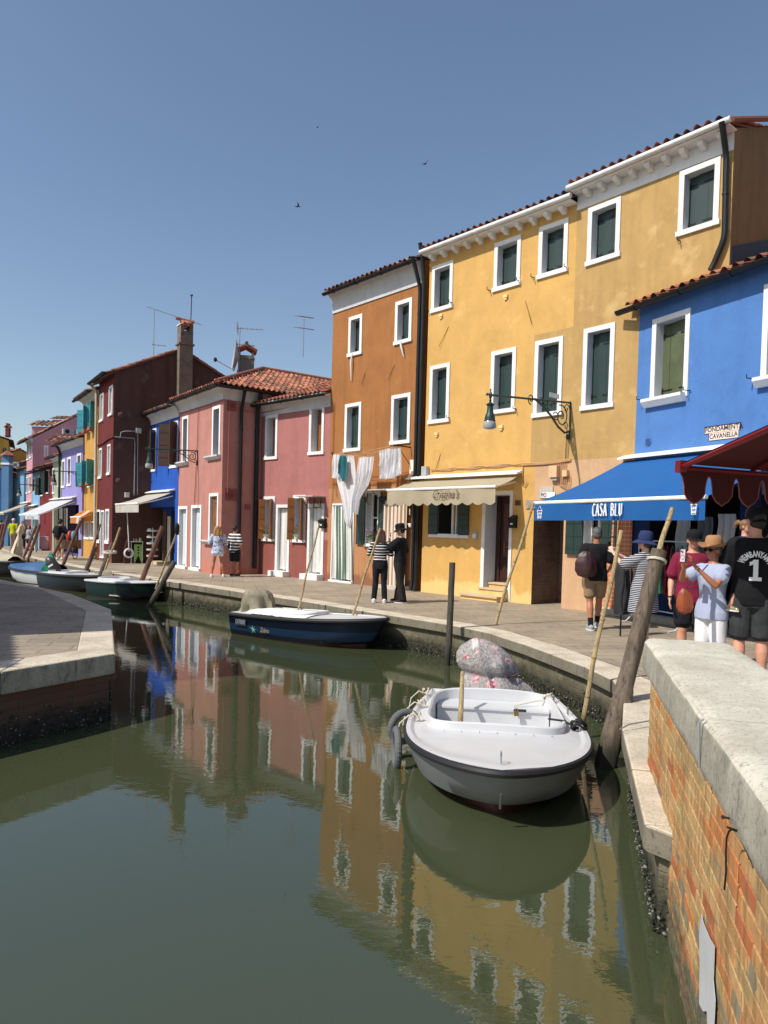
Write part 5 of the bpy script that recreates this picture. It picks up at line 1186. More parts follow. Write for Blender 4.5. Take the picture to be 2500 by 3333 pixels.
# small striped door awning on the orange house
u0,z=FR.at('w',925,915); u1,_=FR.at('w',1235,912); o,zf=hitu(FR,'w',1200,1005,u1); u0=min(u0,ato(FR,'w',835,1012,o)[0])
awning('door_awning',FR,u0,u1,z,o,zf,.20,CB1,'small beige and brown striped door awning over the striped curtain',stripe=(CB2,lambda a:int(a*13)%2==1),cas=False,nu=26,arms=1,bar=IRON)
curtain(FR,u0+.08,u1-.05,.10,z-.12,.16,6,CB1,CB2,6,'cream and taupe striped door curtain hanging below the small striped awning',amp=.025)
q=MB(); fbox(q,FR,u0,u1,0,.10,.001,.35,GREYSTONE); q.build('doorstep',hr['E'],ang=0)
q=MB(); u,z=FR.at('w',1240,1240); fbox(q,FR,u-.1,u+.04,z-.03,z,.05,.12,WHITE); q.ell(FR.p(u,z-.06,.1),.05,.03,.06,WHITE); tag(q.build('curtain_holdback',loc=FR.p(u,z)),'white curtain holdback bracket right of the striped door curtain','bracket')
# plaid door curtain under the blue awning
def plaid():
    m,nt,b=newmat('plaid_cloth'); v=coords(nt); sp=nd(nt,'ShaderNodeSeparateXYZ'); lk(nt,v,sp.inputs[0]); base=s2l((206,116,82)); c=None
    for k,(ax,f) in enumerate(((2,11),(0,17))):
        mm=nd(nt,'ShaderNodeMath',operation='MULTIPLY'); lk(nt,sp.outputs[ax],mm.inputs[0]); mm.inputs[1].default_value=f; fr=nd(nt,'ShaderNodeMath',operation='FRACT'); lk(nt,mm.outputs[0],fr.inputs[0])
        r=ramp(nt,fr.outputs[0],[(0,(.75,.75,.75)),(.18,(.75,.75,.75)),(.2,(0,0,0))]).outputs[0]; c=mixn(nt,r,c or base,s2l((214,196,150)))
    lk(nt,c,b.inputs['Base Color']); b.inputs['Roughness'].default_value=.9; return m
ua,z1_=FO.at('j',575,560); ub,_=FO.at('j',742,900); curtain(FO,ua,ub,.12,z1_,.06,5,plaid(),None,0,'orange plaid door curtain beside the green shuttered window, under the blue awning',amp=.03)
q=MB(); fbox(q,FO,ua-.1,ub+.5,0,.12,.001,.3,ISTRIA2); q.build('doorstep',ho['E'],ang=0)
# ------------------------------------------------------------------ street lamps
def spiral(q,c,ax,ay,r0,turns,m,r=.010,a0=0,sgn=1):
    q.tube([c+(ax*math.cos(a0+sgn*t*turns*6.283)+ay*math.sin(a0+sgn*t*turns*6.283))*r0*(1-.85*t) for t in [i/18 for i in range(19)]],r,m,n=5)
GLASSW=flat('frosted_lamp_glass',(.34,.35,.35),.15,bmp=0,var=.03)
def streetlamp(F,kw,xw,yw,xt,yt,label,drop=.02):
    u,z=F.at(kw,xw,yw); o,zt=hitu(F,kw,xt,yt,u); t=thing('street_lamp',F.p(u,z),label,'street lamp','wall mounted street lamps'); L=o
    q=MB(); q.tube([F.p(u,z,0),F.p(u,zt,o)],.022,LAMPG,n=8); q.ell(F.p(u,zt,o+.10),.03,.03,.03,LAMPG,n=8,k=6); q.tube([F.p(u,zt,o),F.p(u,zt,o+.1)],.012,LAMPG,n=6); q.build('arm',t)
    q=MB(); q.tube([F.p(u,z+.03,.015),F.p(u,z-.58*L/2.2,.015)],.018,LAMPG,n=6); s=L/2.2; c=F.p(u,z-.27*s,.27*s); ax,ay=F.n,UP
    q.tube([F.p(u,z-.5*s,.02),F.p(u,z-.54*s,.16*s),F.p(u,z-.46*s,.36*s),F.p(u,z-.3*s,.58*s),F.p(u,z-.16*s,.84*s),F.p(u,z-.08*s,1.06*s)],.016*s+.004,LAMPG,n=6)
    spiral(q,F.p(u,z-.10*s,1.16*s),ax,ay,.09*s,1.4,LAMPG,.013,a0=-1.6,sgn=1)
    spiral(q,c,ax,ay,.20*s,1.6,LAMPG,.014,a0=1.2); spiral(q,F.p(u,z-.12*s,.12*s),ax,ay,.09*s,1.2,LAMPG,.011,a0=3,sgn=-1); spiral(q,F.p(u,z-.42*s,.13*s),ax,ay,.08*s,1.2,LAMPG,.011,a0=0,sgn=1)
    spiral(q,F.p(u,z-.14*s,.62*s),ax,ay,.11*s,1.3,LAMPG,.012,a0=2,sgn=-1); spiral(q,F.p(u,z-.30*s,.44*s),ax,ay,.09*s,1.3,LAMPG,.011,a0=.5); spiral(q,F.p(u,z-.09*s,.88*s),ax,ay,.06*s,1.1,LAMPG,.010,a0=1)
    q.ell(F.p(u,z-.6*s,.05*s),.045*s,.045*s,.05*s,LAMPG,n=8,k=6); q.build('scroll_bracket',t)
    P=F.p(u,zt,o)
    q=MB(); q.lathe(P,[(r*.76,z*.80) for r,z in [(.001,.16),(.022,.14),(.012,.10),(.03,.06),(.05,0),(.035,-.06),(.02,-.10),(.035,-.13),(.02,-.16),(.05,-.19),(.11,-.23),(.10,-.25),(.075,-.27),(.085,-.42),(.12,-.50),(.135,-.56),(.135,-.60),(.15,-.62),(.15,-.64),(.0,-.64)]],LAMPG,n=18); q.build('lamp_head',t)
    q=MB(); q.lathe(P,[(r*.76,z*.80) for r,z in [(.14,-.641),(.165,-.70),(.175,-.78),(.16,-.82),(.08,-.84),(.0,-.845)]],GLASSW,n=18); q.build('glass',t)
    return t
t=streetlamp(FY,'v',1470,275,300,160,'ornate green street lamp on the ochre wall above the beige awning')
q=MB(); u,z=FY.at('v',1470,275); fbox(q,FY,u-.012,u-.006,z+.02,z+.12,.45,.80,WHITE); q.build('number_plate',t,ang=0)
q=MB(); zz=FY.Z('v',1400,1120); q.tube([FY.p(u,z-.55,.03),FY.p(u-.03,z-1.2,.03),FY.p(u,zz,.03)],.009,CABLE,n=5); q.tube([FY.p(u-.06,z-.55,.03),FY.p(u-.07,z-1.3,.03),FY.p(u-.05,zz,.03)],.007,IRON,n=5); q.build('cable',t)
streetlamp(F1,'d',1040,205,562,182,'street lamp bracketed on the salmon house, its head before the cobalt house')
streetlamp(F4,'t',1400,1092,885,1072,'street lamp hanging in front of the sage green house, fixed beside the turquoise shutters')
streetlamp(FL,'t',735,1302,318,1290,'distant street lamp on the dark red house, its head before the far blue house')
streetlamp(FL,'t',150,1440,-260,1425,'farthest street lamp bracket, cut by the left edge of the picture')
# ------------------------------------------------------------------ brackets, mailboxes, hooks
def canopybracket(F,k,x0,y0,x1,y1,label):
    u0,z=F.at(k,x0,y0); u1,_=F.at(k,x1,y1); t=thing('door_canopy',F.p(u0,z),label,'canopy'); q=MB(); fbox(q,F,u0,u1,z-.015,z+.015,.01,.55,GREYSTONE); q.build('panel',t,ang=0)
    q=MB()
    for u in (u0+.1,u0+(u1-u0)*.5,u1-.1): spiral(q,F.p(u,z-.2,.12),F.n*.7+F.u*.7,UP,.15,1.3,IRON,.010,a0=1.5); spiral(q,F.p(u+.18,z-.11,.25),F.n*.7+F.u*.7,UP,.08,1.2,IRON,.008,sgn=-1); q.tube([F.p(u,z,.5),F.p(u,z-.4,.02)],.009,IRON,n=5)
    q.build('scrolls',t)
canopybracket(FR,'w',600,785,1090,772,'narrow slab canopy on wrought iron scrolls above the green shutters of the orange house')
canopybracket(F2,'f',600,280,735,262,'small slab canopy on iron scrolls over the right door of the dusty pink house')
def mailbox(F,k,x0,y0,x1,y1,label,m=GUT):
    u0,z1=F.at(k,x0,y0); u1,z0=F.at(k,x1,y1); t=thing('mailbox',F.p(u0,z0),label,'mailbox'); q=MB(); q.prism([F.p(u0,z0,.002),F.p(u0,z0,.12),F.p(u0,z1-.08,.14),F.p(u0,z1,.002)],F.u*(u1-u0),m); q.build('body',t,ang=0)
    q=MB(); fbox(q,F,u0-.01,u1+.01,z1-.09,z1-.07,.10,.17,m); q.build('flap',t,ang=0); q=MB(); fbox(q,F,(u0+u1)/2-.04,(u0+u1)/2+.04,z0+.08,z0+.12,.125,.13,BARW); q.build('name_plate',t,ang=0)
mailbox(F2,'f',700,442,742,520,'black mailbox beside the right door of the dusty pink house'); mailbox(FY,'g',1014,765,1062,882,'dark mailbox right of the yellow house doorway')
u,z=FY.at('g',1068,655); q=MB(); fbox(q,FY,u-.08,u+.08,z-.06,z+.06,.001,.015,flat('brown_number_plate',s2l((90,66,40)),.6)); n_=tag(q.build('house_number_plate',loc=FY.p(u,z),ang=0),'small brown house number plate above the mailbox on the yellow wall','number plate')
def pot(F,k,x0,y0,x1,y1,label,o=.12,petal=PETR,n=70):
    u0,z1=F.at(k,x0,y0); u1,z0=F.at(k,x1,y1); c=F.p((u0+u1)/2,z0,o); t=thing('flower_pot',c,label,'plant'); q=MB(); q.lathe(c,[(.05,0),(.06,.02),(.05,.05),(.09,.14),(.10,.15),(.085,.15),(.05,.1),(0,.1)],POTW,n=12); q.build('pot',t)
    q=MB(); leaves(q,c+UP*.25,.16,.12,.18,n,LEAF,.035); leaves(q,c+UP*.33,.17,.13,.16,n//3,[petal],.028); q.build('plant',t,ang=0,weld=False); return t
pot(F2,'f',265,505,322,600,'red geranium in a white pot on the left window sill of the dusty pink house'); pot(F2,'f',495,480,560,605,'red geranium in a white pot on the right window sill of the dusty pink house')
pot(FR,'w',640,1350,740,1560,'bushy purple flowering plant on the sill of the orange house',petal=PETP,n=110)
# ------------------------------------------------------------------ laundry
LW=cloth('white_laundry',(.86,.86,.88),.03,trans=.25); LT=cloth('teal_laundry',s2l((24,96,104)),.1)
uHk=FR.U('w',1212,130); oL,zL=hitu(FR,'w',988,128,uHk)
def ln(x,y): u,z=ato(FR,'w',x,y,oL); return FR.p(u,z,oL)
t=thing('clothes_line',FR.p(0,zL,0),'clothes line strung between iron brackets on the orange house','clothes line'); q=MB()
q.tube([FR.p(uHk,zL,0),FR.p(uHk,zL,oL+.05)],.018,IRON); q.tube([FR.p(uHk,zL-.5,0),FR.p(uHk,zL-.02,oL-.1)],.010,IRON,n=5); q.build('iron_bracket',t)
uK=FR.U('w',80,235); q=MB(); q.tube([FR.p(uK,FR.Z('w',80,235),-.0),ln(178,238)],.016,IRON); q.build('iron_bracket',t)
LINE=flat('cotton_line',s2l((196,170,130)),.9,bmp=0)
for k,(mid,ya) in enumerate((((560,215),240),((560,292),245),((640,240),238))):
    q=MB(); P0,P1,P2=ln(120,ya),ln(*mid),ln(985,128 if k<1 else 150); q.tube([P0.lerp(P1,i/6) for i in range(7)]+[P1.lerp(P2,i/6) for i in range(1,7)],.006,LINE,n=4); q.build('line',t)
def launder(name,Ls,Rs,m,label,folds=4,amp=.03,off=0,nb=14,taper=1,bot=None):
    q=MB(); L=[ato(FR,'w',x,y,oL+off) for x,y in Ls]; Rr=[ato(FR,'w',x,y,oL+off) for x,y in Rs]; ph=random.uniform(0,6)
    def samp(P,t):
        s=t*(len(P)-1); i=min(int(s),len(P)-2); f=s-i; return (P[i][0]*(1-f)+P[i+1][0]*f, P[i][1]*(1-f)+P[i+1][1]*f)
    def fn(a,b):
        l,r=samp(L,b),samp(Rr,b); u=l[0]+(r[0]-l[0])*a; z=l[1]+(r[1]-l[1])*a
        if bot: z-= bot(a)*b**4
        z-= (.025*abs(math.sin(a*folds*math.pi)) if b==0 else 0)
        am=amp*(.5+.5*b); return FR.p(u,z,oL+off+am*math.sin(a*folds*6.283+ph+math.sin(b*2.5))+am*.5*math.sin(a*folds*11+b*3)+.02*math.sin(b*5+a*3))
    q.grid(fn,folds*8,nb,m); o_=q.build(name,loc=FR.p(L[0][0],L[0][1],oL),ang=80); tag(o_,label,'laundry','white laundry on the line' if m is LW else None); 
    for k in (0.04,.5,.96):
        P=fn(k,0); 
    return o_
launder('hanging_shirt',[(118,250),(105,430),(92,590)],[(215,250),(212,430),(182,605)],LW,'white shirt at the left end of the clothes line',3,.03,.0)
launder('hanging_trousers',[(272,268),(185,520),(182,640),(245,880),(285,1200),(300,1250)],[(402,265),(432,520),(425,720),(390,880),(382,1150),(352,1312)],LW,'longest white trousers hanging straight down behind the teal top',4,.04,-.06,bot=lambda a:.0)
launder('teal_garment',[(212,268),(190,430),(176,522)],[(300,270),(305,430),(318,548)],LT,'teal green top hanging in front of the white laundry',2,.03,.10,bot=lambda a:.22*math.sin(math.pi*a))
launder('hanging_trousers',[(478,292),(462,520),(440,700),(392,870),(398,1080)],[(692,280),(662,500),(600,700),(490,880),(462,1112)],LW,'white gathered trousers blowing sideways in the middle of the line',6,.04,0)
launder('hanging_cloth',[(768,195),(772,300),(752,420)],[(812,195),(810,320),(800,432)],CW,'small cream cloth at the left of the right laundry group',2,.015,-.03)
launder('hanging_shirt',[(812,190),(790,420),(766,600)],[(915,165),(900,420),(862,612)],LW,'white shirt between the cream cloth and the middle shirt',4,.04,.0)
launder('hanging_shirt',[(905,168),(870,400),(850,600)],[(1012,170),(990,400),(985,598)],LW,'white shirt in the middle of the right laundry group',4,.04,.05)
launder('hanging_shirt',[(1000,172),(985,360),(985,580)],[(1068,152),(1070,360),(1080,525)],LW,'white shirt at the right end of the line under the window',3,.04,.0)
for k,(x,y,x2,y2,rr) in enumerate(((1068,470+60,1070,920,0),)): pass
q=MB()
for (kk,x0,y0,x1,y1) in (('r',372,925,358,1250),('r',955,770,990,970)):
    u0,z0=FR.at(kk,x0,y0); u1,z1=FR.at(kk,x1,y1); q=MB(); q.tube([FR.p(u0,z0,.06),FR.p(u0+(u1-u0)*.4,z0+(z1-z0)*.35,.09),FR.p(u1,z1,.05)],[.018,.03,.012],LW,n=6); tag(q.build('cloth_strip',loc=FR.p(u0,z0)),'twisted %s strip hanging from the upper %s window sill of the orange house'%(('long cloth','left') if x0<400 else ('short cloth','right')),'cloth strip')
# swifts in the sky
for k,(x,y,sz,an) in enumerate(((643,446,.5,.3),(918,354,.55,1.2),(686,275,.16,.5))):
    c=atY('F',x,y,55); q=MB(); BK=flat('dark_feather',(.02,.02,.022),.7,bmp=0); f=V((math.cos(an),.3,math.sin(an)*.4)).normalized(); s=f.cross(UP).normalized(); s2=(s+UP*.35).normalized(); s3=(-s+UP*.45).normalized()
    q.tube([c-f*sz*.42,c-f*sz*.2,c,c+f*sz*.25,c+f*sz*.36],[.008,.035,.06,.045,.01],BK,n=8)
    for w_ in (s2,s3): q.prism([c+f*sz*.16,c+w_*sz*.45+f*sz*.14,c+w_*sz*.95-f*sz*.30,c+w_*sz*.42-f*sz*.04,c-f*sz*.1],UP*.012,BK)
    for w_ in (s,-s): q.prism([c-f*sz*.38,c-f*sz*.62+w_*sz*.12,c-f*sz*.36+w_*sz*.04],UP*.008,BK)
    tag(q.build('swift',loc=c),('small dark swift gliding low over the salmon roofs','larger dark swift high above the orange house','tiny distant swift, highest in the sky')[k],'bird')
# ------------------------------------------------------------------ bridge parapet at the right
WA=V((1.965,5.15,0)); WD_=V((-.35,-1.36,0)).normalized(); WN=V((WD_.y,-WD_.x,0)); WN=WN if WN.x<0 else -WN
def brickm(name,c,k=.25):
    if name in MC: return MC[name]
    m,nt,b=newmat(name); v=coords(nt); vs=coords(nt,(9,9,1.3)); n=noisen(nt,v,3,6,.7,.6); n2=noisen(nt,vs,2.6,6,.7); n3=noisen(nt,v,26,5,.75)
    c0=ramp(nt,n,[(.3,mul(c,1-k)),(.55,c),(.75,mul(c,1+k))]).outputs[0]
    c0=mixn(nt,ramp(nt,n2,[(.47,(0,0,0)),(.62,(.6,.6,.6))]).outputs[0],c0,s2l((112,94,66)))
    c0=mixn(nt,ramp(nt,n3,[(.35,(.5,.5,.5)),(.45,(0,0,0))]).outputs[0],c0,mul(c,.5))
    sz=nd(nt,'ShaderNodeSeparateXYZ'); lk(nt,v,sz.inputs[0]); mz=nd(nt,'ShaderNodeMath',operation='MULTIPLY_ADD'); lk(nt,n,mz.inputs[0]); mz.inputs[1].default_value=.5; lk(nt,sz.outputs[2],mz.inputs[2]); mr=nd(nt,'ShaderNodeMapRange'); lk(nt,mz.outputs[0],mr.inputs[0]); mr.inputs[1].default_value=-.22; mr.inputs[2].default_value=.02; mr.inputs[3].default_value=.85; mr.inputs[4].default_value=0
    c0=mixn(nt,mr.outputs[0],c0,ramp(nt,n3,[(.35,(.03,.035,.02)),(.6,(.12,.125,.08)),(.72,(.3,.3,.24))]).outputs[0])
    lk(nt,c0,b.inputs['Base Color']); b.inputs['Roughness'].default_value=.9; b.inputs['Specular IOR Level'].default_value=.25
    ad=nd(nt,'ShaderNodeMath',operation='ADD'); lk(nt,noisen(nt,v,70,5,.75),ad.inputs[0]); lk(nt,n3,ad.inputs[1]); bump(nt,b,ad.outputs[0],.6,.008); MC[name]=m; return m
BK=[brickm('buff_brick',s2l((204,164,112))),brickm('tan_brick',s2l((198,150,98))),brickm('pale_buff_brick',s2l((190,160,108))),brickm('orange_brick',s2l((202,134,82))),brickm('red_orange_brick',s2l((184,112,72))),brickm('grey_buff_brick',s2l((180,146,100)))]
MORT=brickm('lime_mortar',s2l((150,140,116)),.3)
PW=thing('bridge_parapet',WA,'sunlit brick parapet wall with a thick pale stone coping, lower right corner','wall')
rb=random.Random(21)
def wp(s,z,o=0): return WA+WD_*s+WN*o+UP*z
q=MB()
q.grid(lambda a,b: wp(4.9*a,-1.1+1.78*b,-.008+.006*noise.noise(V((a*40,b*14,2)))),120,50,MORT); 
q.quad(wp(0,-1,-.025),wp(0,.67,-.025),wp(0,.67,-.5),wp(0,-1,-.5),BK[3])
row=.076; nr=int(1.62/row)
for r_ in range(nr):
    z0=.66-(r_+1)*row; sx=-.0 if r_%2 else -.0; s=0; first=True
    while s<4.9:
        L=rb.uniform(.235,.265)
        if first and r_%2: L*=.5
        first=False
        low=max(0,min(1,(.25-z0)/.9)); er=rb.random()
        dep=rb.uniform(-.002,.002)-(.010*low if er<.3 else 0)
        w=rb.random(); fo=.20+.50*low
        m=BK[3] if w<fo*.45 else BK[4] if w<fo*.8 else BK[rb.choice((0,0,1,1,2,5))]
        k=len(q.v); nx,nz=7,4; XS=(0,.012,.2,.42,.62,.82,.988,1); YS=(0,.05,.5,.95,1); im=q.mi(m); tl=rb.uniform(-.0015,.0015); ph=rb.uniform(0,99)
        for a in range(nx+1):
            for b in range(nz+1):
                x=XS[a]; y=YS[b]; ed=min(x,1-x)*L; ez=min(y,1-y)*(row-.012); bev=-.004*(ed<1e-6)-.003*(ez<1e-6)
                nn=noise.noise(V((s*7+x*3+ph,z0*9+y*2,1)))
                q.v.append(wp(s+.004+(L-.008)*x+.001*nn,z0+.004+(row-.008)*y+.0015*noise.noise(V((s*5+x*6,ph,z0))),dep+bev+tl*(x-.5)+(.002+.016*low*er)*nn-.003))
        for a in range(nx):
            for b in range(nz): q.f.append((k+a*(nz+1)+b,k+(a+1)*(nz+1)+b,k+(a+1)*(nz+1)+b+1,k+a*(nz+1)+b+1)); q.m.append(im)
        bd=[k+a*(nz+1) for a in range(nx+1)]+[k+nx*(nz+1)+b for b in range(1,nz+1)]+[k+a*(nz+1)+nz for a in range(nx-1,-1,-1)]+[k+b for b in range(nz-1,0,-1)]
        kb2=len(q.v); q.v+=[q.v[i]-WN*.03 for i in bd]; nb_=len(bd)
        for i in range(nb_): q.f.append((bd[i],bd[(i+1)%nb_],kb2+(i+1)%nb_,kb2+i)); q.m.append(im)
        s+=L
q.build('brickwork',PW,ang=18,weld=False)
COP=ISTRIA2
for a,b in ((-.06,2.30),(2.306,4.95)):
    q=MB(); nx=int((b-a)/.06)
    def cf(x,y,a=a,b=b):   # rounded slab cross-section, y runs round the profile
        prof=[(.035,.665),(.05,.69),(.048,.80),(.04,.875),(.022,.897),(-.02,.905),(-.25,.905),(-.50,.903),(-.535,.895),(-.55,.87),(-.55,.665)]
        f=y*(len(prof)-1); i=min(int(f),len(prof)-2); t=f-i; o=prof[i][0]*(1-t)+prof[i+1][0]*t; z=prof[i][1]*(1-t)+prof[i+1][1]*t; s=a+(b-a)*x
        n_=noise.noise(V((s*3,o*6,z*6)))*.006+noise.noise(V((s*14,o*20,z*20)))*.003; chip=-.03*max(0,noise.noise(V((s*5,3.3,1)))-.32) if .2<y<.5 else 0
        return wp(s,z+chip+ (n_ if o<.03 else 0),o+(n_ if o>.02 else 0))
    q.grid(cf,nx,40,COP)
    for e in (0,1): q.poly([cf(e,k/40) for k in range(41)],COP)
    q.build('coping',PW,ang=40)
q=MB(); q.tube([wp(2.303,.90,.045),wp(2.303,.885,.062),wp(2.303,.70,.055),wp(2.303,.64,.03)],.005,flat('dull_clamp',(.25,.25,.24),.6),n=6); q.build('coping_clamp',PW)
PATCH=plaster('white_paint_patch',(.62,.63,.63),st=.3)
ROPEG=flat('grey_rope',(.2,.2,.2),.9)
def wpx(k,x,y,off=.004):
    d=px(k,x,y); o=V((0,0,CZ)); t=(WA+WN*off-o).dot(WN)/d.dot(WN); return o+d*t
q=MB(); q.prism([wpx('o',x,y) for x,y in ((1145,890),(1165,960),(1215,1080),(1250,1140),(1240,1400),(1255,1560),(1245,1760),(1195,1760),(1190,1640),(1160,1640),(1130,1580),(1135,1300),(1130,1050))],WN*.002,PATCH); q.build('paint_patch',PW,ang=0)
q=MB(); RUST=flat('rusty_iron',s2l((60,42,34)),.8,metal=.3,var=.4,scale=30); p=wpx('o',1395,160,0); q.tube([p,wpx('o',1312,140,.10)],.004,RUST,n=6); q.ell(wpx('o',1312,140,.10),.007,.007,.007,RUST,n=6,k=4); tag(q.build('nail',loc=p),'upper rusty nail driven into the parapet bricks','nail')
q=MB(); p=wpx('o',1445,262,0); q.tube([p,wpx('o',1385,236,.06),wpx('o',1345,218,.10)],.004,RUST,n=6); tag(q.build('nail',loc=p),'lower rusty nail with a black wire looped over it','nail')
q=MB(); q.tube([wpx('o',*a,.05) for a in ((1420,245),(1385,232),(1358,250),(1340,300),(1334,420),(1336,560),(1322,700))],.0035,IRON,n=6); tag(q.build('hanging_wire',loc=wpx('o',1340,300)),'black wire hanging down the parapet from the lower nail','wire')
q=MB(); P0,P1=G('n',325,1003,.05),G('n',602,955,.05); q.tube([P0-UP*.03,P0.lerp(P1,.3),P0.lerp(P1,.7)+UP*.0,P1],.006,ROPEG,n=6); tag(q.build('mooring_line',loc=P0),'grey mooring line pulled taut across the edge stone to the parapet','rope')
# ------------------------------------------------------------------ poles
def wood(name,c,c2,sc=1):
    if name in MC: return MC[name]
    m,nt,b=newmat(name); v=coords(nt,(14*sc,14*sc,1.1*sc)); n=noisen(nt,v,1.6,8,.72,.6); n2=noisen(nt,coords(nt),2,4)
    col=mixn(nt,n2,ramp(nt,n,[(.36,mul(c2,.7)),(.46,c),(.6,mul(c,1.45))]).outputs[0],ramp(nt,n,[(.3,mul(c2,.6)),(.55,mixc(c,c2,.5)),(.75,c)]).outputs[0])
    ge=nd(nt,'ShaderNodeNewGeometry'); sx=nd(nt,'ShaderNodeSeparateXYZ'); lk(nt,ge.outputs['Position'],sx.inputs[0]); mr=nd(nt,'ShaderNodeMapRange'); lk(nt,sx.outputs[2],mr.inputs[0]); mr.inputs[1].default_value=-.48; mr.inputs[2].default_value=-.28; mr.inputs[3].default_value=.9; mr.inputs[4].default_value=0
    col=mixn(nt,mr.outputs[0],col,(.018,.02,.012)); lk(nt,col,b.inputs['Base Color']); b.inputs['Roughness'].default_value=.8; bump(nt,b,n,.9,.02); MC[name]=m; return m
POSTW=wood('weathered_post_wood',s2l((112,98,82)),s2l((62,52,44))); POSTD=wood('dark_post_wood',s2l((84,76,66)),s2l((48,44,38))); POLEB=wood('brown_pole_wood',s2l((112,76,62)),s2l((80,54,46)),1.5); BAMB=wood('bamboo',s2l((180,158,116)),s2l((146,124,86)),2); BAMBR=flat('bamboo_node',s2l((150,120,76)),.7); ROPE=flat('pale_rope',s2l((206,198,180)),.9,var=.2,scale=60); ROPEB=flat('black_rope',(.015,.015,.016),.8)
def bamboo(p0,p1,r,label,dive=.9,nn=7,group='bamboo poles by the canal'):
    p0,p1=V(p0),V(p1); d=(p1-p0).normalized(); a=p0-d*dive; L=(p1-a).length; q=MB(); P=[];Rr=[]; bend=d.cross(V((0,1,0))).normalized()
    for k in range(41):
        t=k/40; P.append(a.lerp(p1,t)+bend*(.008*L)*math.sin(t*3.1)+bend*.0025*L*math.sin(t*14)); Rr.append(r*(1.12-.25*t))
    q.tube(P,Rr,BAMB,n=10)
    for k in range(nn):
        t=(k+.6)/nn; c=a.lerp(p1,t)+bend*(.008*L)*math.sin(t*3.1)+bend*.0025*L*math.sin(t*14); rr=r*(1.12-.25*t); q.tube([c-d*.012,c,c+d*.012],[rr*1.02,rr*1.2,rr*1.02],BAMBR,n=10,cap=False)
    return tag(q.build('bamboo_pole',loc=p0),label,'bamboo pole',group)
def edgeY(k,x,y):
    d=px(k,x,y); best=None
    for a,b in zip(EDGE,EDGE[1:]):
        den=d.x*(b.y-a.y)-d.y*(b.x-a.x)
        if abs(den)<1e-9: continue
        s=(d.x*(0-a.y)-d.y*(0-a.x))/den*-1
        s=(a.x*d.y-a.y*d.x)/(( b.y-a.y)*d.x-(b.x-a.x)*d.y)
        if 0<=s<=1: best=a.y+(b.y-a.y)*s
    return best or 20
def pole(k,xb,yb,xt,yt,r,label,m=POLEB,Y=None,lean=.25,n=10,dive=1.0,group='brown mooring poles',name='mooring_pole',rough=0,front=.5):
    Y=(edgeY(k,xb,yb)-front) if Y is None else Y; p0=atY(k,xb,yb,Y); p1=atY(k,xt,yt,Y+lean); d=(p1-p0).normalized(); q=MB(); a=p0-d*dive
    P=[a.lerp(p1,i/12)+V((noise.noise(V((i*.7,r*99,1))),noise.noise(V((i*.7,3,r*99))),0))*rough for i in range(13)]
    q.tube(P,[r*(1.05-.12*i/12) for i in range(13)],m,n=n); return tag(q.build(name,loc=p0),label,'mooring pole',group),p0,p1
pole('x',0,590,105,150,.075,'green tipped mooring pole leaning at the far left edge',n=8); pole('x',-30,560,38,262,.06,'thinner dark pole beside the green tipped one at the left edge',n=8)
pole('x',132,645,243,268,.065,'brown mooring pole in front of the person in yellow',n=8); pole('x',282,750,466,282,.068,'left one of the parallel pair of brown mooring poles',n=8); pole('x',342,775,515,262,.07,'right one of the parallel pair of brown mooring poles',n=8)
pole('x',640,760,822,380,.062,'brown mooring pole in front of the man with the backpack'); pole('x',765,905,1040,212,.068,'long brown mooring pole reaching up to the orange awning')
t_,p0,p1=pole('x',1090,895,1232,552,.082,'thick weathered pole with a thin stick tied to its top, before the burgundy house',m=POSTD); 
pole('x',1196,575,1292,262,.035,'thin stick tied to the thick weathered pole before the burgundy house',m=POLEB,dive=.3)
t_,p0,p1=pole('x',1322,840,1452,502,.082,'dark thick stump with a bamboo lashed beside it, before the burgundy gable',m=POSTD)
Yb_=edgeY('x',1360,845)-.6; bamboo(atY('x',1360,845,Yb_),atY('x',1548,305,Yb_+.2),.038,'bamboo lashed to the dark stump before the burgundy gable',nn=5)
q=MB(); c=atY('x',1415,628,Yb_+.05); 
for k in range(3): q.tube([c+V((math.cos(a)*.2,math.sin(a)*.15,.02*k+.02*math.sin(a))) for a in [i*math.pi/6 for i in range(13)]],.02,ROPE,n=5)
tag(q.build('lashing_rope',loc=c),'pale rope lashing the bamboo to the dark stump','rope')
pole('d',490,1472,692,945,.078,'smooth reddish brown mooring pole before the cobalt blue shop')
Yb_=edgeY('d',660,1475)-.6; b_=bamboo(atY('d',655,1480,Yb_),atY('d',838,995,Yb_+.2),.028,'pale bamboo with a black boot on its tip, right of the cobalt shop',nn=6,dive=.25)
q=MB(); a=atY('d',835,1030,Yb_+.2); b2=atY('d',832,912,Yb_+.2); q.tube([a,a.lerp(b2,.3),a.lerp(b2,.7),b2],[.045,.07,.08,.04],IRON,n=10); tag(q.build('black_boot',loc=a),'black boot pulled over the tip of the pale bamboo pole','boot')
pole('d',612,1640,810,1290,.075,'short dark wet pole slanting over the bow of the green boat',m=POSTD,Y=19.7)
# wooden pole standing in the canal
pole('l',430,240,462,-455,.056,'dark cracked wooden pole standing in the canal before the yellow house',m=POSTD,Y=12.06,lean=.15,n=14,rough=.02,group=None)
bamboo(atY('l',700,165,12.75),atY('v',935,1740,13.0),.028,'tall bamboo leaning towards the corner of the blue awning',nn=8)
bamboo(atY('n',8,935,7.9),atY('j',675,678,8.15),.027,'tall bamboo between the white boat and the big weathered post',nn=7)
Y_=14.9; bamboo(atY('s',620,275,15.0),atY('f',690,482,15.2),.022,'bamboo standing by the stern of the navy blue boat',nn=8,dive=.6); bamboo(atY('s',1125,285,14.3),atY('f',1158,520,14.5),.024,'bamboo in front of the couple, by the bow of the navy blue boat',nn=8,dive=.6)
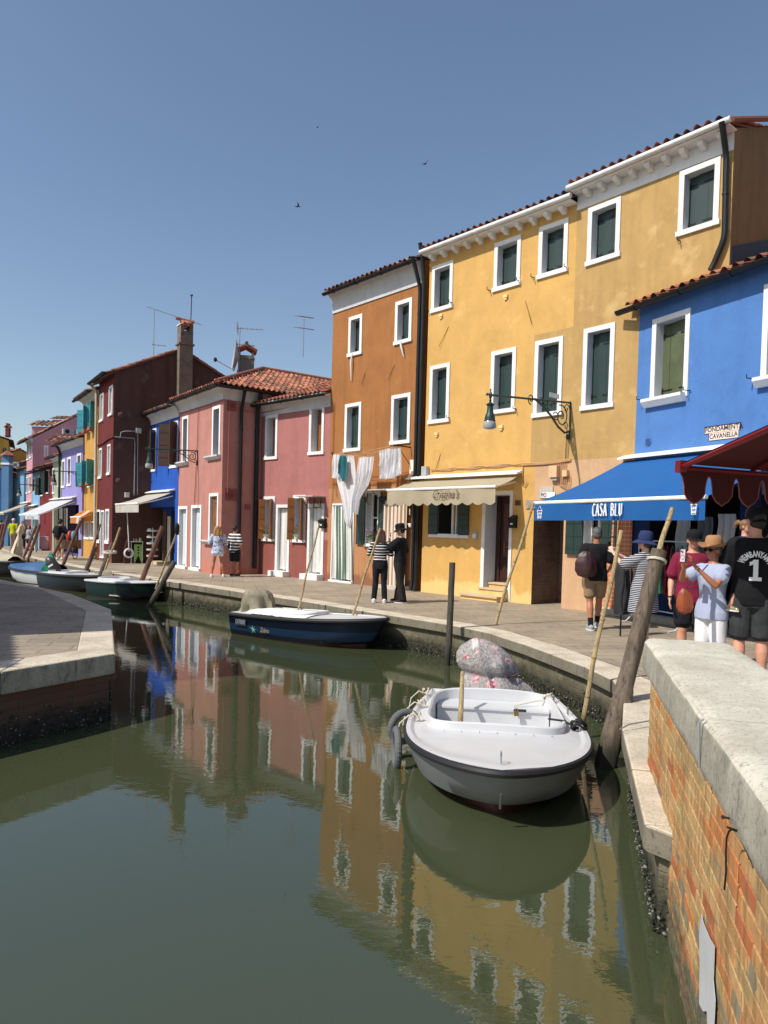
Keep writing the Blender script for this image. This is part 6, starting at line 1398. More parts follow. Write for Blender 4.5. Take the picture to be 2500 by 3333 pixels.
# big weathered post
pb_=V((2.24,6.98,ZW)); ptop=atY('j',925,812,7.35); q=MB(); d=(ptop-pb_).normalized(); a=pb_-d*.8; L=(ptop-a).length
sx=d.cross(V((0,1,0))).normalized(); sy=d.cross(sx); nr=70; rings=[]
pw=q.mi(POSTW); pd_=q.mi(POSTD)
for k in range(nr+1):
    t=k/nr; z=t*L; c=a+d*z; r=.090-.014*t+(.018*max(0,1-abs(t-.33)/.25)); ring=[]
    for i in range(28):
        an=i*2*math.pi/28; rr=r*(1+.10*noise.noise(V((math.cos(an)*1.6,math.sin(an)*1.6,z*1.3)))+.05*noise.noise(V((math.cos(an)*5,math.sin(an)*5,z*4))))
        da=abs(((an-3.6+ .25*math.sin(z*2))+math.pi)%(2*math.pi)-math.pi); rr-=.016*math.exp(-(da/.10)**2)
        if t<.52 and 2.2<an<4.1: rr+=.012+.010*noise.noise(V((an*5,z*7,5)))
        ring.append(c+(sx*math.cos(an)+sy*math.sin(an))*rr)
    rings.append(q.ring(ring))
for A_,B_ in zip(rings,rings[1:]): q.bridge(A_,B_,pw)
for fi in range(len(q.f)):
    i=fi%28; k=fi//28
    if k/nr<.52+.03*math.sin(i*2.3) and 2.2<i*2*math.pi/28<4.1: q.m[fi]=pd_
q.f.append(tuple(rings[-1])); q.m.append(pd_)
for (zz,an,s_) in ((L-.62,3.2*1.6,.024),(L-.72,5.3,.028),(L-1.62,5.6,.02)):
    c=a+d*zz+(sx*math.cos(an)+sy*math.sin(an))*.086; nrm=(sx*math.cos(an)+sy*math.sin(an)); q.ell(c,s_,s_,s_*1.3,POSTW,n=10,k=6); q.ell(c+nrm*s_*.8,s_*.45,s_*.45,s_*.5,POSTD,n=8,k=5)
tag(q.build('weathered_post',loc=pb_,ang=70),'thick weathered grey wooden mooring post leaning beside the parapet, bark peeling','mooring post')
q=MB(); c=ptop-d*.105
for k in range(2): q.tube([c-d*.014*k+(sx*math.cos(b)+sy*math.sin(b))*.092+d*.010*math.sin(b) for b in [i*math.pi/12 for i in range(25)]],.008,ROPE,n=6)
tag(q.build('rope_band',loc=c),'pale rope tied round the top of the weathered post','rope')
tb=atY('j',1015,528,7.5); bamboo(ptop-d*.02,tb,.027,'short bamboo stub standing on top of the weathered post',dive=.25,nn=2)
# ------------------------------------------------------------------ boats
def gel(name,c,rough=.25): return flat(name,c,rough,var=.05,scale=3,bmp=.04)
HULLG=gel('grey_gelcoat',(.22,.225,.225)); DECKW=flat('white_gelcoat',(.60,.605,.61),.35,var=.04,scale=4,bmp=.05); RUB=flat('black_rubber',(.018,.018,.02),.55); ANTIF=flat('red_brown_antifoul',s2l((72,34,26)),.6)
NAVY=gel('navy_blue_hull',s2l((8,19,36))); GREENH=gel('dark_green_hull',s2l((18,40,34))); STRIPB=gel('mid_blue_stripe',s2l((20,48,78))); SLIME=flat('waterline_slime',s2l((120,116,88)),.7,var=.3); INOX=flat('stainless_steel',(.5,.5,.5),.2,metal=.9,bmp=0)
def boat(name,S,B,W_,hs,hb_,hull,deck,rub,label,ck=(.12,.46,.62),blunt=2.4,anti=ANTIF,stripe=None,rubr=.04,trans=.80,floor=.02,bench=True,slime=SLIME,cover=None,camber=.05,rounded=.6):
    """S,B: stern centre and bow tip on plan; W_: beam; hs,hb_: height of stern and bow above the water"""
    S=V((S[0],S[1],ZW)); B=V((B[0],B[1],ZW)); X=(B-S).normalized(); L=(B-S).length; Yv=UP.cross(X); t=thing(name,S,label,'boat')
    hbm=W_/2
    def hb(s):
        if s<.45: return hbm*(trans+(1-trans)*math.sin(s/.45*math.pi/2))
        return hbm*max(0,1-((s-.45)/.55)**blunt)**rounded
    sh=lambda s: hs+(hb_-hs)*s**1.8
    P=lambda x,y,z: S+X*x+Yv*y+UP*z
    def sec(s,sd):
        g=(L*s,hb(s)*sd,sh(s)); f=1-.13*s**2; w_=hb(s)*(.84-.34*s**3); cz=.02+.07*s**3
        return [g,(L*s*(1-.02*s),hb(s)*sd*.99,sh(s)*.82),(L*s*(1-.05*s),(hb(s)*.96)*sd,sh(s)*.55),(L*s*(1-.09*s**2),hb(s)*(.92-.05*s)*sd,sh(s)*.25),(L*s*f,w_*sd,cz),(L*s*f,w_*.93*sd,cz-.06),(L*s*(f-.01),w_*.5*sd,-.12),(L*s*(f-.02),0,-.17)]
    q=MB(); N=44; ss=[1-(1-k/N)**1.35 if False else (k/N if k<N*.6 else .6+.4*(1-(1-(k-N*.6)/(N*.4))**1.5)) for k in range(N+1)]
    for sd in (1,-1):
        prev=None
        for s in ss:
            r=q.ring([P(*p) for p in sec(s,sd)])
            if prev:
                for j in range(7):
                    m=hull if j<4 else anti
                    if stripe and j==2: m=stripe
                    if j==3 and slime: m=slime if slime is not SLIME or j==9 else hull
                    q.f.append((prev[j],r[j],r[j+1],prev[j+1])); q.m.append(q.mi(m))
            prev=r
    a_=[P(*p) for p in sec(0,1)]; b_=[P(*p) for p in sec(0,-1)]
    q.poly(a_+b_[::-1][1:],hull)
    q.build('hull',t,ang=40)
    # gunwale outline
    out=[(L*s,hb(s)) for s in ss]; outline=out+[(x,-y) for x,y in out[::-1]]
    q=MB(); q.tube([P(x,y*1.0,sh(x/L)-.02) for x,y in out[:-1]]+[P(L,0,sh(1)-.02)]+[P(x,-y,sh(x/L)-.02) for x,y in out[:-1][::-1]],[(rubr,rubr*1.15)]*(2*len(out)-1),rub,n=8); q.build('rubbing_strake',t)
    # deck with cockpit
    cx=L*(ck[0]+ck[1])/2; ax=L*(ck[1]-ck[0])/2; ay=hbm*ck[2]; M_=200
    def hole(th,k=1.0,e=5): c,s=math.cos(th),math.sin(th); return (cx+ax*k*math.copysign(abs(c)**(2/e),c),ay*k*math.copysign(abs(s)**(2/e),s))
    def outer(th):
        h=hole(th); dx,dy=h[0]-cx,h[1]; best=1e9
        for (x0,y0),(x1,y1) in zip(outline,outline[1:]+outline[:1]):
            den=dx*(y1-y0)-dy*(x1-x0)
            if abs(den)<1e-9: continue
            tt=((x0-cx)*(y1-y0)-y0*(x1-x0))/den; uu=((x0-cx)*dy-y0*dx)/den
            if tt>0 and -.001<=uu<=1.001: best=min(best,tt)
        return cx+dx*best,dy*best
    dz=lambda x,y,k: sh(max(0,min(1,x/L)))+(camber*max(0,1-(y/(hbm+.001))**2))*(1 if k<1 else 0)
    cam=lambda x,y: camber*.9*max(0,1-(y/(hb(max(0,min(1,x/L)))+.03))**2)*(1-max(0,min(1,x/L))**4)
    q=MB(); i=q.mi(deck); rings=[]
    ths=[2*math.pi*k/M_ for k in range(M_)]
    O=[outer(th) for th in ths]; Hh=[hole(th) for th in ths]
    prof=[(1,0.0),(1,.014),(.955,.014),(.93,-.002),(.915,-.012)]
    for f,z in prof: rings.append(q.ring([P(cx+(o[0]-cx)*f,o[1]*f,sh(max(0,min(1,o[0]/L)))+z) for o in O]))
    for f in (.85,.7,.5,.3,.15,0):
        pts=[]
        for o,h in zip(O,Hh):
            x=h[0]+(cx+(o[0]-cx)*.915-h[0])*f/1.0; y=h[1]+(o[1]*.915-h[1])*f; e=min(1,(1-f)*6); pts.append(P(x,y,sh(max(0,min(1,x/L)))-.012+e*cam(x,y)))
        rings.append(q.ring(pts))
    zt=lambda x,y: sh(max(0,min(1,x/L)))-.012+cam(x,y)
    for kk,z in ((.995,.06),(.975,.072),(.945,.06)): rings.append(q.ring([P(*hole(th,kk),zt(*hole(th,kk))+z) for th in ths]))
    for A_,B_ in zip(rings,rings[1:]): q.bridge(A_,B_,i)
    q.build('deck',t,ang=30)
    q=MB(); ii=q.mi(deck); top=q.ring([P(*hole(th,.945),zt(*hole(th,.945))+.06) for th in ths]); m1=q.ring([P(*hole(th,.93),.12) for th in ths]); m2=q.ring([P(*hole(th,.86),floor) for th in ths]); q.bridge(top,m1,ii); q.bridge(m1,m2,ii); q.f.append(tuple(m2)); q.m.append(ii)
    q.build('cockpit',t,ang=30)
    if bench:
        q=MB(); bx0=cx-ax*.93; q.box(P(bx0,-ay*.90,floor+.01),X*ax*.42,Yv*ay*1.8,UP*(hs-floor-.07),deck); q.box(P(bx0,-ay*.90,hs-.055),X*(ax*.42+.02),Yv*ay*1.8,UP*.02,deck); q.build('bench',t,ang=0)
    return t,P,L,sh,hb
def blob(c,prof,sx_,sy_,m,X=V((1,0,0)),tilt=V((0,0,0)),n=28,fold=.12,seed=1,sub=4,square=1.0):
    q=MB(); i=q.mi(m); Yv=UP.cross(X); prev=None; H=prof[-1][1]; pr=[]
    for (r0,z0),(r1,z1) in zip(prof,prof[1:]):
        for k in range(sub): f=k/sub; pr.append((r0+(r1-r0)*f,z0+(z1-z0)*f))
    pr.append(prof[-1])
    for r,z in pr:
        ring=[]
        for k in range(n):
            an=2*math.pi*k/n; ca,sa=math.cos(an),math.sin(an); sq=(abs(ca)**(2/square)*math.copysign(1,ca),abs(sa)**(2/square)*math.copysign(1,sa))
            rr=r*(1+fold*noise.noise(V((ca*2.2,sa*2.2,z*1.5+seed)))+fold*.6*math.sin(an*7+seed+3*noise.noise(V((ca,sa,z*3+seed))))*(1-z/H*.7))
            ring.append(c+X*(sq[0]*rr*sx_)+Yv*(sq[1]*rr*sy_)+UP*(z+.02*noise.noise(V((ca*3,sa*3,seed+z*2))))+tilt*z)
        ring=q.ring(ring)
        if prev: q.bridge(prev,ring,i)
        prev=ring
    q.f.append(tuple(prev)); q.m.append(i); return q
# white boat
WB,P,L,sh,hb=boat('white_boat',(1.36,8.62),(.93,5.28),1.74,.33,.49,HULLG,DECKW,RUB,'small white open boat with a grey hull, rounded bow pointing at the viewer',ck=(.06,.60,.80),blunt=2.7,rubr=.028,trans=.84,rounded=.62,camber=.045)
q=MB()
for k in range(7): 
    y=-.50+k*.167; x=L*.625; q.ell(P(x,y,sh(.62)+.03),.010,.010,.006,INOX,n=8,k=4)
q.build('screw_row',WB)
def staple(x,y,ang=0,nm='deck_eye'):
    z=sh(x/L)+.015; dx,dy=math.cos(ang)*.035,math.sin(ang)*.035; q=MB(); q.tube([P(x-dx,y-dy,z),P(x-dx,y-dy,z+.06),P(x-dx*.6,y-dy*.6,z+.08),P(x+dx*.6,y+dy*.6,z+.08),P(x+dx,y+dy,z+.06),P(x+dx,y+dy,z)],.006,INOX,n=6); q.build(nm,WB)
for s,y in ((.12,-.70),(.30,-.78),(.50,-.80),(.12,.70),(.30,.78),(.50,.80),(.93,.0)): staple(L*s,y)
q=MB(); q.tube([P(L-.055,.0,.30),P(L-.10,.0,.17)],.010,INOX,n=6); q.build('bow_eye',WB)
q=MB(); x=L*.20; q.cbox(P(x+.02,.30,.30),X_:=(P(1,0,0)-P(0,0,0))*.008,(P(0,1,0)-P(0,0,0))*.14,UP*.03,RUB); q.cbox(P(x+.04,.26,.27),(P(1,0,0)-P(0,0,0))*.02,(P(0,1,0)-P(0,0,0))*.05,UP*.055,BRASS); q.tube([P(x+.04,.245,.295),P(x+.04,.245,.325),P(x+.04,.275,.325),P(x+.04,.275,.295)],.005,INOX,n=5)
q.build('padlock',WB)
def coil(c,r,m,seed,n=3,tail=None,label='',name='mooring_rope',cat='rope',rad=.011):
    rn=random.Random(seed); q=MB()
    for k in range(n):
        ph=rn.uniform(0,6); q.tube([c+V((math.cos(a)*r*(1+.3*math.sin(2*a+ph)),math.sin(a)*r*.8,.015*k+.035*math.sin(a*1.5+ph)+.02)) for a in [ph+i*.45 for i in range(14)]],rad,m,n=6)
    if tail: q.tube(tail,rad,m,n=6)
    return tag(q.build(name,loc=c),label,cat)
c=P(L*.50,.80,sh(.5)+.02); coil(c,.06,ROPEB,4,4,[c,c+V((-.12,.10,.05)),c+V((-.25,.2,.04))],'black rope knotted on the right gunwale of the white boat'); 
c=P(L*.50,-.74,sh(.5)+.02); 
for s_,nm_ in ((.50,'front'),(.30,'middle'),(.12,'rear')):
    c=P(L*s_,-.78,sh(s_)+.03); coil(c,.045,ROPE,int(s_*50),2,[c,c+V((-.08,0,.03)),c+V((-.17,-.02,-.05)),c+V((-.20,-.03,-.22))],nm_+' white rope over the left gunwale of the white boat',rad=.008)
c=P(L*.12,.64,sh(.1)+.03); coil(c,.05,ROPE,9,3,[c,c+V((-.1,.0,.0)),c+V((-.3,-.05,-.03)),c+V((-.42,-.1,-.05))],'white rope by the right stern corner of the white boat',rad=.009)
# tyre fenders on the left side
def tyre(c,axis,R_,r_,m,label,grp=None):
    axis=V(axis).normalized(); a1=axis.cross(UP).normalized(); a2=a1.cross(axis); q=MB(); i=q.mi(m); prev=None;first=None; n=60
    for k in range(n):
        an=2*math.pi*k/n; rd=a1*math.cos(an)+a2*math.sin(an); tread=1+.16*(k%2)
        ring=q.ring([c+rd*(R_+r_*math.cos(b)*(1.0 if math.cos(b)<.5 else tread))+axis*r_*1.05*math.sin(b) for b in [j*math.pi/6 for j in range(12)]])
        if prev: q.bridge(prev,ring,i)
        else: first=ring
        prev=ring
    q.bridge(prev,first,i); tg=tag(q.build('tyre_fender',loc=c,ang=25),label,'tyre'); return tg
TYRE=flat('pale_dusty_tyre',s2l((96,98,98)),.8,var=.15,scale=20)
tyre(P(L*.42,-.93,.24),(-.55,1,.1),.155,.036,TYRE,'small grey tyre hung flat along the side of the white boat')
tyre(P(L*.56,-.955,.16),(1,.10,0),.17,.034,TYRE,'grey tyre seen edge on, hanging at the waterline of the white boat')
# outboard in its floral cover
def floral():
    m,nt,b=newmat('floral_cover_cloth'); v=coords(nt); g=ramp(nt,noisen(nt,v,38,4,.7),[(.42,s2l((128,122,120))),(.58,s2l((172,166,162)))]).outputs[0]
    vo=nd(nt,'ShaderNodeTexVoronoi'); vo.inputs['Scale'].default_value=5.5; lk(nt,v,vo.inputs['Vector']); f=ramp(nt,vo.outputs['Distance'],[(.0,(1,1,1)),(.34,(1,1,1)),(.42,(0,0,0))]).outputs[0]; gate=ramp(nt,noisen(nt,v,3.5,2),[(.46,(0,0,0)),(.50,(1,1,1))]).outputs[0]
    pk=ramp(nt,noisen(nt,v,26,4,.7),[(.4,s2l((150,66,84))),(.52,s2l((214,160,166))),(.65,s2l((232,214,208)))]).outputs[0]
    c=mixn(nt,mixn(nt,1,f,gate,'MULTIPLY'),g,pk); w_=ramp(nt,noisen(nt,v,5,3),[(.56,(0,0,0)),(.62,(.7,.7,.7))]).outputs[0]; c=mixn(nt,w_,c,s2l((206,200,196)))
    lk(nt,c,b.inputs['Base Color']); b.inputs['Roughness'].default_value=.8; bump(nt,b,noisen(nt,v,9,4),.5,.03); return m
FLO=floral(); ob=thing('covered_outboard',P(-.12,-.1,.2),'outboard motor wrapped in a grey and pink floral cloth on the white boat','outboard motor')
Xb=(P(0,1,0)-P(0,0,0))
q=blob(P(-.42,.08,.26),[(.42,0),(.39,.08),(.34,.16),(.30,.22),(.335,.28),(.35,.36),(.32,.47),(.24,.57),(.12,.64),(.02,.665)],1.0,.85,FLO,X=Xb,tilt=Xb*-.38,fold=.20,seed=14,square=1.45); q.build('cover',ob,ang=60)
q=MB(); c=P(-.42,.0,.45)+Xb*.06
for k in range(2): q.tube([c+Xb*math.cos(a)*.28+UP*.03*math.sin(a*2+k)+UP*.025*k-(P(1,0,0)-P(0,0,0))*-math.sin(a)*.2 for a in [i*math.pi/10 for i in range(21)]],.007,flat('mauve_cord',s2l((120,96,96)),.9),n=5)
q.build('cord',ob)
q=MB(); q.tube([P(-.08,0,.35),P(-.10,0,-.3)],.06,RUB,n=8); q.build('motor_leg',ob)
# oar standing in the cockpit
oa=atY('l',515,625,7.55); q=MB(); ot=atY('l',530,285,8.05); q.tube([oa-(ot-oa)*.1,oa,oa.lerp(ot,.5),ot],[.028,.03,.026,.022],BAMB,n=8); tag(q.build('wooden_tiller',loc=oa),'short wooden stick standing up in the cockpit of the white boat','pole')
# navy boat
NB,P,L,sh,hb=boat('navy_boat',(-2.93,15.32),(.10,13.32),1.25,.46,.62,NAVY,DECKW,RUB,'navy blue boat with a white deck moored along the quay wall',ck=(.10,.56,.72),stripe=STRIPB,blunt=2.2,rubr=.035,trans=.86,bench=False)
q=blob(P(.25,.05,.42),[(.44,0),(.38,.10),(.36,.28),(.33,.42),(.25,.50),(.12,.53),(.02,.54)],1.0,.95,flat('khaki_tarpaulin',s2l((140,132,110)),.8,var=.28,scale=5,bmp=.8),X=(P(1,0,0)-P(0,0,0)),fold=.30,seed=21,square=1.5); tag(q.build('motor_cover',loc=P(.25,0,.3),ang=60),'khaki tarpaulin draped over the motor at the stern of the navy boat','tarpaulin')
cm=MB(); cm.grid(lambda a,b:P(L*(.14+.43*a),-.56+.95*b*(1)+.0,sh(.3)+.06+.03*math.sin(b*3.1)+.015*noise.noise(V((a*12,b*7,1)))+(-.03 if b<.03 else 0)),30,10,CW); tag(cm.build('cockpit_cover',loc=P(L*.3,0,.4)),'loosely laced pale cover over the cockpit of the navy boat','cover')
q=MB(); SN=(P(0,-1,0)-P(0,0,0))
def hullpt(s,f): 
    return P(L*s*(1-.03*s),-hb(s)*.995,sh(s)*f)
a0,a1=hullpt(.06,.80),hullpt(.15,.80); q.prism([a0+SN*.006,a1+SN*.006,hullpt(.15,.5)+SN*.010,hullpt(.06,.5)+SN*.010],SN*.003,flat('registration_plate_dark',s2l((40,44,50)),.6)); q.build('plate',NB,ang=0)
text_obj('LX7000E',.12,flat('registration_digits',s2l((150,156,160)),.6,bmp=0),.002,'registration_lettering',NB,'CENTER',M=frameM(a0.lerp(hullpt(.15,.5),.5)+SN*.016,(a1-a0),UP),sx=.66)
MINT=flat('mint_mural_paint',s2l((120,180,168)),.6); q=MB()
for k in range(7):
    an=k*.9; c=hullpt(.21,.40)+SN*.004; ux=(a1-a0).normalized(); e=c+ux*math.cos(an)*.12+UP*math.sin(an)*.09; q.prism([c-ux*.012,e,c+ux*.012+UP*.012],SN*.003,MINT)
q.build('flower_emblem',NB,ang=0)
text_obj('Zebra',.13,flat('tan_print',s2l((160,140,100)),.6,bmp=0),.002,'name_lettering',NB,'LEFT',M=frameM(hullpt(.27,.42)+SN*.012,ux,UP),sx=.8,shear=.2)
# green boat, white and dark boat, tarpaulin boats
GB,P,L,sh,hb=boat('green_boat',(-8.95,22.55),(-6.35,20.62),1.3,.50,.62,GREENH,DECKW,DECKW,'dark green boat with a white deck beneath the slanting dark pole',ck=(.10,.55,.72),blunt=1.9,rubr=.03,trans=.9)
q=blob(P(.05,.15,.38),[(.24,0),(.22,.10),(.24,.22),(.19,.34),(.05,.42)],1.2,.8,flat('khaki_tarpaulin',(0,0,0)),X=(P(1,0,0)-P(0,0,0)),fold=.15,seed=7); tag(q.build('motor_cover',loc=P(0,0,.3),ang=60),'khaki cloth wrapped round the motor of the green boat','tarpaulin')
q=MB(); a=P(L*.97,-.02,.30); b=P(L*.45,-.66,.12); q.tube([a,a.lerp(b,.3)-UP*.05,a.lerp(b,.65)-UP*.08,b],.016,ROPE,n=5); tag(q.build('bow_rope',loc=a),'pale rope hanging along the side of the green boat','rope')
DB,P,L,sh,hb=boat('black_boat',(-11.7,25.05),(-8.95,22.9),1.35,.50,.58,gel('black_hull',s2l((34,38,42))),DECKW,RUB,'black hulled boat with a white deck left of the green boat',ck=(.12,.5,.7),blunt=2.2,trans=.85)
ob=thing('outboard_motor',P(.0,-.1,.5),'dark grey outboard motor tilted up beside the green cloth','outboard motor')
q=MB(); c=P(.25,-.1,.72); M=Matrix.Rotation(R(-35),3,V((0,1,0))); q.ell(c,.20,.17,.38,flat('charcoal_cowl',s2l((56,58,60)),.35),n=16,k=12,M=M); q.build('cowl',ob); q=MB(); q.cbox(c+V((-.02,-.165,.02)),V((.16,0,.1)),V((0,.012,0)),V((-.03,0,.05)),BARW); q.build('badge',ob,ang=0); q=MB(); q.tube([c+V((-.1,0,-.2)),c+V((-.25,0,-.55))],.07,RUB,n=8); q.build('motor_leg',ob)
q=blob(P(-.25,.05,.42),[(.42,0),(.38,.15),(.30,.38),(.16,.62),(.03,.76)],1.0,.8,flat('emerald_tarpaulin',s2l((20,124,100)),.7,var=.15,scale=4,bmp=.3),X=(P(1,0,0)-P(0,0,0)),fold=.16,seed=11); tag(q.build('green_cloth',loc=P(-.2,0,.4),ang=60),'emerald green cloth peaked over a motor between the blue and black boats','tarpaulin')
q=MB(); q.ell(P(L*.83,.25,sh(.83)+.08),.10,.10,.10,RUB,n=12,k=8); tag(q.build('ball_fender',loc=P(L*.83,.2,.6)),'small black ball fender on the bow of the black boat','fender')
BLT=flat('blue_tarpaulin',s2l((44,84,128)),.6,var=.2,scale=3,bmp=.5)
TB,P,L,sh,hb=boat('blue_covered_boat',(-11.9,25.7),(-14.2,27.2),1.25,.46,.56,DECKW,DECKW,RUB,'white hulled boat under a sagging blue tarpaulin',ck=(.2,.6,.6),blunt=2.0,trans=.85,bench=False)
q=MB(); q.grid(lambda a,b:P(L*(.02+.95*a),(2*b-1)*(hb(.02+.95*a)+.03),sh(a)+.03+.34*math.sin(math.pi*b)**.7*(1-.6*a)*(.55+.45*math.sin(a*3+.6))+.05*noise.noise(V((a*5,b*4,3)))-(.10 if b in(0,1) else 0)),26,16,BLT); tag(q.build('boat_tarpaulin',loc=P(L*.5,0,.5)),'sagging blue tarpaulin stretched over the covered boat','tarpaulin')
BGT=flat('beige_tarpaulin',s2l((176,166,140)),.8,var=.15,scale=3,bmp=.5)
TB,P,L,sh,hb=boat('beige_covered_boat',(-17.3,31.0),(-14.6,28.2),1.5,.55,.65,gel('black_hull',(0,0,0)),DECKW,RUB,'black boat under a bulging beige cover, at the left edge',ck=(.2,.6,.6),blunt=2.0,trans=.85,bench=False)
q=MB(); q.grid(lambda a,b:P(L*(.02+.93*a),(2*b-1)*(hb(.02+.93*a)+.03),sh(a)+.05+.55*math.sin(math.pi*b)**.8*(1-.75*a)+.06*noise.noise(V((a*5,b*4,8)))-(.10 if b in(0,1) else 0)),26,16,BGT); tag(q.build('boat_tarpaulin',loc=P(L*.5,0,.5)),'bulging beige cover over the black boat at the left edge','tarpaulin')
# bundled sail or parasol by the far quay
pb0=atY('x',195,730,30.5); pt0=atY('x',310,370,30.7); q=blob(pb0,[(.22,0),(.27,.3),(.16,.8),(.08,1.1),(.17,1.25),(.12,1.5),(.03,1.6)],1,.8,flat('cream_sailcloth',s2l((206,190,166)),.8,var=.1,bmp=.4),X=V((1,0,0)),tilt=V(((pt0.x-pb0.x)/1.6,0,0)),fold=.42,seed=9); tag(q.build('furled_sail',loc=pb0,ang=60),'cream sailcloth bundled round a leaning mast at the far quay','sail')
# ------------------------------------------------------------------ people
def skinm(name,c):
    if name in MC: return MC[name]
    m,nt,b=newmat(name); v=coords(nt); lk(nt,ramp(nt,noisen(nt,v,9,5),[(.3,mul(c,.88)),(.7,mul(c,1.1))]).outputs[0],b.inputs['Base Color']); b.inputs['Roughness'].default_value=.5
    b.inputs['Subsurface Weight'].default_value=.06; b.inputs['Subsurface Radius'].default_value=(.02,.008,.004); bump(nt,b,noisen(nt,v,120,3),.15,.002); MC[name]=m; return m
def clothm(name,c,rough=.9,k=.08,stripes=None,pattern=None,bm=.5):
    if name in MC: return MC[name]
    m,nt,b=newmat(name); v=coords(nt); n=noisen(nt,v,8,5); col=ramp(nt,n,[(.3,mul(c,1-k)),(.7,mul(c,1+k))]).outputs[0]
    if stripes:    # (colour, period, fraction)
        sp=nd(nt,'ShaderNodeSeparateXYZ'); lk(nt,v,sp.inputs[0]); wv=nd(nt,'ShaderNodeMath',operation='MULTIPLY_ADD'); lk(nt,noisen(nt,v,3,2),wv.inputs[0]); wv.inputs[1].default_value=.035; lk(nt,sp.outputs[2],wv.inputs[2])
        mm=nd(nt,'ShaderNodeMath',operation='DIVIDE'); lk(nt,wv.outputs[0],mm.inputs[0]); mm.inputs[1].default_value=stripes[1]; fr=nd(nt,'ShaderNodeMath',operation='FRACT'); lk(nt,mm.outputs[0],fr.inputs[0])
        gt=nd(nt,'ShaderNodeMath',operation='LESS_THAN'); lk(nt,fr.outputs[0],gt.inputs[0]); gt.inputs[1].default_value=stripes[2]; col=mixn(nt,gt.outputs[0],col,stripes[0])
    if pattern:    # (colour, scale, threshold)
        col=mixn(nt,ramp(nt,noisen(nt,v,pattern[1],4,.7,1.2),[(pattern[2],(0,0,0)),(pattern[2]+.04,(1,1,1))]).outputs[0],col,pattern[0])
    lk(nt,col,b.inputs['Base Color']); b.inputs['Roughness'].default_value=rough; b.inputs['Specular IOR Level'].default_value=.2
    bump(nt,b,noisen(nt,coords(nt,(1,1,.5)),11,5,.6),bm,.02); MC[name]=m; return m
def solid(q,name,parent,M,mat_,vox=.012,smooth=4,wr=0,seed=1.3):
    """joins the pieces into one continuous skin"""
    me=D.meshes.new(name); me.from_pydata([tuple(p) for p in q.v],[],q.f); bm=bmesh.new(); bm.from_mesh(me); bmesh.ops.remove_doubles(bm,verts=bm.verts,dist=1e-5); bmesh.ops.recalc_face_normals(bm,faces=bm.faces); bm.to_mesh(me); bm.free()
    o=D.objects.new(name,me); COL.objects.link(o); r=o.modifiers.new('r','REMESH'); r.mode='VOXEL'; r.voxel_size=vox; s=o.modifiers.new('s','SMOOTH'); s.iterations=smooth; s.factor=.5
    dg=bpy.context.evaluated_depsgraph_get(); dg.update(); ne=D.meshes.new_from_object(o.evaluated_get(dg)); D.objects.remove(o); D.meshes.remove(me)
    off=V(parent.location)
    nr=[v.normal.copy() for v in ne.vertices] if wr else None
    for k,v in enumerate(ne.vertices):
        p=v.co.copy()
        if wr: p+=nr[k]*wr*(noise.noise(V((p.x*7,p.y*7,p.z*4+seed)))+.5*noise.noise(V((p.x*16+p.z*6,p.y*16,p.z*9+seed))))
        v.co=(M@p)-off
    ne.materials.clear(); ne.materials.append(mat_); ne.polygons.foreach_set('use_smooth',[True]*len(ne.polygons)); ne.polygons.foreach_set('material_index',[0]*len(ne.polygons)); ne.name=name
    ob=D.objects.new(name,ne); COL.objects.link(ob); ob.parent=parent; return ob
def placed(q,name,parent,M,ang=40):
    q.v=[M@p for p in q.v]; return q.build(name,parent,ang=ang)
def limb(q,pts,rs,n=14):
    P=[V(p) for p in pts]; q.tube(P,rs,None,n=n)
    for p,r in zip(P,rs):
        rr=r if not hasattr(r,'__len__') else min(r); q.ell(p,rr*.99,rr*.99,rr*.99,None,n=12,k=8)
def dense(a,b,r0,r1,bulge=0,at=.35,k=7):
    a,b=V(a),V(b); return [a.lerp(b,i/k) for i in range(k+1)],[r0+(r1-r0)*i/k+bulge*math.exp(-((i/k-at)/.22)**2) for i in range(k+1)]
def hand(q,w,d,pn,curl=.5,side=1,s=1,thumb=.6,fr=.0082):
    w=V(w); d=V(d).normalized(); pn=V(pn); pn=(pn-d*pn.dot(d)).normalized(); ac=d.cross(pn)*side
    c=w+d*.02*s; k=w+d*.085*s
    for t in [i/6 for i in range(7)]: q.ell(w.lerp(k,t),1,1,1,None,n=10,k=6,M=Matrix(((ac*(.022+.017*t)*s),(pn*(.017-.004*t)*s),(d*.017*s))).transposed())
    for j,(off,L) in enumerate(((-.030,.066),(-.010,.074),(.010,.070),(.029,.056))):
        p=k+ac*off*s; dd=(d+ac*off*2).normalized(); P=[p-d*.012*s]; a=0
        for seg,f in enumerate((.42,.32,.26)):
            a+=curl*(.55+.25*j*.3)*(.6 if seg==0 else 1); p=P[-1]+(dd*math.cos(a)+pn*math.sin(a))*L*f*s*(1.18 if seg==0 else 1); P.append(p)
        q.tube(P,[fr*1.12*s,fr*1.05*s,fr*.98*s,fr*.85*s],None,n=8); q.ell(P[-1],fr*.85*s,m=None,n=8,k=6)
    p=w+d*.030*s-ac*.026*s; dd=(d*.75-ac*.65+pn*.35*thumb).normalized(); P=[p,p+dd*.036*s,p+(dd+pn*.25*thumb+d*.2).normalized()*.068*s]; q.tube([w+d*.02*s-ac*.012*s]+P,[fr*1.6*s,fr*1.5*s,fr*1.2*s,fr*.95*s],None,n=8); q.ell(P[-1],fr*.95*s,m=None,n=8,k=6)
HAIRM={}
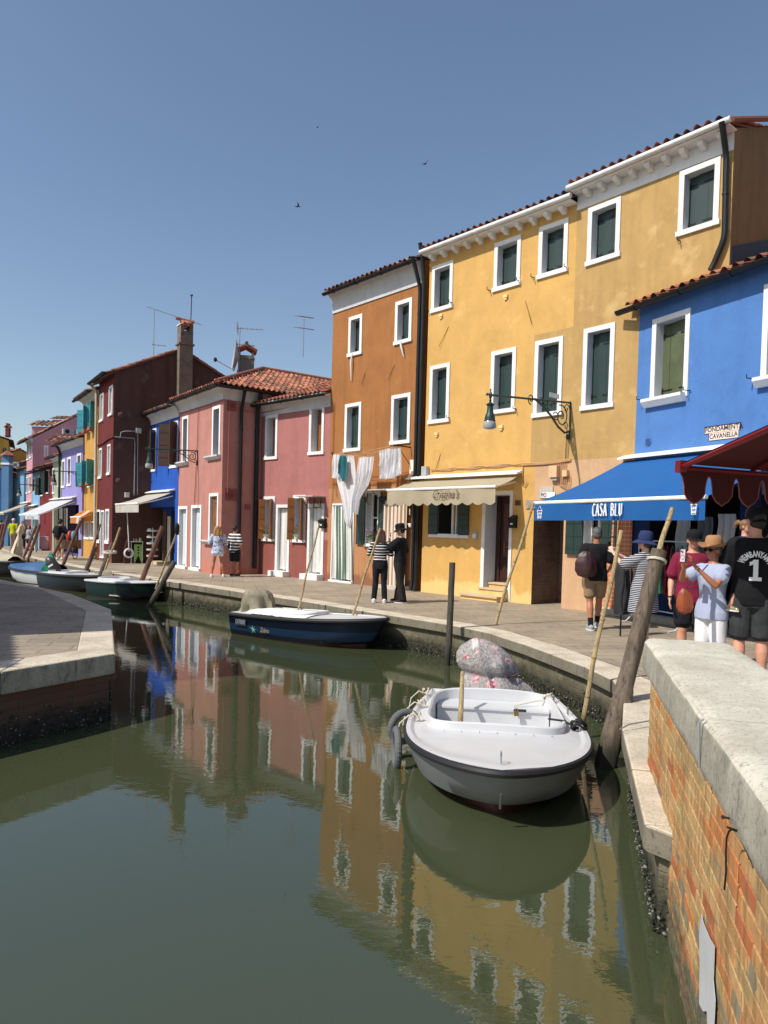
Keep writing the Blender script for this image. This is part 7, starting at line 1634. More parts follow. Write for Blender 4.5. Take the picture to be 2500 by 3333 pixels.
def person(label,loc,heading,H,skin,top=None,bottom=None,arms=None,legs=None,hair=None,hat=None,shoes=None,socks=None,vox=.010,headyaw=0,headtilt=0,fat=1.0,lean=(0,0),face=False,group=None,female=False,hands=True,shoulder=.19,neck=.0):
    t=thing('person',V(loc),label,'person',group); s=H/1.75; M=Matrix.Translation(V(loc))@Matrix.Rotation(heading,4,'Z')@Matrix.Scale(s,4)
    lx,ly=lean; cl=lambda z:V((lx*max(0,z-.9)/.6,ly*max(0,z-.9)/.6,0))
    legs=legs or {}; arms=arms or {}; sh=shoulder*(.92 if female else 1)
    TR=[(.82,.155,.105),(.90,.172,.118),(.98,.165,.112),(1.06,.148,.103),(1.14,.145,.102),(1.24,.160,.112),(1.33,.172,.118),(1.40,.165,.105),(1.445,.135,.085),(1.475,.085,.066),(1.50,.058,.058),(1.56,.054,.056)]
    if female: TR=[(.82,.16,.108),(.90,.176,.118),(.98,.160,.108),(1.06,.132,.095),(1.14,.130,.096),(1.24,.146,.118),(1.30,.152,.122),(1.38,.148,.100),(1.43,.12,.08),(1.47,.075,.06),(1.50,.050,.050),(1.56,.047,.049)]
    q=MB(); q.mats=[]; q.mi(None) if False else None
    q.tube([V((0,0,z))+cl(z) for z,_,_ in TR],[(a*fat*.94,b*fat*.94) if z<1.45 else (a,b) for z,a,b in TR],None,n=22)
    hc=V((0,.012+neck,1.635))+cl(1.6)+V((0,0,0)); HR=Matrix.Rotation(headyaw,3,'Z')@Matrix.Rotation(headtilt,3,'X')
    hp=lambda x,y,z: hc+HR@V((x,y,z))
    q.ell(hp(0,-.008,.028),.074,.092,.088,None,n=20,k=14,M=HR); q.ell(hp(0,.018,-.035),.060,.074,.075,None,n=18,k=12,M=HR); q.ell(hp(0,.052,-.078),.034,.030,.030,None,n=14,k=10,M=HR)
    q.tube([hp(0,.085,.02),hp(0,.100,-.012),hp(0,.103,-.025)],[.009,.014,.016],None,n=10); q.ell(hp(0,.096,-.028),.020,.014,.011,None,n=10,k=8,M=HR)
    for sx in (-1,1): q.ell(hp(sx*.074,-.004,-.008),.011,.022,.032,None,n=10,k=8,M=HR); 
    if face:
        q.ell(hp(0,.088,-.055),.026,.012,.0065,None,n=12,k=6,M=HR); q.ell(hp(0,.086,-.066),.022,.012,.007,None,n=12,k=6,M=HR)
        for sx in (-1,1): q.ell(hp(sx*.036,.060,-.025),.024,.022,.022,None,n=12,k=8,M=HR); q.ell(hp(sx*.030,.078,.028),.024,.012,.009,None,n=10,k=6,M=HR)
    q.tube([V((0,-.008+neck*.3,1.44))+cl(1.44),hc+V((0,-.025,-.04))],[.062 if not female else .052,.058 if not female else .049],None,n=14)
    LG={}
    for sd in (-1,1):
        hip=V((sd*.088,0,.88)); kn=V(legs.get(('k',sd),(sd*.10,.015,.48))); an=V(legs.get(('a',sd),(sd*.105,-.02,.085))); td=V(legs.get(('t',sd),(sd*.15,1,0))).normalized(); LG[sd]=(hip,kn,an,td)
        P,Rr=dense(hip,kn,.088*fat,.056*fat**.5); limb(q,P,Rr); P,Rr=dense(kn,an,.050,.035,.014,.30); P=[p+V((0,-.010*math.exp(-((i/7-.3)/.25)**2),0)) for i,p in enumerate(P)]; limb(q,P,[r*fat**.5 for r in Rr])
        limb(q,[an-V((0,0,.02))-td*.035,an-V((0,0,.045))+td*.05,an-V((0,0,.060))+td*.13],[.036,.034,.024])
    AR={}
    for sd in (-1,1):
        shp=V((sd*sh,-.005,1.40))+cl(1.4)+V(arms.get(('s',sd),(0,0,0))); el=V(arms.get(('e',sd),(sd*.245,-.03,1.12)))+ (cl(1.2) if ('e',sd) not in arms else V((0,0,0))); wr=V(arms.get(('w',sd),(sd*.255,.06,.88)))+(cl(1.1) if ('w',sd) not in arms else V((0,0,0))); AR[sd]=(shp,el,wr)
        k=.86 if female else 1
        P,Rr=dense(shp,el,.052*k*fat**.4,.038*k); limb(q,P,Rr); P,Rr=dense(el,wr,.038*k,.024*k,.007,.25); limb(q,P,Rr)
        if hands: hand(q,wr,arms.get(('d',sd),tuple(wr-el)),arms.get(('p',sd),(-sd,.2,0)),arms.get(('c',sd),.45),sd*-1 if arms.get(('f',sd)) else sd,.95,fr=.0082 if vox<.008 else .010)
        else: q.ell(wr+(wr-el).normalized()*.06,.03,.025,.05,None,n=8,k=6)
    solid(q,'body',t,M,skin,vox=vox,smooth=3)
    cv=max(vox,.010)
    if top:
        q=MB(); zb=top.get('z',.86); g=top.get('g',.014); fl=top.get('flare',0)
        rings=[(z,a,b) for z,a,b in TR if zb-.001<=z<1.49]; 
        a0=max(rings[0][1],.165 if not female else .16); rings=[(zb,a0+fl,rings[0][2]+fl)]+[r for r in rings if r[0]>zb+.02]
        q.tube([V((0,0,z))+cl(z) for z,_,_ in rings],[((a*fat+g+ (fl*max(0,1.1-z))),(b*fat+g+(fl*max(0,1.1-z)))) for z,a,b in rings],None,n=28)
        for sd in (-1,1):
            shp,el,wr=AR[sd]; sl=top.get('sleeve',.62); k=.86 if female else 1
            rr0=.060*k*fat**.4+g; rr1=(.044*k+g*1.2)*top.get('sw',1.15)
            if sl<=1: P,Rr=dense(shp-V((sd*.02,0,0)),shp.lerp(el,sl),rr0,rr1); limb(q,P[:-1],Rr[:-1]); q.tube(P[-2:],Rr[-2:],None,n=14)
            else: P,Rr=dense(shp,el,rr0,.046*k+g); limb(q,P,Rr); P,Rr=dense(el,el.lerp(wr,sl-1),.044*k+g,.034*k+g); limb(q,P[:-1],Rr[:-1]); q.tube(P[-2:],Rr[-2:],None,n=14)
        solid(q,top.get('name','shirt'),t,M,top['m'],vox=cv,smooth=3,wr=top.get('wr',.007),seed=loc[0])
    if bottom:
        q=MB(); ln=bottom.get('len',.5); g=bottom.get('g',.018); ty=bottom.get('type','trousers')
        if ty=='dress':
            zt=bottom.get('zt',1.1); rg=[(bottom['zb'],.215,.165),(bottom['zb']+.15,.205,.155),(.82,.195,.145),(.92,.19,.138),(1.02,.165,.122),(zt,.150,.115)]
            q.tube([V((0,0,z))+cl(z) for z,_,_ in rg],[(a*fat,b*fat) for z,a,b in rg],None,n=28)
        else:
            rg=[(.80,.165,.115),(.90,.180,.124),(.98,.170,.116),(1.03,.156,.108)]; q.tube([V((0,0,z))+cl(z) for z,_,_ in rg],[(a*fat+.008,b*fat+.008) for z,a,b in rg],None,n=24)
            for sd in (-1,1):
                hip,kn,an,td=LG[sd]; w_=bottom.get('w',1.0)
                if ln<=1: P,Rr=dense(hip,hip.lerp(kn,ln),(.092*fat+g)*w_,(.072*fat+g)*w_); limb(q,P[:-1],Rr[:-1]); q.tube(P[-2:],Rr[-2:],None,n=16)
                else: P,Rr=dense(hip,kn,(.092*fat+g)*w_,(.060*fat+g)*w_); limb(q,P,Rr); P,Rr=dense(kn,kn.lerp(an+V((0,0,-.03)),ln-1),(.062+g)*w_,(.048+g)*w_*bottom.get('hem',1)); limb(q,P[:-1],Rr[:-1]); q.tube(P[-2:],Rr[-2:],None,n=16)
        solid(q,bottom.get('name','trousers'),t,M,bottom['m'],vox=cv,smooth=3,wr=bottom.get('wr',.007),seed=loc[1])
    if socks:
        for sd in (-1,1): q=MB(); hip,kn,an,td=LG[sd]; q.tube([an-V((0,0,.02)),an+(kn-an).normalized()*.13],[.043,.046],None,n=14); q.mats=[socks]; q.m=[0]*len(q.f); placed(q,'sock',t,M)
    if shoes:
        for sd in (-1,1):
            hip,kn,an,td=LG[sd]; q=MB(); b=an-V((0,0,.085)); limb(q,[b+V((0,0,.052))-td*.045,b+V((0,0,.050))+td*.05,b+V((0,0,.036))+td*.15],[.050,.046,.036]); o_=solid(q,'shoe',t,M,shoes[0],vox=.009,smooth=3)
            q=MB(); sq=td.cross(UP); pts=[b+td*x+sq*y for x,y in ((-.09,-.035),(-.10,0),(-.09,.035),(0,.045),(.12,.045),(.18,.02),(.19,0),(.18,-.02),(.12,-.045),(0,-.045))]; q.prism([p+V((0,0,.002)) for p in pts],(0,0,.024),shoes[1]); placed(q,'sole',o_,M,ang=30)
    if hair:
        q=MB(); st=hair['style']; hm=hair['m']; sd_=loc[0]*3
        q.ell(hp(0,-.020,.040),.084,.096,.092,None,n=18,k=12,M=HR); q.ell(hp(0,-.045,-.005),.078,.066,.085,None,n=16,k=10,M=HR)
        if st in('long','curly'):
            w_=1.25 if st=='curly' else 1.0
            for a in (-1,-.5,0,.5,1): P=[hp(a*.055*w_,-.055,.05),hp(a*.080*w_,-.075,-.06),hp(a*.085*w_,-.085,-.16),hp(a*.080*w_,-.085,-hair.get('L',.27))]; limb(q,P,[.045*w_,.042*w_,.040*w_,.026*w_])
            for a in (-1,1): limb(q,[hp(a*.07,.0,.04),hp(a*.085*w_,-.01,-.06),hp(a*.09*w_,-.02,-.15)],[.03*w_,.032*w_,.02*w_])
            if st=='curly':
                rr=random.Random(4)
                for k in range(90): a=rr.uniform(0,6.28); z=rr.uniform(-.26,.11); q.ell(hp(math.cos(a)*.10,-.04+math.sin(a)*.085 if math.sin(a)<.3 else -.02,z),.026,.026,.026,None,n=6,k=4)
        if st=='bun': limb(q,[hp(0,-.10,.07),hp(0,-.15,.08),hp(0,-.19,.04),hp(0,-.20,-.02)],[.03,.045,.04,.02])
        solid(q,'hair',t,M,hm,vox=max(.009,vox),smooth=2,wr=.008,seed=sd_)
    if hat:
        hm=hat['m']; st=hat['style']; q=MB(); q.mi(hm); ax=HR@V((1,0,0)); ay=HR@V((0,1,0)); az=HR@V((0,0,1)); c=hp(0,-.005,hat.get('z',.045))
        if st=='cap':
            q.lathe(c,[(.093,-.02),(.096,.02),(.088,.06),(.06,.092),(.0,.105)],hm,n=24,ax=ax,ay=ay*1.06,az=az)
            bk=hat.get('back',1); q.grid(lambda a,b:c+ay*bk*(.085+.075*b)*(math.cos((a-.5)*1.9))+ax*math.sin((a-.5)*1.9)*(.085+.01*b)+az*(-.012-.02*b-.02*abs(a-.5)*2),12,5,hm)
        else:
            rw=hat.get('brim',.16); dr=hat.get('drop',.04); hh=hat.get('h',.115); curl_=hat.get('curl',0)
            cr=[(.094,-.012),(.098,.02),(.094,.06),(.085,hh*.85),(.062,hh),(.03,hh*.93),(.0,hh*.90)] if st=='fedora' else [(.094,-.012),(.100,.02),(.100,.06),(.085,hh*.9),(.05,hh),(0,hh+.004)]
            q.lathe(c,cr,hm,n=28,ax=ax,ay=ay*1.12,az=az)
            n=36
            def bf(a,b):
                an=a*2*math.pi; r=.094+(rw-.094)*b; w_=math.sin(an*2+1)*.012*b; return c+(ax*math.cos(an)+ay*1.12*math.sin(an))*r+az*(-.012-dr*b**1.3+w_+curl_*b*b*abs(math.cos(an)))
            q.grid(bf,n,6,hm); q.grid(lambda a,b:bf(a,b)-az*.005,n,6,hm,flip=True)
            if hat.get('band'): q.lathe(c,[(.099,-.008),(.102,.012),(.1,.026)],hat['band'],n=28,ax=ax,ay=ay*1.12,az=az)
        placed(q,'hat',t,M,ang=50)
    return t,M,hp,AR,LG
SK1=skinm('fair_skin',s2l((206,150,124))); SK2=skinm('tanned_skin',s2l((176,116,86))); SK3=skinm('pale_skin',s2l((222,176,156)))
BLK=clothm('black_cotton',(.012,.012,.014),k=.2); JET=clothm('black_denim',(.014,.015,.02),k=.3); KHAKI=clothm('khaki_cotton',s2l((142,120,92))); CHAR=clothm('charcoal_trousers',s2l((44,42,40)),k=.15); WHC=clothm('white_denim',(.78,.78,.80),k=.03); GDEN=clothm('faded_black_denim',s2l((56,58,60)),k=.3)
BURGC=clothm('burgundy_polo_cotton',s2l((122,34,58))); CHAMB=clothm('pale_blue_linen',s2l((166,174,198)),k=.05); NAVST=clothm('navy_white_stripes',s2l((24,28,48)),stripes=((.66,.66,.68),.026,.36)); BRST=clothm('black_white_stripes',s2l((28,26,36)),stripes=((.76,.74,.72),.098,.46)); SWST=clothm('sweater_stripes',s2l((22,24,32)),stripes=((.72,.70,.68),.062,.36)); TOILE=clothm('blue_white_print',s2l((200,206,222)),pattern=(s2l((84,104,160)),14,.52))
WHSH=clothm('white_shoe',(.7,.7,.7),k=.05); GRSH=clothm('grey_trainer',s2l((150,156,166)),k=.2); BRSH=clothm('dark_brown_shoe',s2l((54,42,36)))
HBR=flat('brown_hair',s2l((72,46,34)),.5,var=.3,scale=30,bmp=.6); HGR=flat('grey_hair',s2l((92,88,86)),.6,var=.3,scale=30,bmp=.6); HBL=flat('golden_hair',s2l((168,124,72)),.6,var=.35,scale=30,bmp=.8); HDK=flat('dark_hair',s2l((34,26,22)),.5,var=.3,scale=30,bmp=.6); HLB=flat('light_brown_hair',s2l((130,96,62)),.55,var=.35,scale=30,bmp=.7)
NAVH=clothm('navy_hat_cotton',s2l((48,58,98))); TANH=clothm('tan_straw_felt',s2l((170,128,92)),k=.06,bm=.2); BROWNL=flat('red_brown_leather',s2l((150,74,42)),.4,var=.2,bmp=.4); DLEA=flat('dark_red_brown_leather',s2l((62,36,34)),.45,var=.25,bmp=.4)
def gpos(k,x,y): p=G(k,x,y,0); return V((p.x,p.y,0))
# 1. man walking away with a satchel
p0=gpos('j',482,1345)
t,M,hp,AR,LG=person('grey haired man in a black shirt and khaki shorts walking away with a bag',p0,R(-6),1.79,SK2,top=dict(m=BLK,z=.84,sleeve=.75,sw=1.35,g=.026,wr=.012),bottom=dict(m=KHAKI,len=.78,g=.02,w=1.05,name='shorts'),
  arms={('e',1):(.29,-.03,1.14),('w',1):(.25,.17,1.02),('e',-1):(-.27,-.03,1.13),('w',-1):(-.22,.12,1.0)},legs={('k',1):(.09,.10,.48),('a',1):(.08,.16,.10),('k',-1):(-.09,-.03,.48),('a',-1):(-.08,-.16,.085)},hair=dict(style='short',m=HGR),shoes=(GRSH,WHSH),socks=BLK,vox=.008,headyaw=R(0),fat=1.02)
q=blob(V((-.20,-.20,.90)),[(.03,0),(.12,.03),(.165,.12),(.165,.26),(.12,.38),(.05,.44)],1.15,.62,DLEA,fold=.10,seed=3,square=1.2); q.v=[M@p for p in q.v]; tag(q.build('shoulder_bag',loc=M@V((-.2,-.2,1.0)),ang=60),'dark red brown rucksack slung on the left shoulder of the walking man','bag')
# 2. woman in the striped dress
p0=atY('j',832,760,10.5); p0.z=0
t,M,hp,AR,LG=person('woman in a striped dress and navy sun hat holding up a phone, facing the houses',p0,R(48),1.68,SK3,female=True,fat=1.32,top=dict(m=NAVST,z=.90,sleeve=.95,sw=1.5,g=.024,name='dress_top'),bottom=dict(type='dress',m=NAVST,zb=.56,zt=1.15,name='dress_skirt'),
  arms={('e',-1):(-.26,.24,1.28),('w',-1):(-.12,.46,1.46),('d',-1):(.1,.5,.8),('p',-1):(.9,.2,0),('c',-1):.75,('e',1):(.24,.26,1.30),('w',1):(.06,.46,1.44),('d',1):(-.1,.5,.8),('p',1):(-.9,.2,0),('c',1):.75},hair=dict(style='short',m=HBR),hat=dict(style='bucket',m=NAVH,brim=.185,drop=.055,h=.13,band=NAVH,z=.05),shoes=(WHSH,GRSH),vox=.008,headtilt=R(6))
PHB=flat('black_phone_case',(.012,.012,.014),.3,bmp=0)
def phone(M,c,ux,uy,label,m=PHB,extra=True):
    c=V(c); ux=V(ux).normalized()*.078; uy=V(uy).normalized()*.16; n=ux.cross(uy).normalized()*.010; q=MB(); q.cbox(c,ux,uy,n,m)
    if extra:
        q.cbox(c+n*.75,ux*.86,uy*.92,n*.2,flat('lilac_phone_back',s2l((206,190,196)),.3,bmp=0)); 
        un,vn=ux.normalized(),uy.normalized(); q.tube([c+n+un*.026*math.cos(a)+vn*(.026*math.sin(a)-.02) for a in [i*math.pi/8 for i in range(17)]],.0022,PHB,n=4)
        for a,b in ((-.018,.052),(-.002,.040)): q.tube([c+n*.8+un*a+vn*b,c+n*1.25+un*a+vn*b],.009,PHB,n=10)
    q.v=[M@p for p in q.v]; return tag(q.build('phone',loc=M@c,ang=0),label,'phone')
phone(M,(-.04,.56,1.55),(1,0,0),(0,.05,1),'black phone held up by the woman in the striped dress',extra=False)
# 3. woman with the tan hat taking a photograph
p0=atY('k',1010,560,8.0); p0.z=0
t,M,hp,AR,LG=person('woman in a tan brimmed hat, sunglasses and white shorts photographing with a phone',p0,R(122),1.63,SK2,female=True,fat=1.04,face=True,top=dict(m=CHAMB,z=.80,sleeve=.55,sw=1.35,g=.022,flare=.014,wr=.006),bottom=dict(m=WHC,len=.94,g=.016,w=1.0,name='shorts',wr=.005),
  arms={('e',1):(.27,.22,1.26),('w',1):(.08,.44,1.47),('d',1):(-.25,.35,.85),('p',1):(-.6,.3,.1),('c',1):.55,('e',-1):(-.22,.28,1.22),('w',-1):(-.05,.46,1.46),('d',-1):(.2,.25,.9),('p',-1):(.6,.3,.2),('c',-1):.6},
  hair=dict(style='short',m=HGR),hat=dict(style='fedora',m=TANH,brim=.172,drop=-.005,h=.125,curl=.035,z=.055),vox=.0065,headtilt=R(-2),headyaw=R(-6))
c=hp(0,.098,.004); q=MB(); SG=flat('dark_sunglass_lens',(.008,.008,.009),.08,bmp=0)
hx=(hp(1,0,0)-hp(0,0,0)); hy_=(hp(0,1,0)-hp(0,0,0)); hz_=(hp(0,0,1)-hp(0,0,0))
for sx in (-1,1): q.prism([c+hx*sx*(.034+.030*math.cos(a))*1.0+hz_*(.019*math.sin(a))-hy_*.012*abs(math.cos(a)) for a in [i*math.pi/8 for i in range(16)]],hy_*.006,SG); q.tube([c+hx*sx*.060+hz_*.008,c+hx*sx*.074-hy_*.02+hz_*.008,c+hx*sx*.078-hy_*.09+hz_*.006],.004,SG,n=6)
q.tube([c-hx*.012+hz_*.008,c+hx*.012+hz_*.008],.004,SG,n=6); q.v=[M@p for p in q.v]; q.build('sunglasses',t)
phone(M,(.02,.565,1.565),(-1,.1,0),(0,-.05,1),'pale pink phone in a black case held by the woman in the tan hat')
GOLD=flat('gold_metal',s2l((190,150,70)),.3,metal=.9,bmp=0)
for sd,m_,r_ in ((1,GOLD,.006),(-1,ROPE,.004)):
    e,w_=AR[sd][1],AR[sd][2]; dd=(w_-e).normalized(); c=e.lerp(w_,.86); s1=dd.cross(UP).normalized(); s2=s1.cross(dd); q=MB(); q.tube([c+(s1*math.cos(a)+s2*math.sin(a))*.034 for a in [i*math.pi/8 for i in range(17)]],r_,m_,n=6); q.v=[M@p for p in q.v]; q.build('bracelet',t)
bagc=V((.26,.17,.84)); q=blob(bagc,[(.02,0),(.07,.02),(.10,.08),(.095,.17),(.07,.25),(.03,.30)],1.0,.55,BROWNL,fold=.16,seed=5,square=1.1,X=V((.8,.6,0))); q.v=[M@p for p in q.v]; b_=q.build('crossbody_bag',loc=M@bagc,ang=60); tag(b_,'rust brown woven leather bag hanging at the hip of the woman in the tan hat','bag')
q=MB(); q.tube([bagc+V((0,0,.30)),V((.15,.155,1.25)),V((.02,.10,1.45)),V((-.06,-.02,1.49)),V((-.08,-.12,1.40)),V((.08,-.17,1.2)),bagc+V((.02,-.05,.30))],.005,flat('blue_cord',s2l((60,80,130)),.8),n=5); q.v=[M@p for p in q.v]; q.build('strap',b_)
# 4. man in burgundy behind her
p0=atY('j',1160,700,9.0); p0.z=0
t,M,hp,AR,LG=person('man in a burgundy polo, black cap and black shorts standing behind the photographing woman',p0,R(165),1.74,SK1,fat=1.15,top=dict(m=BURGC,z=.84,sleeve=.8,sw=1.3,g=.02),bottom=dict(m=JET,len=.80,g=.024,w=1.05,name='shorts'),arms={('w',1):(.27,.10,.88)},hair=dict(style='short',m=HDK),hat=dict(style='cap',m=BLK,z=.04),shoes=(BLK,WHSH),vox=.009)
e,w_=AR[1][1],AR[1][2]; q=MB(); c=e.lerp(w_,.88); q.tube([c+V((math.cos(a)*.033,math.sin(a)*.033,0)) for a in [i*math.pi/8 for i in range(17)]],.010,BLK,n=6); q.v=[M@p for p in q.v]; q.build('wristwatch',t)
# 5. tall man with the number one jersey carrying a child
p0=atY('j',1562,900,7.8); p0.z=0
t,M,hp,AR,LG=person('tall man seen from behind in a black shirt with white name and number 1',p0,R(-22),1.98,SK1,fat=1.0,top=dict(m=BLK,z=.82,sleeve=.9,sw=1.4,g=.03,wr=.006),bottom=dict(m=GDEN,len=.92,g=.026,w=1.05,name='denim_shorts'),arms={('e',-1):(-.21,.12,1.20),('w',-1):(-.10,.30,1.18),('e',1):(.28,-.02,1.14),('w',1):(.27,.1,.92)},shoulder=.178,hair=dict(style='short',m=HDK),hat=dict(style='cap',m=BLK,back=-1,z=.05),shoes=(BLK,WHSH),vox=.009,headyaw=R(25),headtilt=R(4))
def backtext(ch,x,z,size,rot,par,bold=.003,sx=1.0,m=WHITEP):
    Mx=frameM(V((x,-.30,z)),V((math.cos(rot),0,math.sin(rot))),V((-math.sin(rot),0,math.cos(rot))))
    o=text_obj(ch,size,m,.0005,'back_lettering',None,'CENTER',M=Mx,sx=sx,bold=bold)
    me=o.data; bm=bmesh.new(); bm.from_mesh(me); bmesh.ops.subdivide_edges(bm,edges=[e for e in bm.edges if e.calc_length()>.03],cuts=3,use_grid_fill=True); bm.to_mesh(me); bm.free()
    for v in me.vertices:
        p=v.co.copy(); y=-(.118+.030+.030)*max(.2,1-(p.x/.235)**2)**.5-.012; v.co=(M@V((p.x,y-(.003 if p.y<-.30 else 0),p.z)))-V(par.location)
    o.parent=par; return o
arc='WEMBANYAMA'; R0=.128
for k,ch in enumerate(arc):
    a=R(152-k*(124/9)); backtext(ch,math.cos(a)*R0,1.20+math.sin(a)*R0*.95,.080,a-math.pi/2,t,sx=.54)
q=MB()
for pts in (((-.020,.02),(.022,.02),(.022,.195),(-.020,.195)),((-.052,-.006),(.054,-.006),(.054,.028),(-.052,.028)),((-.052,.135),(-.020,.150),(-.020,.195),(-.030,.180),(-.052,.172))):
    q.prism([V((x,-.2005 -.004*math.cos(x*9)+0,1.075+z)) for x,z in pts],(0,-.004,0),WHITEP)
for i,p in enumerate(q.v): q.v[i]=M@V((p.x,-(.178)*max(.2,1-(p.x/.235)**2)**.5-.014-(.003 if p.y<-.206 else 0),p.z))
q.build('back_number',t,ang=0)
q=MB(); 
t2,M2,hp2,AR2,LG2=person('small child with a golden bun held on the arm of the tall man',M@V((-.07,.17,.66)),R(-150),1.12,SK1,female=True,top=dict(m=clothm('navy_child_dress',s2l((40,48,74))),z=.80,sleeve=.4,g=.02),bottom=dict(type='dress',m=clothm('navy_child_dress',(0,0,0)),zb=.70,zt=1.1,name='dress_skirt'),
   arms={('e',1):(.30,.00,1.25),('w',1):(.20,.16,1.42),('e',-1):(-.25,.10,1.30),('w',-1):(-.18,.28,1.44)},legs={('k',1):(.34,.20,.66),('a',1):(.47,.08,.26),('k',-1):(-.18,.2,.66),('a',-1):(-.2,.1,.3)},hair=dict(style='bun',m=HLB),shoes=(flat('gold_sequin_shoe',s2l((200,186,140)),.25,metal=.7,var=.5,scale=60),WHSH),vox=.007)
# 6. couple in the middle distance
p0=gpos('f',1148,1092)
person('long haired woman in a striped sweater and black trousers, back turned, arms folded',p0,R(-4),1.67,SK3,female=True,top=dict(m=SWST,z=.98,sleeve=1.9,g=.020,name='sweater'),bottom=dict(m=JET,len=1.97,g=.010,w=1.0,hem=1.15),arms={('e',1):(.27,.02,1.15),('w',1):(.05,.20,1.20),('e',-1):(-.27,.02,1.15),('w',-1):(-.03,.22,1.18)},hair=dict(style='long',m=HBR,L=.30),shoes=(WHSH,WHSH),vox=.011,legs={('a',1):(.13,-.02,.085),('a',-1):(-.13,-.02,.085)},group=None)
p0=gpos('f',1300,1094)
person('man in a black bucket hat, black shirt and charcoal trousers, one hand at his face',p0,R(72),1.77,SK3,top=dict(m=BLK,z=.84,sleeve=.95,sw=1.5,g=.028),bottom=dict(m=CHAR,len=1.97,g=.022,w=1.05,hem=1.25),arms={('e',-1):(-.16,.20,1.22),('w',-1):(-.06,.24,1.46),('d',-1):(.3,.1,.9),('p',-1):(0,-1,0),('c',-1):.8,('e',1):(.26,-.02,1.14),('w',1):(.24,.10,.90)},hair=dict(style='short',m=HDK),hat=dict(style='bucket',m=BLK,brim=.150,drop=.045,h=.11,z=.05),shoes=(BRSH,WHSH),vox=.011,headtilt=R(-12),legs={('a',1):(.10,.06,.085),('a',-1):(-.10,-.12,.085),('k',-1):(-.10,-.04,.48)})
# 7. pair before the salmon house
p0=gpos('d',1230,1442)
t,M,hp,AR,LG=person('woman with curly golden hair in a blue and white print tunic, walking away',p0,R(10),1.64,SK2,female=True,top=dict(m=TOILE,z=.80,sleeve=1.6,g=.035,flare=.03,name='tunic'),bottom=dict(m=WHC,len=.30,g=.02,name='shorts'),arms={('e',-1):(-.27,.05,1.16),('w',-1):(-.16,.22,1.18),('e',1):(.27,.05,1.15),('w',1):(.16,.22,1.16)},hair=dict(style='curly',m=HBL),shoes=(WHSH,WHSH),vox=.013,legs={('a',1):(.20,.02,.085),('k',1):(.14,.03,.48),('a',-1):(-.20,.00,.085),('k',-1):(-.14,.02,.48)})
q=MB(); q.tube([V((.02,-.16,1.44)),V((.10,-.17,1.30)),V((.21,-.10,1.08))],.010,BLK,n=5); q.v=[M@p for p in q.v]; q.build('bag_strap',t)
p0=gpos('d',1395,1438)
t,M,hp,AR,LG=person('short haired man in a black and white striped shirt and black shorts, walking away',p0,R(-25),1.66,SK2,top=dict(m=BRST,z=.84,sleeve=.85,sw=1.4,g=.026),bottom=dict(m=JET,len=.80,g=.024,w=1.08,name='shorts'),arms={('e',-1):(-.28,.05,1.16),('w',-1):(-.20,.24,1.14)},hair=dict(style='short',m=HDK),shoes=(BRSH,WHSH),vox=.013)
q=blob(V((-.25,.02,.95)),[(.03,0),(.09,.05),(.10,.18),(.05,.26)],1,.6,BLK,seed=2); q.v=[M@p for p in q.v]; tag(q.build('shoulder_bag',loc=M@V((-.25,0,1)),ang=60),'black bag at the side of the man in the striped shirt','bag')
# 8. people further along the canal
p0=gpos('x',770,722)
t,M,hp,AR,LG=person('man in dark clothes and khaki shorts with a black backpack pushing a cart',p0,R(8),1.74,SK1,top=dict(m=clothm('dark_navy_cotton',(.015,.018,.03)),z=.86,sleeve=.8,sw=1.3,g=.025),bottom=dict(m=KHAKI,len=.85,g=.024,name='shorts'),hair=dict(style='short',m=HDK),hat=dict(style='cap',m=BLK,z=.04),shoes=(WHSH,GRSH),vox=.018,hands=False)
q=blob(V((0,-.22,.98)),[(.10,0),(.17,.04),(.18,.25),(.13,.44),(.05,.50)],1,.65,BLK,fold=.12,seed=6,square=1.4); q.v=[M@p for p in q.v]; tag(q.build('backpack',loc=M@V((0,-.2,1)),ang=60),'bulky black backpack on the man pushing the cart','backpack')
YSH=clothm('lime_yellow_shirt',s2l((184,190,40)))
p0=gpos('x',172,580); person('person in a lime yellow shirt and white cap, far along the quay',p0,R(5),1.74,SK1,top=dict(m=YSH,z=.86,sleeve=.8,g=.025),bottom=dict(m=clothm('mottled_grey_cotton',s2l((150,144,136)),pattern=((.1,.1,.1),14,.55)),len=1.7,g=.02),hat=dict(style='cap',m=WHSH,z=.04),shoes=(BLK,BLK),vox=.02,hands=False)
p0=gpos('x',288,575); person('person in a beige top beside the one in yellow, far along the quay',p0,R(20),1.66,SK1,female=True,top=dict(m=KHAKI,z=.84,sleeve=1.5,g=.03),bottom=dict(m=CHAR,len=1.9,g=.02),hair=dict(style='long',m=HBL,L=.18),shoes=(BLK,BLK),vox=.02,hands=False)
p0=gpos('x',372,600); person('dark haired child in grey near the pair of brown poles',p0,R(160),1.38,SK1,female=True,top=dict(m=GRSH,z=.80,sleeve=.8,g=.025),bottom=dict(m=JET,len=.9,g=.02,name='shorts'),hair=dict(style='long',m=HDK,L=.2),shoes=(BLK,BLK),vox=.02,hands=False)
p0=gpos('x',452,598); person('figure in black crouched by the shop goods under the long white awning',p0,R(90),1.55,SK1,top=dict(m=BLK,z=.82,sleeve=1.6,g=.03),bottom=dict(m=BLK,len=1.9,g=.03),hair=dict(style='short',m=HDK),shoes=(BLK,BLK),vox=.02,hands=False)
p0=gpos('x',10,560); person('person in a dark top partly cut off by the left edge of the picture',p0,R(40),1.68,SK1,top=dict(m=BURGC,z=.84,sleeve=.8,g=.025),bottom=dict(m=JET,len=1.8,g=.02),hair=dict(style='short',m=HDK),shoes=(BLK,BLK),vox=.02,hands=False)
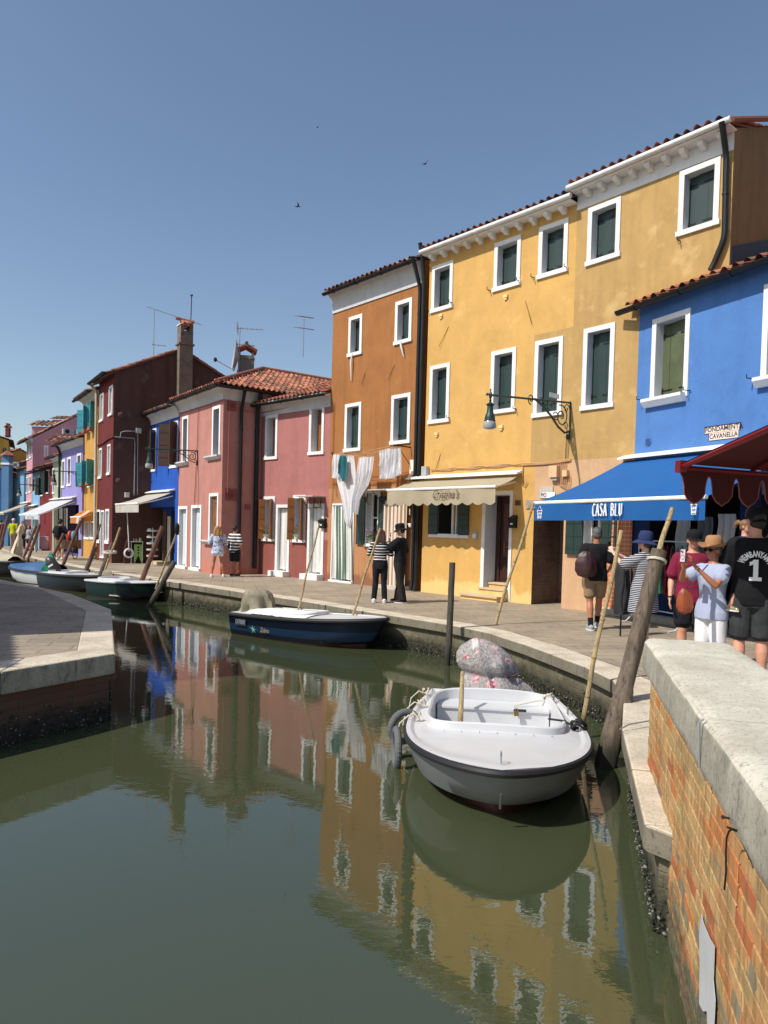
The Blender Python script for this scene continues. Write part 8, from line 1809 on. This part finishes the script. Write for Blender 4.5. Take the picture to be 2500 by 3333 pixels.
# ------------------------------------------------------------------ goods and clutter on the quay
RK=flat('white_rack_tube',(.66,.66,.66),.4,bmp=0); 
def P_(u,z,o): return FB.p(u,z,o)
# clothes rack before the blue shop
r0,r1=P_(.75,0,.55),P_(2.1,0,.75); t=thing('clothes_rack',r0,'white tubular clothes rack hung with green and red garments under the blue awning','clothes rack'); q=MB()
for p in (r0,r1): q.tube([p,p+UP*1.62],.014,RK,n=8)
q.tube([r0+UP*1.58,r1+UP*1.58],.013,RK,n=8); q.tube([r0+UP*.28,r1+UP*.28],.011,RK,n=8)
for p in (r0,r1):
    d=FB.n; q.tube([p-d*.42+UP*.01,p-d*.28+UP*.02,p-d*.14+UP*.12,p+UP*.32,p+d*.14+UP*.12,p+d*.28+UP*.02,p+d*.42+UP*.01],.013,RK,n=8)
q.build('frame',t)
GC=[clothm('emerald_scarf',s2l((40,140,104))),clothm('mint_scarf',s2l((110,180,150))),clothm('crimson_scarf',s2l((170,40,60))),clothm('patterned_dress',s2l((60,70,60)),pattern=(s2l((160,150,120)),20,.5)),clothm('white_blouse',(.6,.6,.58))]
rr=random.Random(8)
for k in range(9):
    f=.12+k*.095; c=r0.lerp(r1,f); m=GC[(3,3,0,0,1,2,3,4,3)[k]]; L=rr.uniform(.85,1.1); w_=rr.uniform(.16,.22); q=MB(); ux=(FB.n*.85+FB.u*.5).normalized(); ph=rr.uniform(0,6)
    q.grid(lambda a,b: c+UP*(1.52-L*b-.05*(1-b)*abs(a-.5)*2)+ux*(a-.5)*2*w_*(.55+.45*min(1,b*3)+.1*b)+FB.u*.035*math.sin(a*17+ph+b*3)*(.3+b),14,10,m)
    tag(q.build('hanging_garment',loc=c,ang=70),('dark patterned dress hanging at the left end of the rack','second dark patterned dress from the left end of the rack','emerald green scarf beside the dark dresses on the rack','second emerald green scarf in the middle of the rack','mint green scarf in the middle of the rack','crimson scarf right of the mint one on the rack','dark patterned dress right of the crimson scarf','white blouse near the right end of the rack','last dark patterned dress at the right end of the rack')[k],'garment')
q=MB(); IVY=[flat('ivy_leaf_dark',s2l((34,56,34)),.6,var=.3),flat('ivy_leaf_light',s2l((66,92,56)),.6,var=.3)]
for k in range(15): leaves(q,r1.lerp(r1+UP*1.5,k/14)+FB.u*.05*math.sin(k),.14,.14,.14,34,IVY,.028)
q.tube([r1+UP*1.5*k/20+FB.u*.05*math.sin(k*.75)+FB.n*.03*math.cos(k) for k in range(21)],.006,IVY[0],n=5)
tag(q.build('ivy_garland',loc=r1,ang=0,weld=False),'trailing leaf garland wound round the right post of the clothes rack','garland')
# wares inside the shop opening
WOODS=flat('shop_shelf_wood',s2l((90,70,54)),.6); 
t=thing('display_shelf',P_(3.2,0,-.5),'dim display shelf with pale pots inside the blue shop','shelf'); q=MB()
for z in (.5,1.0,1.5,2.0): fbox(q,FB,3.0,5.4,z,z+.03,-.8,-.4,WOODS)
fbox(q,FB,2.98,3.0,0,2.3,-.8,-.4,WOODS); q.build('boards',t,ang=0)
for k in range(12):
    u=3.1+.19*k; z=(.53,1.03,1.53)[k%3]; q=MB(); q.lathe(FB.p(u,z,-.55),[(.0,0),(.05,0),(.07,.08),(.05,.16),(.03,.2),(.035,.22),(0,.22)],(GREYSTONE,POT,CHAMB)[k%3],n=10); q.build('vase',t)
for k,(u,z,lab) in enumerate(((1.25,2.1,'first'),(1.75,2.05,'second'),(2.2,2.1,'third'),(3.5,2.2,'fourth'))):
    q=MB(); m=GC[4] if k%2==0 else clothm('grey_towel',s2l((120,120,120)))
    q.grid(lambda a,b: FB.p(u+(a-.5)*.34+.02*math.sin(b*9),z-b*.9,-.06+.03*math.sin(a*14+k)),10,8,m); tag(q.build('hanging_towel',loc=FB.p(u,z),ang=70),lab+' pale cloth from the left hanging in the shaded blue shop opening','cloth')
q=MB(); fbox(q,FB,2.95,3.9,2.42,2.62,.02,.06,flat('grey_shop_board',s2l((110,112,110)),.7)); tag(q.build('shop_board',loc=FB.p(2.95,2.4),ang=0),'grey board above the shop opening in the shade of the awning','sign')
# dark coats on a stand beside the plaid curtain
c=atY('j',668,1205,11.7); c.z=.36; q=blob(c,[(.11,0),(.13,.25),(.13,.55),(.11,.75),(.04,.86)],1.0,.7,clothm('dark_coat_wool',(.035,.035,.038)),seed=3,fold=.38)
q.tube([c-UP*.36,c+UP*.95],.015,IRON,n=6); tag(q.build('coat_stand',loc=c,ang=60),'dark coats hanging on a stand left of the woman in the striped dress','coats')
q=MB(); fbox(q,FB,.15,2.6,0,.12,.05,.35,ISTRIA2); tag(q.build('step_block',loc=FB.p(.15,0),ang=0),'low pale stone step along the foot of the blue shop','step')
# souvenir goods of the cobalt shop
def boardshape(F,pts,o0,o1,m,name,label,cat,kx='d'):
    P=[F.p(*F.at(kx,x,y),o0) for x,y in pts]; q=MB(); q.prism(P,F.n*(o1-o0),m); return tag(q.build(name,loc=P[0],ang=0),label,cat)
o_=.03
DW=flat('dark_red_wood',s2l((70,30,26)),.6)
FGo=FGS
t=thing('boat_shelf',FGS.p(*FGS.at('d',345,1300)),'upright boat shaped wooden shelf with a white ring against the burgundy wall','shelf')
q=MB(); q.prism([FGS.p(*FGS.at('d',x,y),.05) for x,y in ((302,1310),(302,1200),(320,1110),(343,1062),(368,1110),(385,1200),(385,1310))],FGS.n*.22,DW); q.build('case',t,ang=0)
u,z=FGS.at('d',343,1205); q=MB(); q.tube([FGS.p(u+.17*math.cos(a),z+.17*math.sin(a),.30) for a in [i*math.pi/8 for i in range(17)]],.04,WHITEP,n=8); q.build('life_ring',t)
q=MB(); q.tube([FGS.p(*FGS.at('d',343,1190),.32),FGS.p(*FGS.at('d',340,1090),.32),FGS.p(*FGS.at('d',340,800),.04)],.022,RK,n=6); q.build('pipe',t)
GRN=flat('lime_green_paint',s2l((150,190,110)),.6)
c0=FGS.at('d',434,1308); q=MB(); sc=(FGS.Z('d',434,1120)-c0[1])
q.prism([FGS.p(c0[0]+x,c0[1]+y*sc,.25) for x,y in ((-.14,0),(-.02,.42),(.02,.42),(.14,0),(.17,0),(.16,1),(-.16,1),(-.17,0))],FGS.n*.04,GRN); b_=q.build('peg_board',loc=FGS.p(*c0,.25),ang=0); tag(b_,'lime green clothes peg shaped board outside the cobalt shop','board')
for k in range(3): q=MB(); q.tube([FGS.p(c0[0],c0[1]+sc*(.55+.15*k),.289),FGS.p(c0[0],c0[1]+sc*(.55+.15*k),.294)],.04,DARK,n=10); q.build('hole',b_)
REDP=flat('red_board_paint',s2l((190,30,36)),.5)
for k,(x,m,nm,lab) in enumerate(((490,GREYSTONE,'paddle','grey paddle leaning outside the cobalt shop'),(515,WHITEP,'paddle','white tipped paddle between the grey one and the red board'),(550,REDP,'painted_board','red board leaning beside the paddles outside the cobalt shop'))):
    ub,zb=F3.at('d',x+20,1312); p=F3.p(.35+.18*k,0,.5); q=MB(); q.tube([p,p+UP*.35,p+UP*.5,p+UP*1.25],[(.07,.02),(.08,.02),(.02,.02),(.018,.018)] if k<2 else [(.12,.03),(.12,.03),(.11,.03),(.1,.03)],m,n=8); tag(q.build(nm,loc=p),lab,'paddle' if k<2 else 'board')
t=thing('display_table',F3.p(.3,0,.6),'small table of souvenirs under the ivory awning','table'); q=MB(); q.box(F3.p(.2,.88,.35),F3.u*1.1,F3.n*.5,UP*.03,RK); 
for a,b in ((.22,.37),(1.27,.37),(.22,.83),(1.27,.83)): q.tube([F3.p(a,0,b),F3.p(a,.88,b)],.015,RK,n=6)
q.build('table',t,ang=0)
for k in range(10): q=MB(); q.cbox(F3.p(.28+.1*k,.97,.45+.1*(k%3)),F3.u*.07,F3.n*.07,UP*rr.uniform(.08,.18),(GREYSTONE,REDP,CHAMB,POT,GRN)[k%5]); q.build('souvenir',t,ang=0)
t=thing('spinner_rack',F3.p(2.75,0,.45),'white wire souvenir rack with trays by the cobalt shop door','rack'); c=F3.p(2.75,0,.45); q=MB(); q.tube([c,c+UP*1.5],.02,RK); 
for z in (.35,.6,.85,1.1,1.35): q.lathe(c+UP*z,[(.0,0),(.22,0),(.24,.06),(.22,.055),(0,.01)],RK,n=12)
q.build('rack',t)
for k in range(18): a=k*1.1; q=MB(); q.cbox(c+V((math.cos(a)*.16,math.sin(a)*.16,.42+.25*(k%5))),V((.05,0,0)),V((0,.05,0)),UP*.09,(REDP,GREYSTONE,TEAL,GRN,WHITEP)[k%5]); q.build('trinket',t,ang=0)
# stall goods and cart further on
cp=atY('x',588,600,gpos('x',588,600).y); t=thing('goods_stand',cp,'pale pink crate and stools in front of the sage and dark red houses','stand'); q=MB(); q.prism([cp+V((-.28,0,.08)),cp+V((.28,0,.08)),cp+V((.33,0,.75)),cp+V((-.33,0,.75))],V((0,.4,0)),ROSE); q.build('crate',t,ang=0); q=MB(); q.box(cp+V((-.25,.02,0)),V((.5,0,0)),V((0,.35,0)),UP*.08,WOODS); q.build('foot',t,ang=0); q=MB(); q.box(cp+V((-.35,-.02,.76)),V((.7,0,0)),V((0,.45,0)),UP*.03,RK); q.build('tray',t,ang=0)
cc=gpos('x',860,715); cc.y+=.3; t=thing('hand_cart',cc,'dark hand cart loaded with red and blue things, pushed by the man with the backpack','cart')
for sx in (-1,1): 
    q=MB(); w0=cc+V((sx*.38-.15,0,.30)); q.tube([w0+V((0,math.cos(a)*.28,math.sin(a)*.28)) for a in [i*math.pi/10 for i in range(21)]],.02,RUB,n=6); q.build('wheel',t)
q=MB(); q.box(cc+V((-.50,-.2,.45)),V((.7,0,0)),V((0,.9,0)),UP*.4,BROWN); q.build('box',t,ang=0)
for k,(m,dx) in enumerate(((REDP,-.05),(TEAL,.12),(BLK,-.3))): q=MB(); q.ell(cc+V((dx,.1,1.02)),.12,.2,.25 if k<2 else .18,m,n=10,k=7); q.build('load',t)
for k in range(5):
    u=uLl+.35+.36*k; q=MB(); q.grid(lambda a,b:FL.p(u+(a-.5)*.3,2.35-b*1.5,.12+.03*math.sin(a*12+k)),8,6,(clothm('linen_garment',s2l((170,160,150))),GC[4],clothm('grey_towel',(0,0,0)))[k%3]); tag(q.build('hanging_linen',loc=FL.p(u,2),ang=70),('first','second','third','fourth','fifth')[k]+' pale linen garment from the left hanging before the lilac shop','garment','linen hung before the lilac shop')
q=blob(FL.p(uLl-.5,0,1.1),[(.05,0),(.12,.5),(.15,1.2),(.10,1.9),(.03,2.1)],1,1,clothm('sage_parasol_cloth',s2l((170,184,170))),fold=.2,seed=4); tag(q.build('closed_parasol',loc=FL.p(uLl-.5,0,1.1),ang=60),'tall closed pale green parasol under the long white awning','parasol')
# small footbridge closing the far left
fb=G('S',30,1768); t=thing('footbridge',fb,'low brick footbridge arch at the far left edge of the quay','bridge'); q=MB(); q.prism([V((fb.x-9,fb.y,-.6)),V((fb.x-9,fb.y,1.5)),V((fb.x-4,fb.y,1.6)),V((fb.x-.5,fb.y,.9)),V((fb.x+1.2,fb.y,.0)),V((fb.x+1.2,fb.y,-.6))],V((0,2.2,0)),QUAYBRICK); q.build('arch_wall',t,ang=0)
q=MB()
for a,b in ((V((fb.x-9,fb.y-.03,1.5)),V((fb.x-4,fb.y-.03,1.6))),(V((fb.x-4,fb.y-.03,1.6)),V((fb.x-.5,fb.y-.03,.9))),(V((fb.x-.5,fb.y-.03,.9)),V((fb.x+1.2,fb.y-.03,.0)))): q.prism([a,b,b+UP*.14,a+UP*.14],V((0,.3,0)),ISTRIA2)
q.build('coping',t,ang=0)
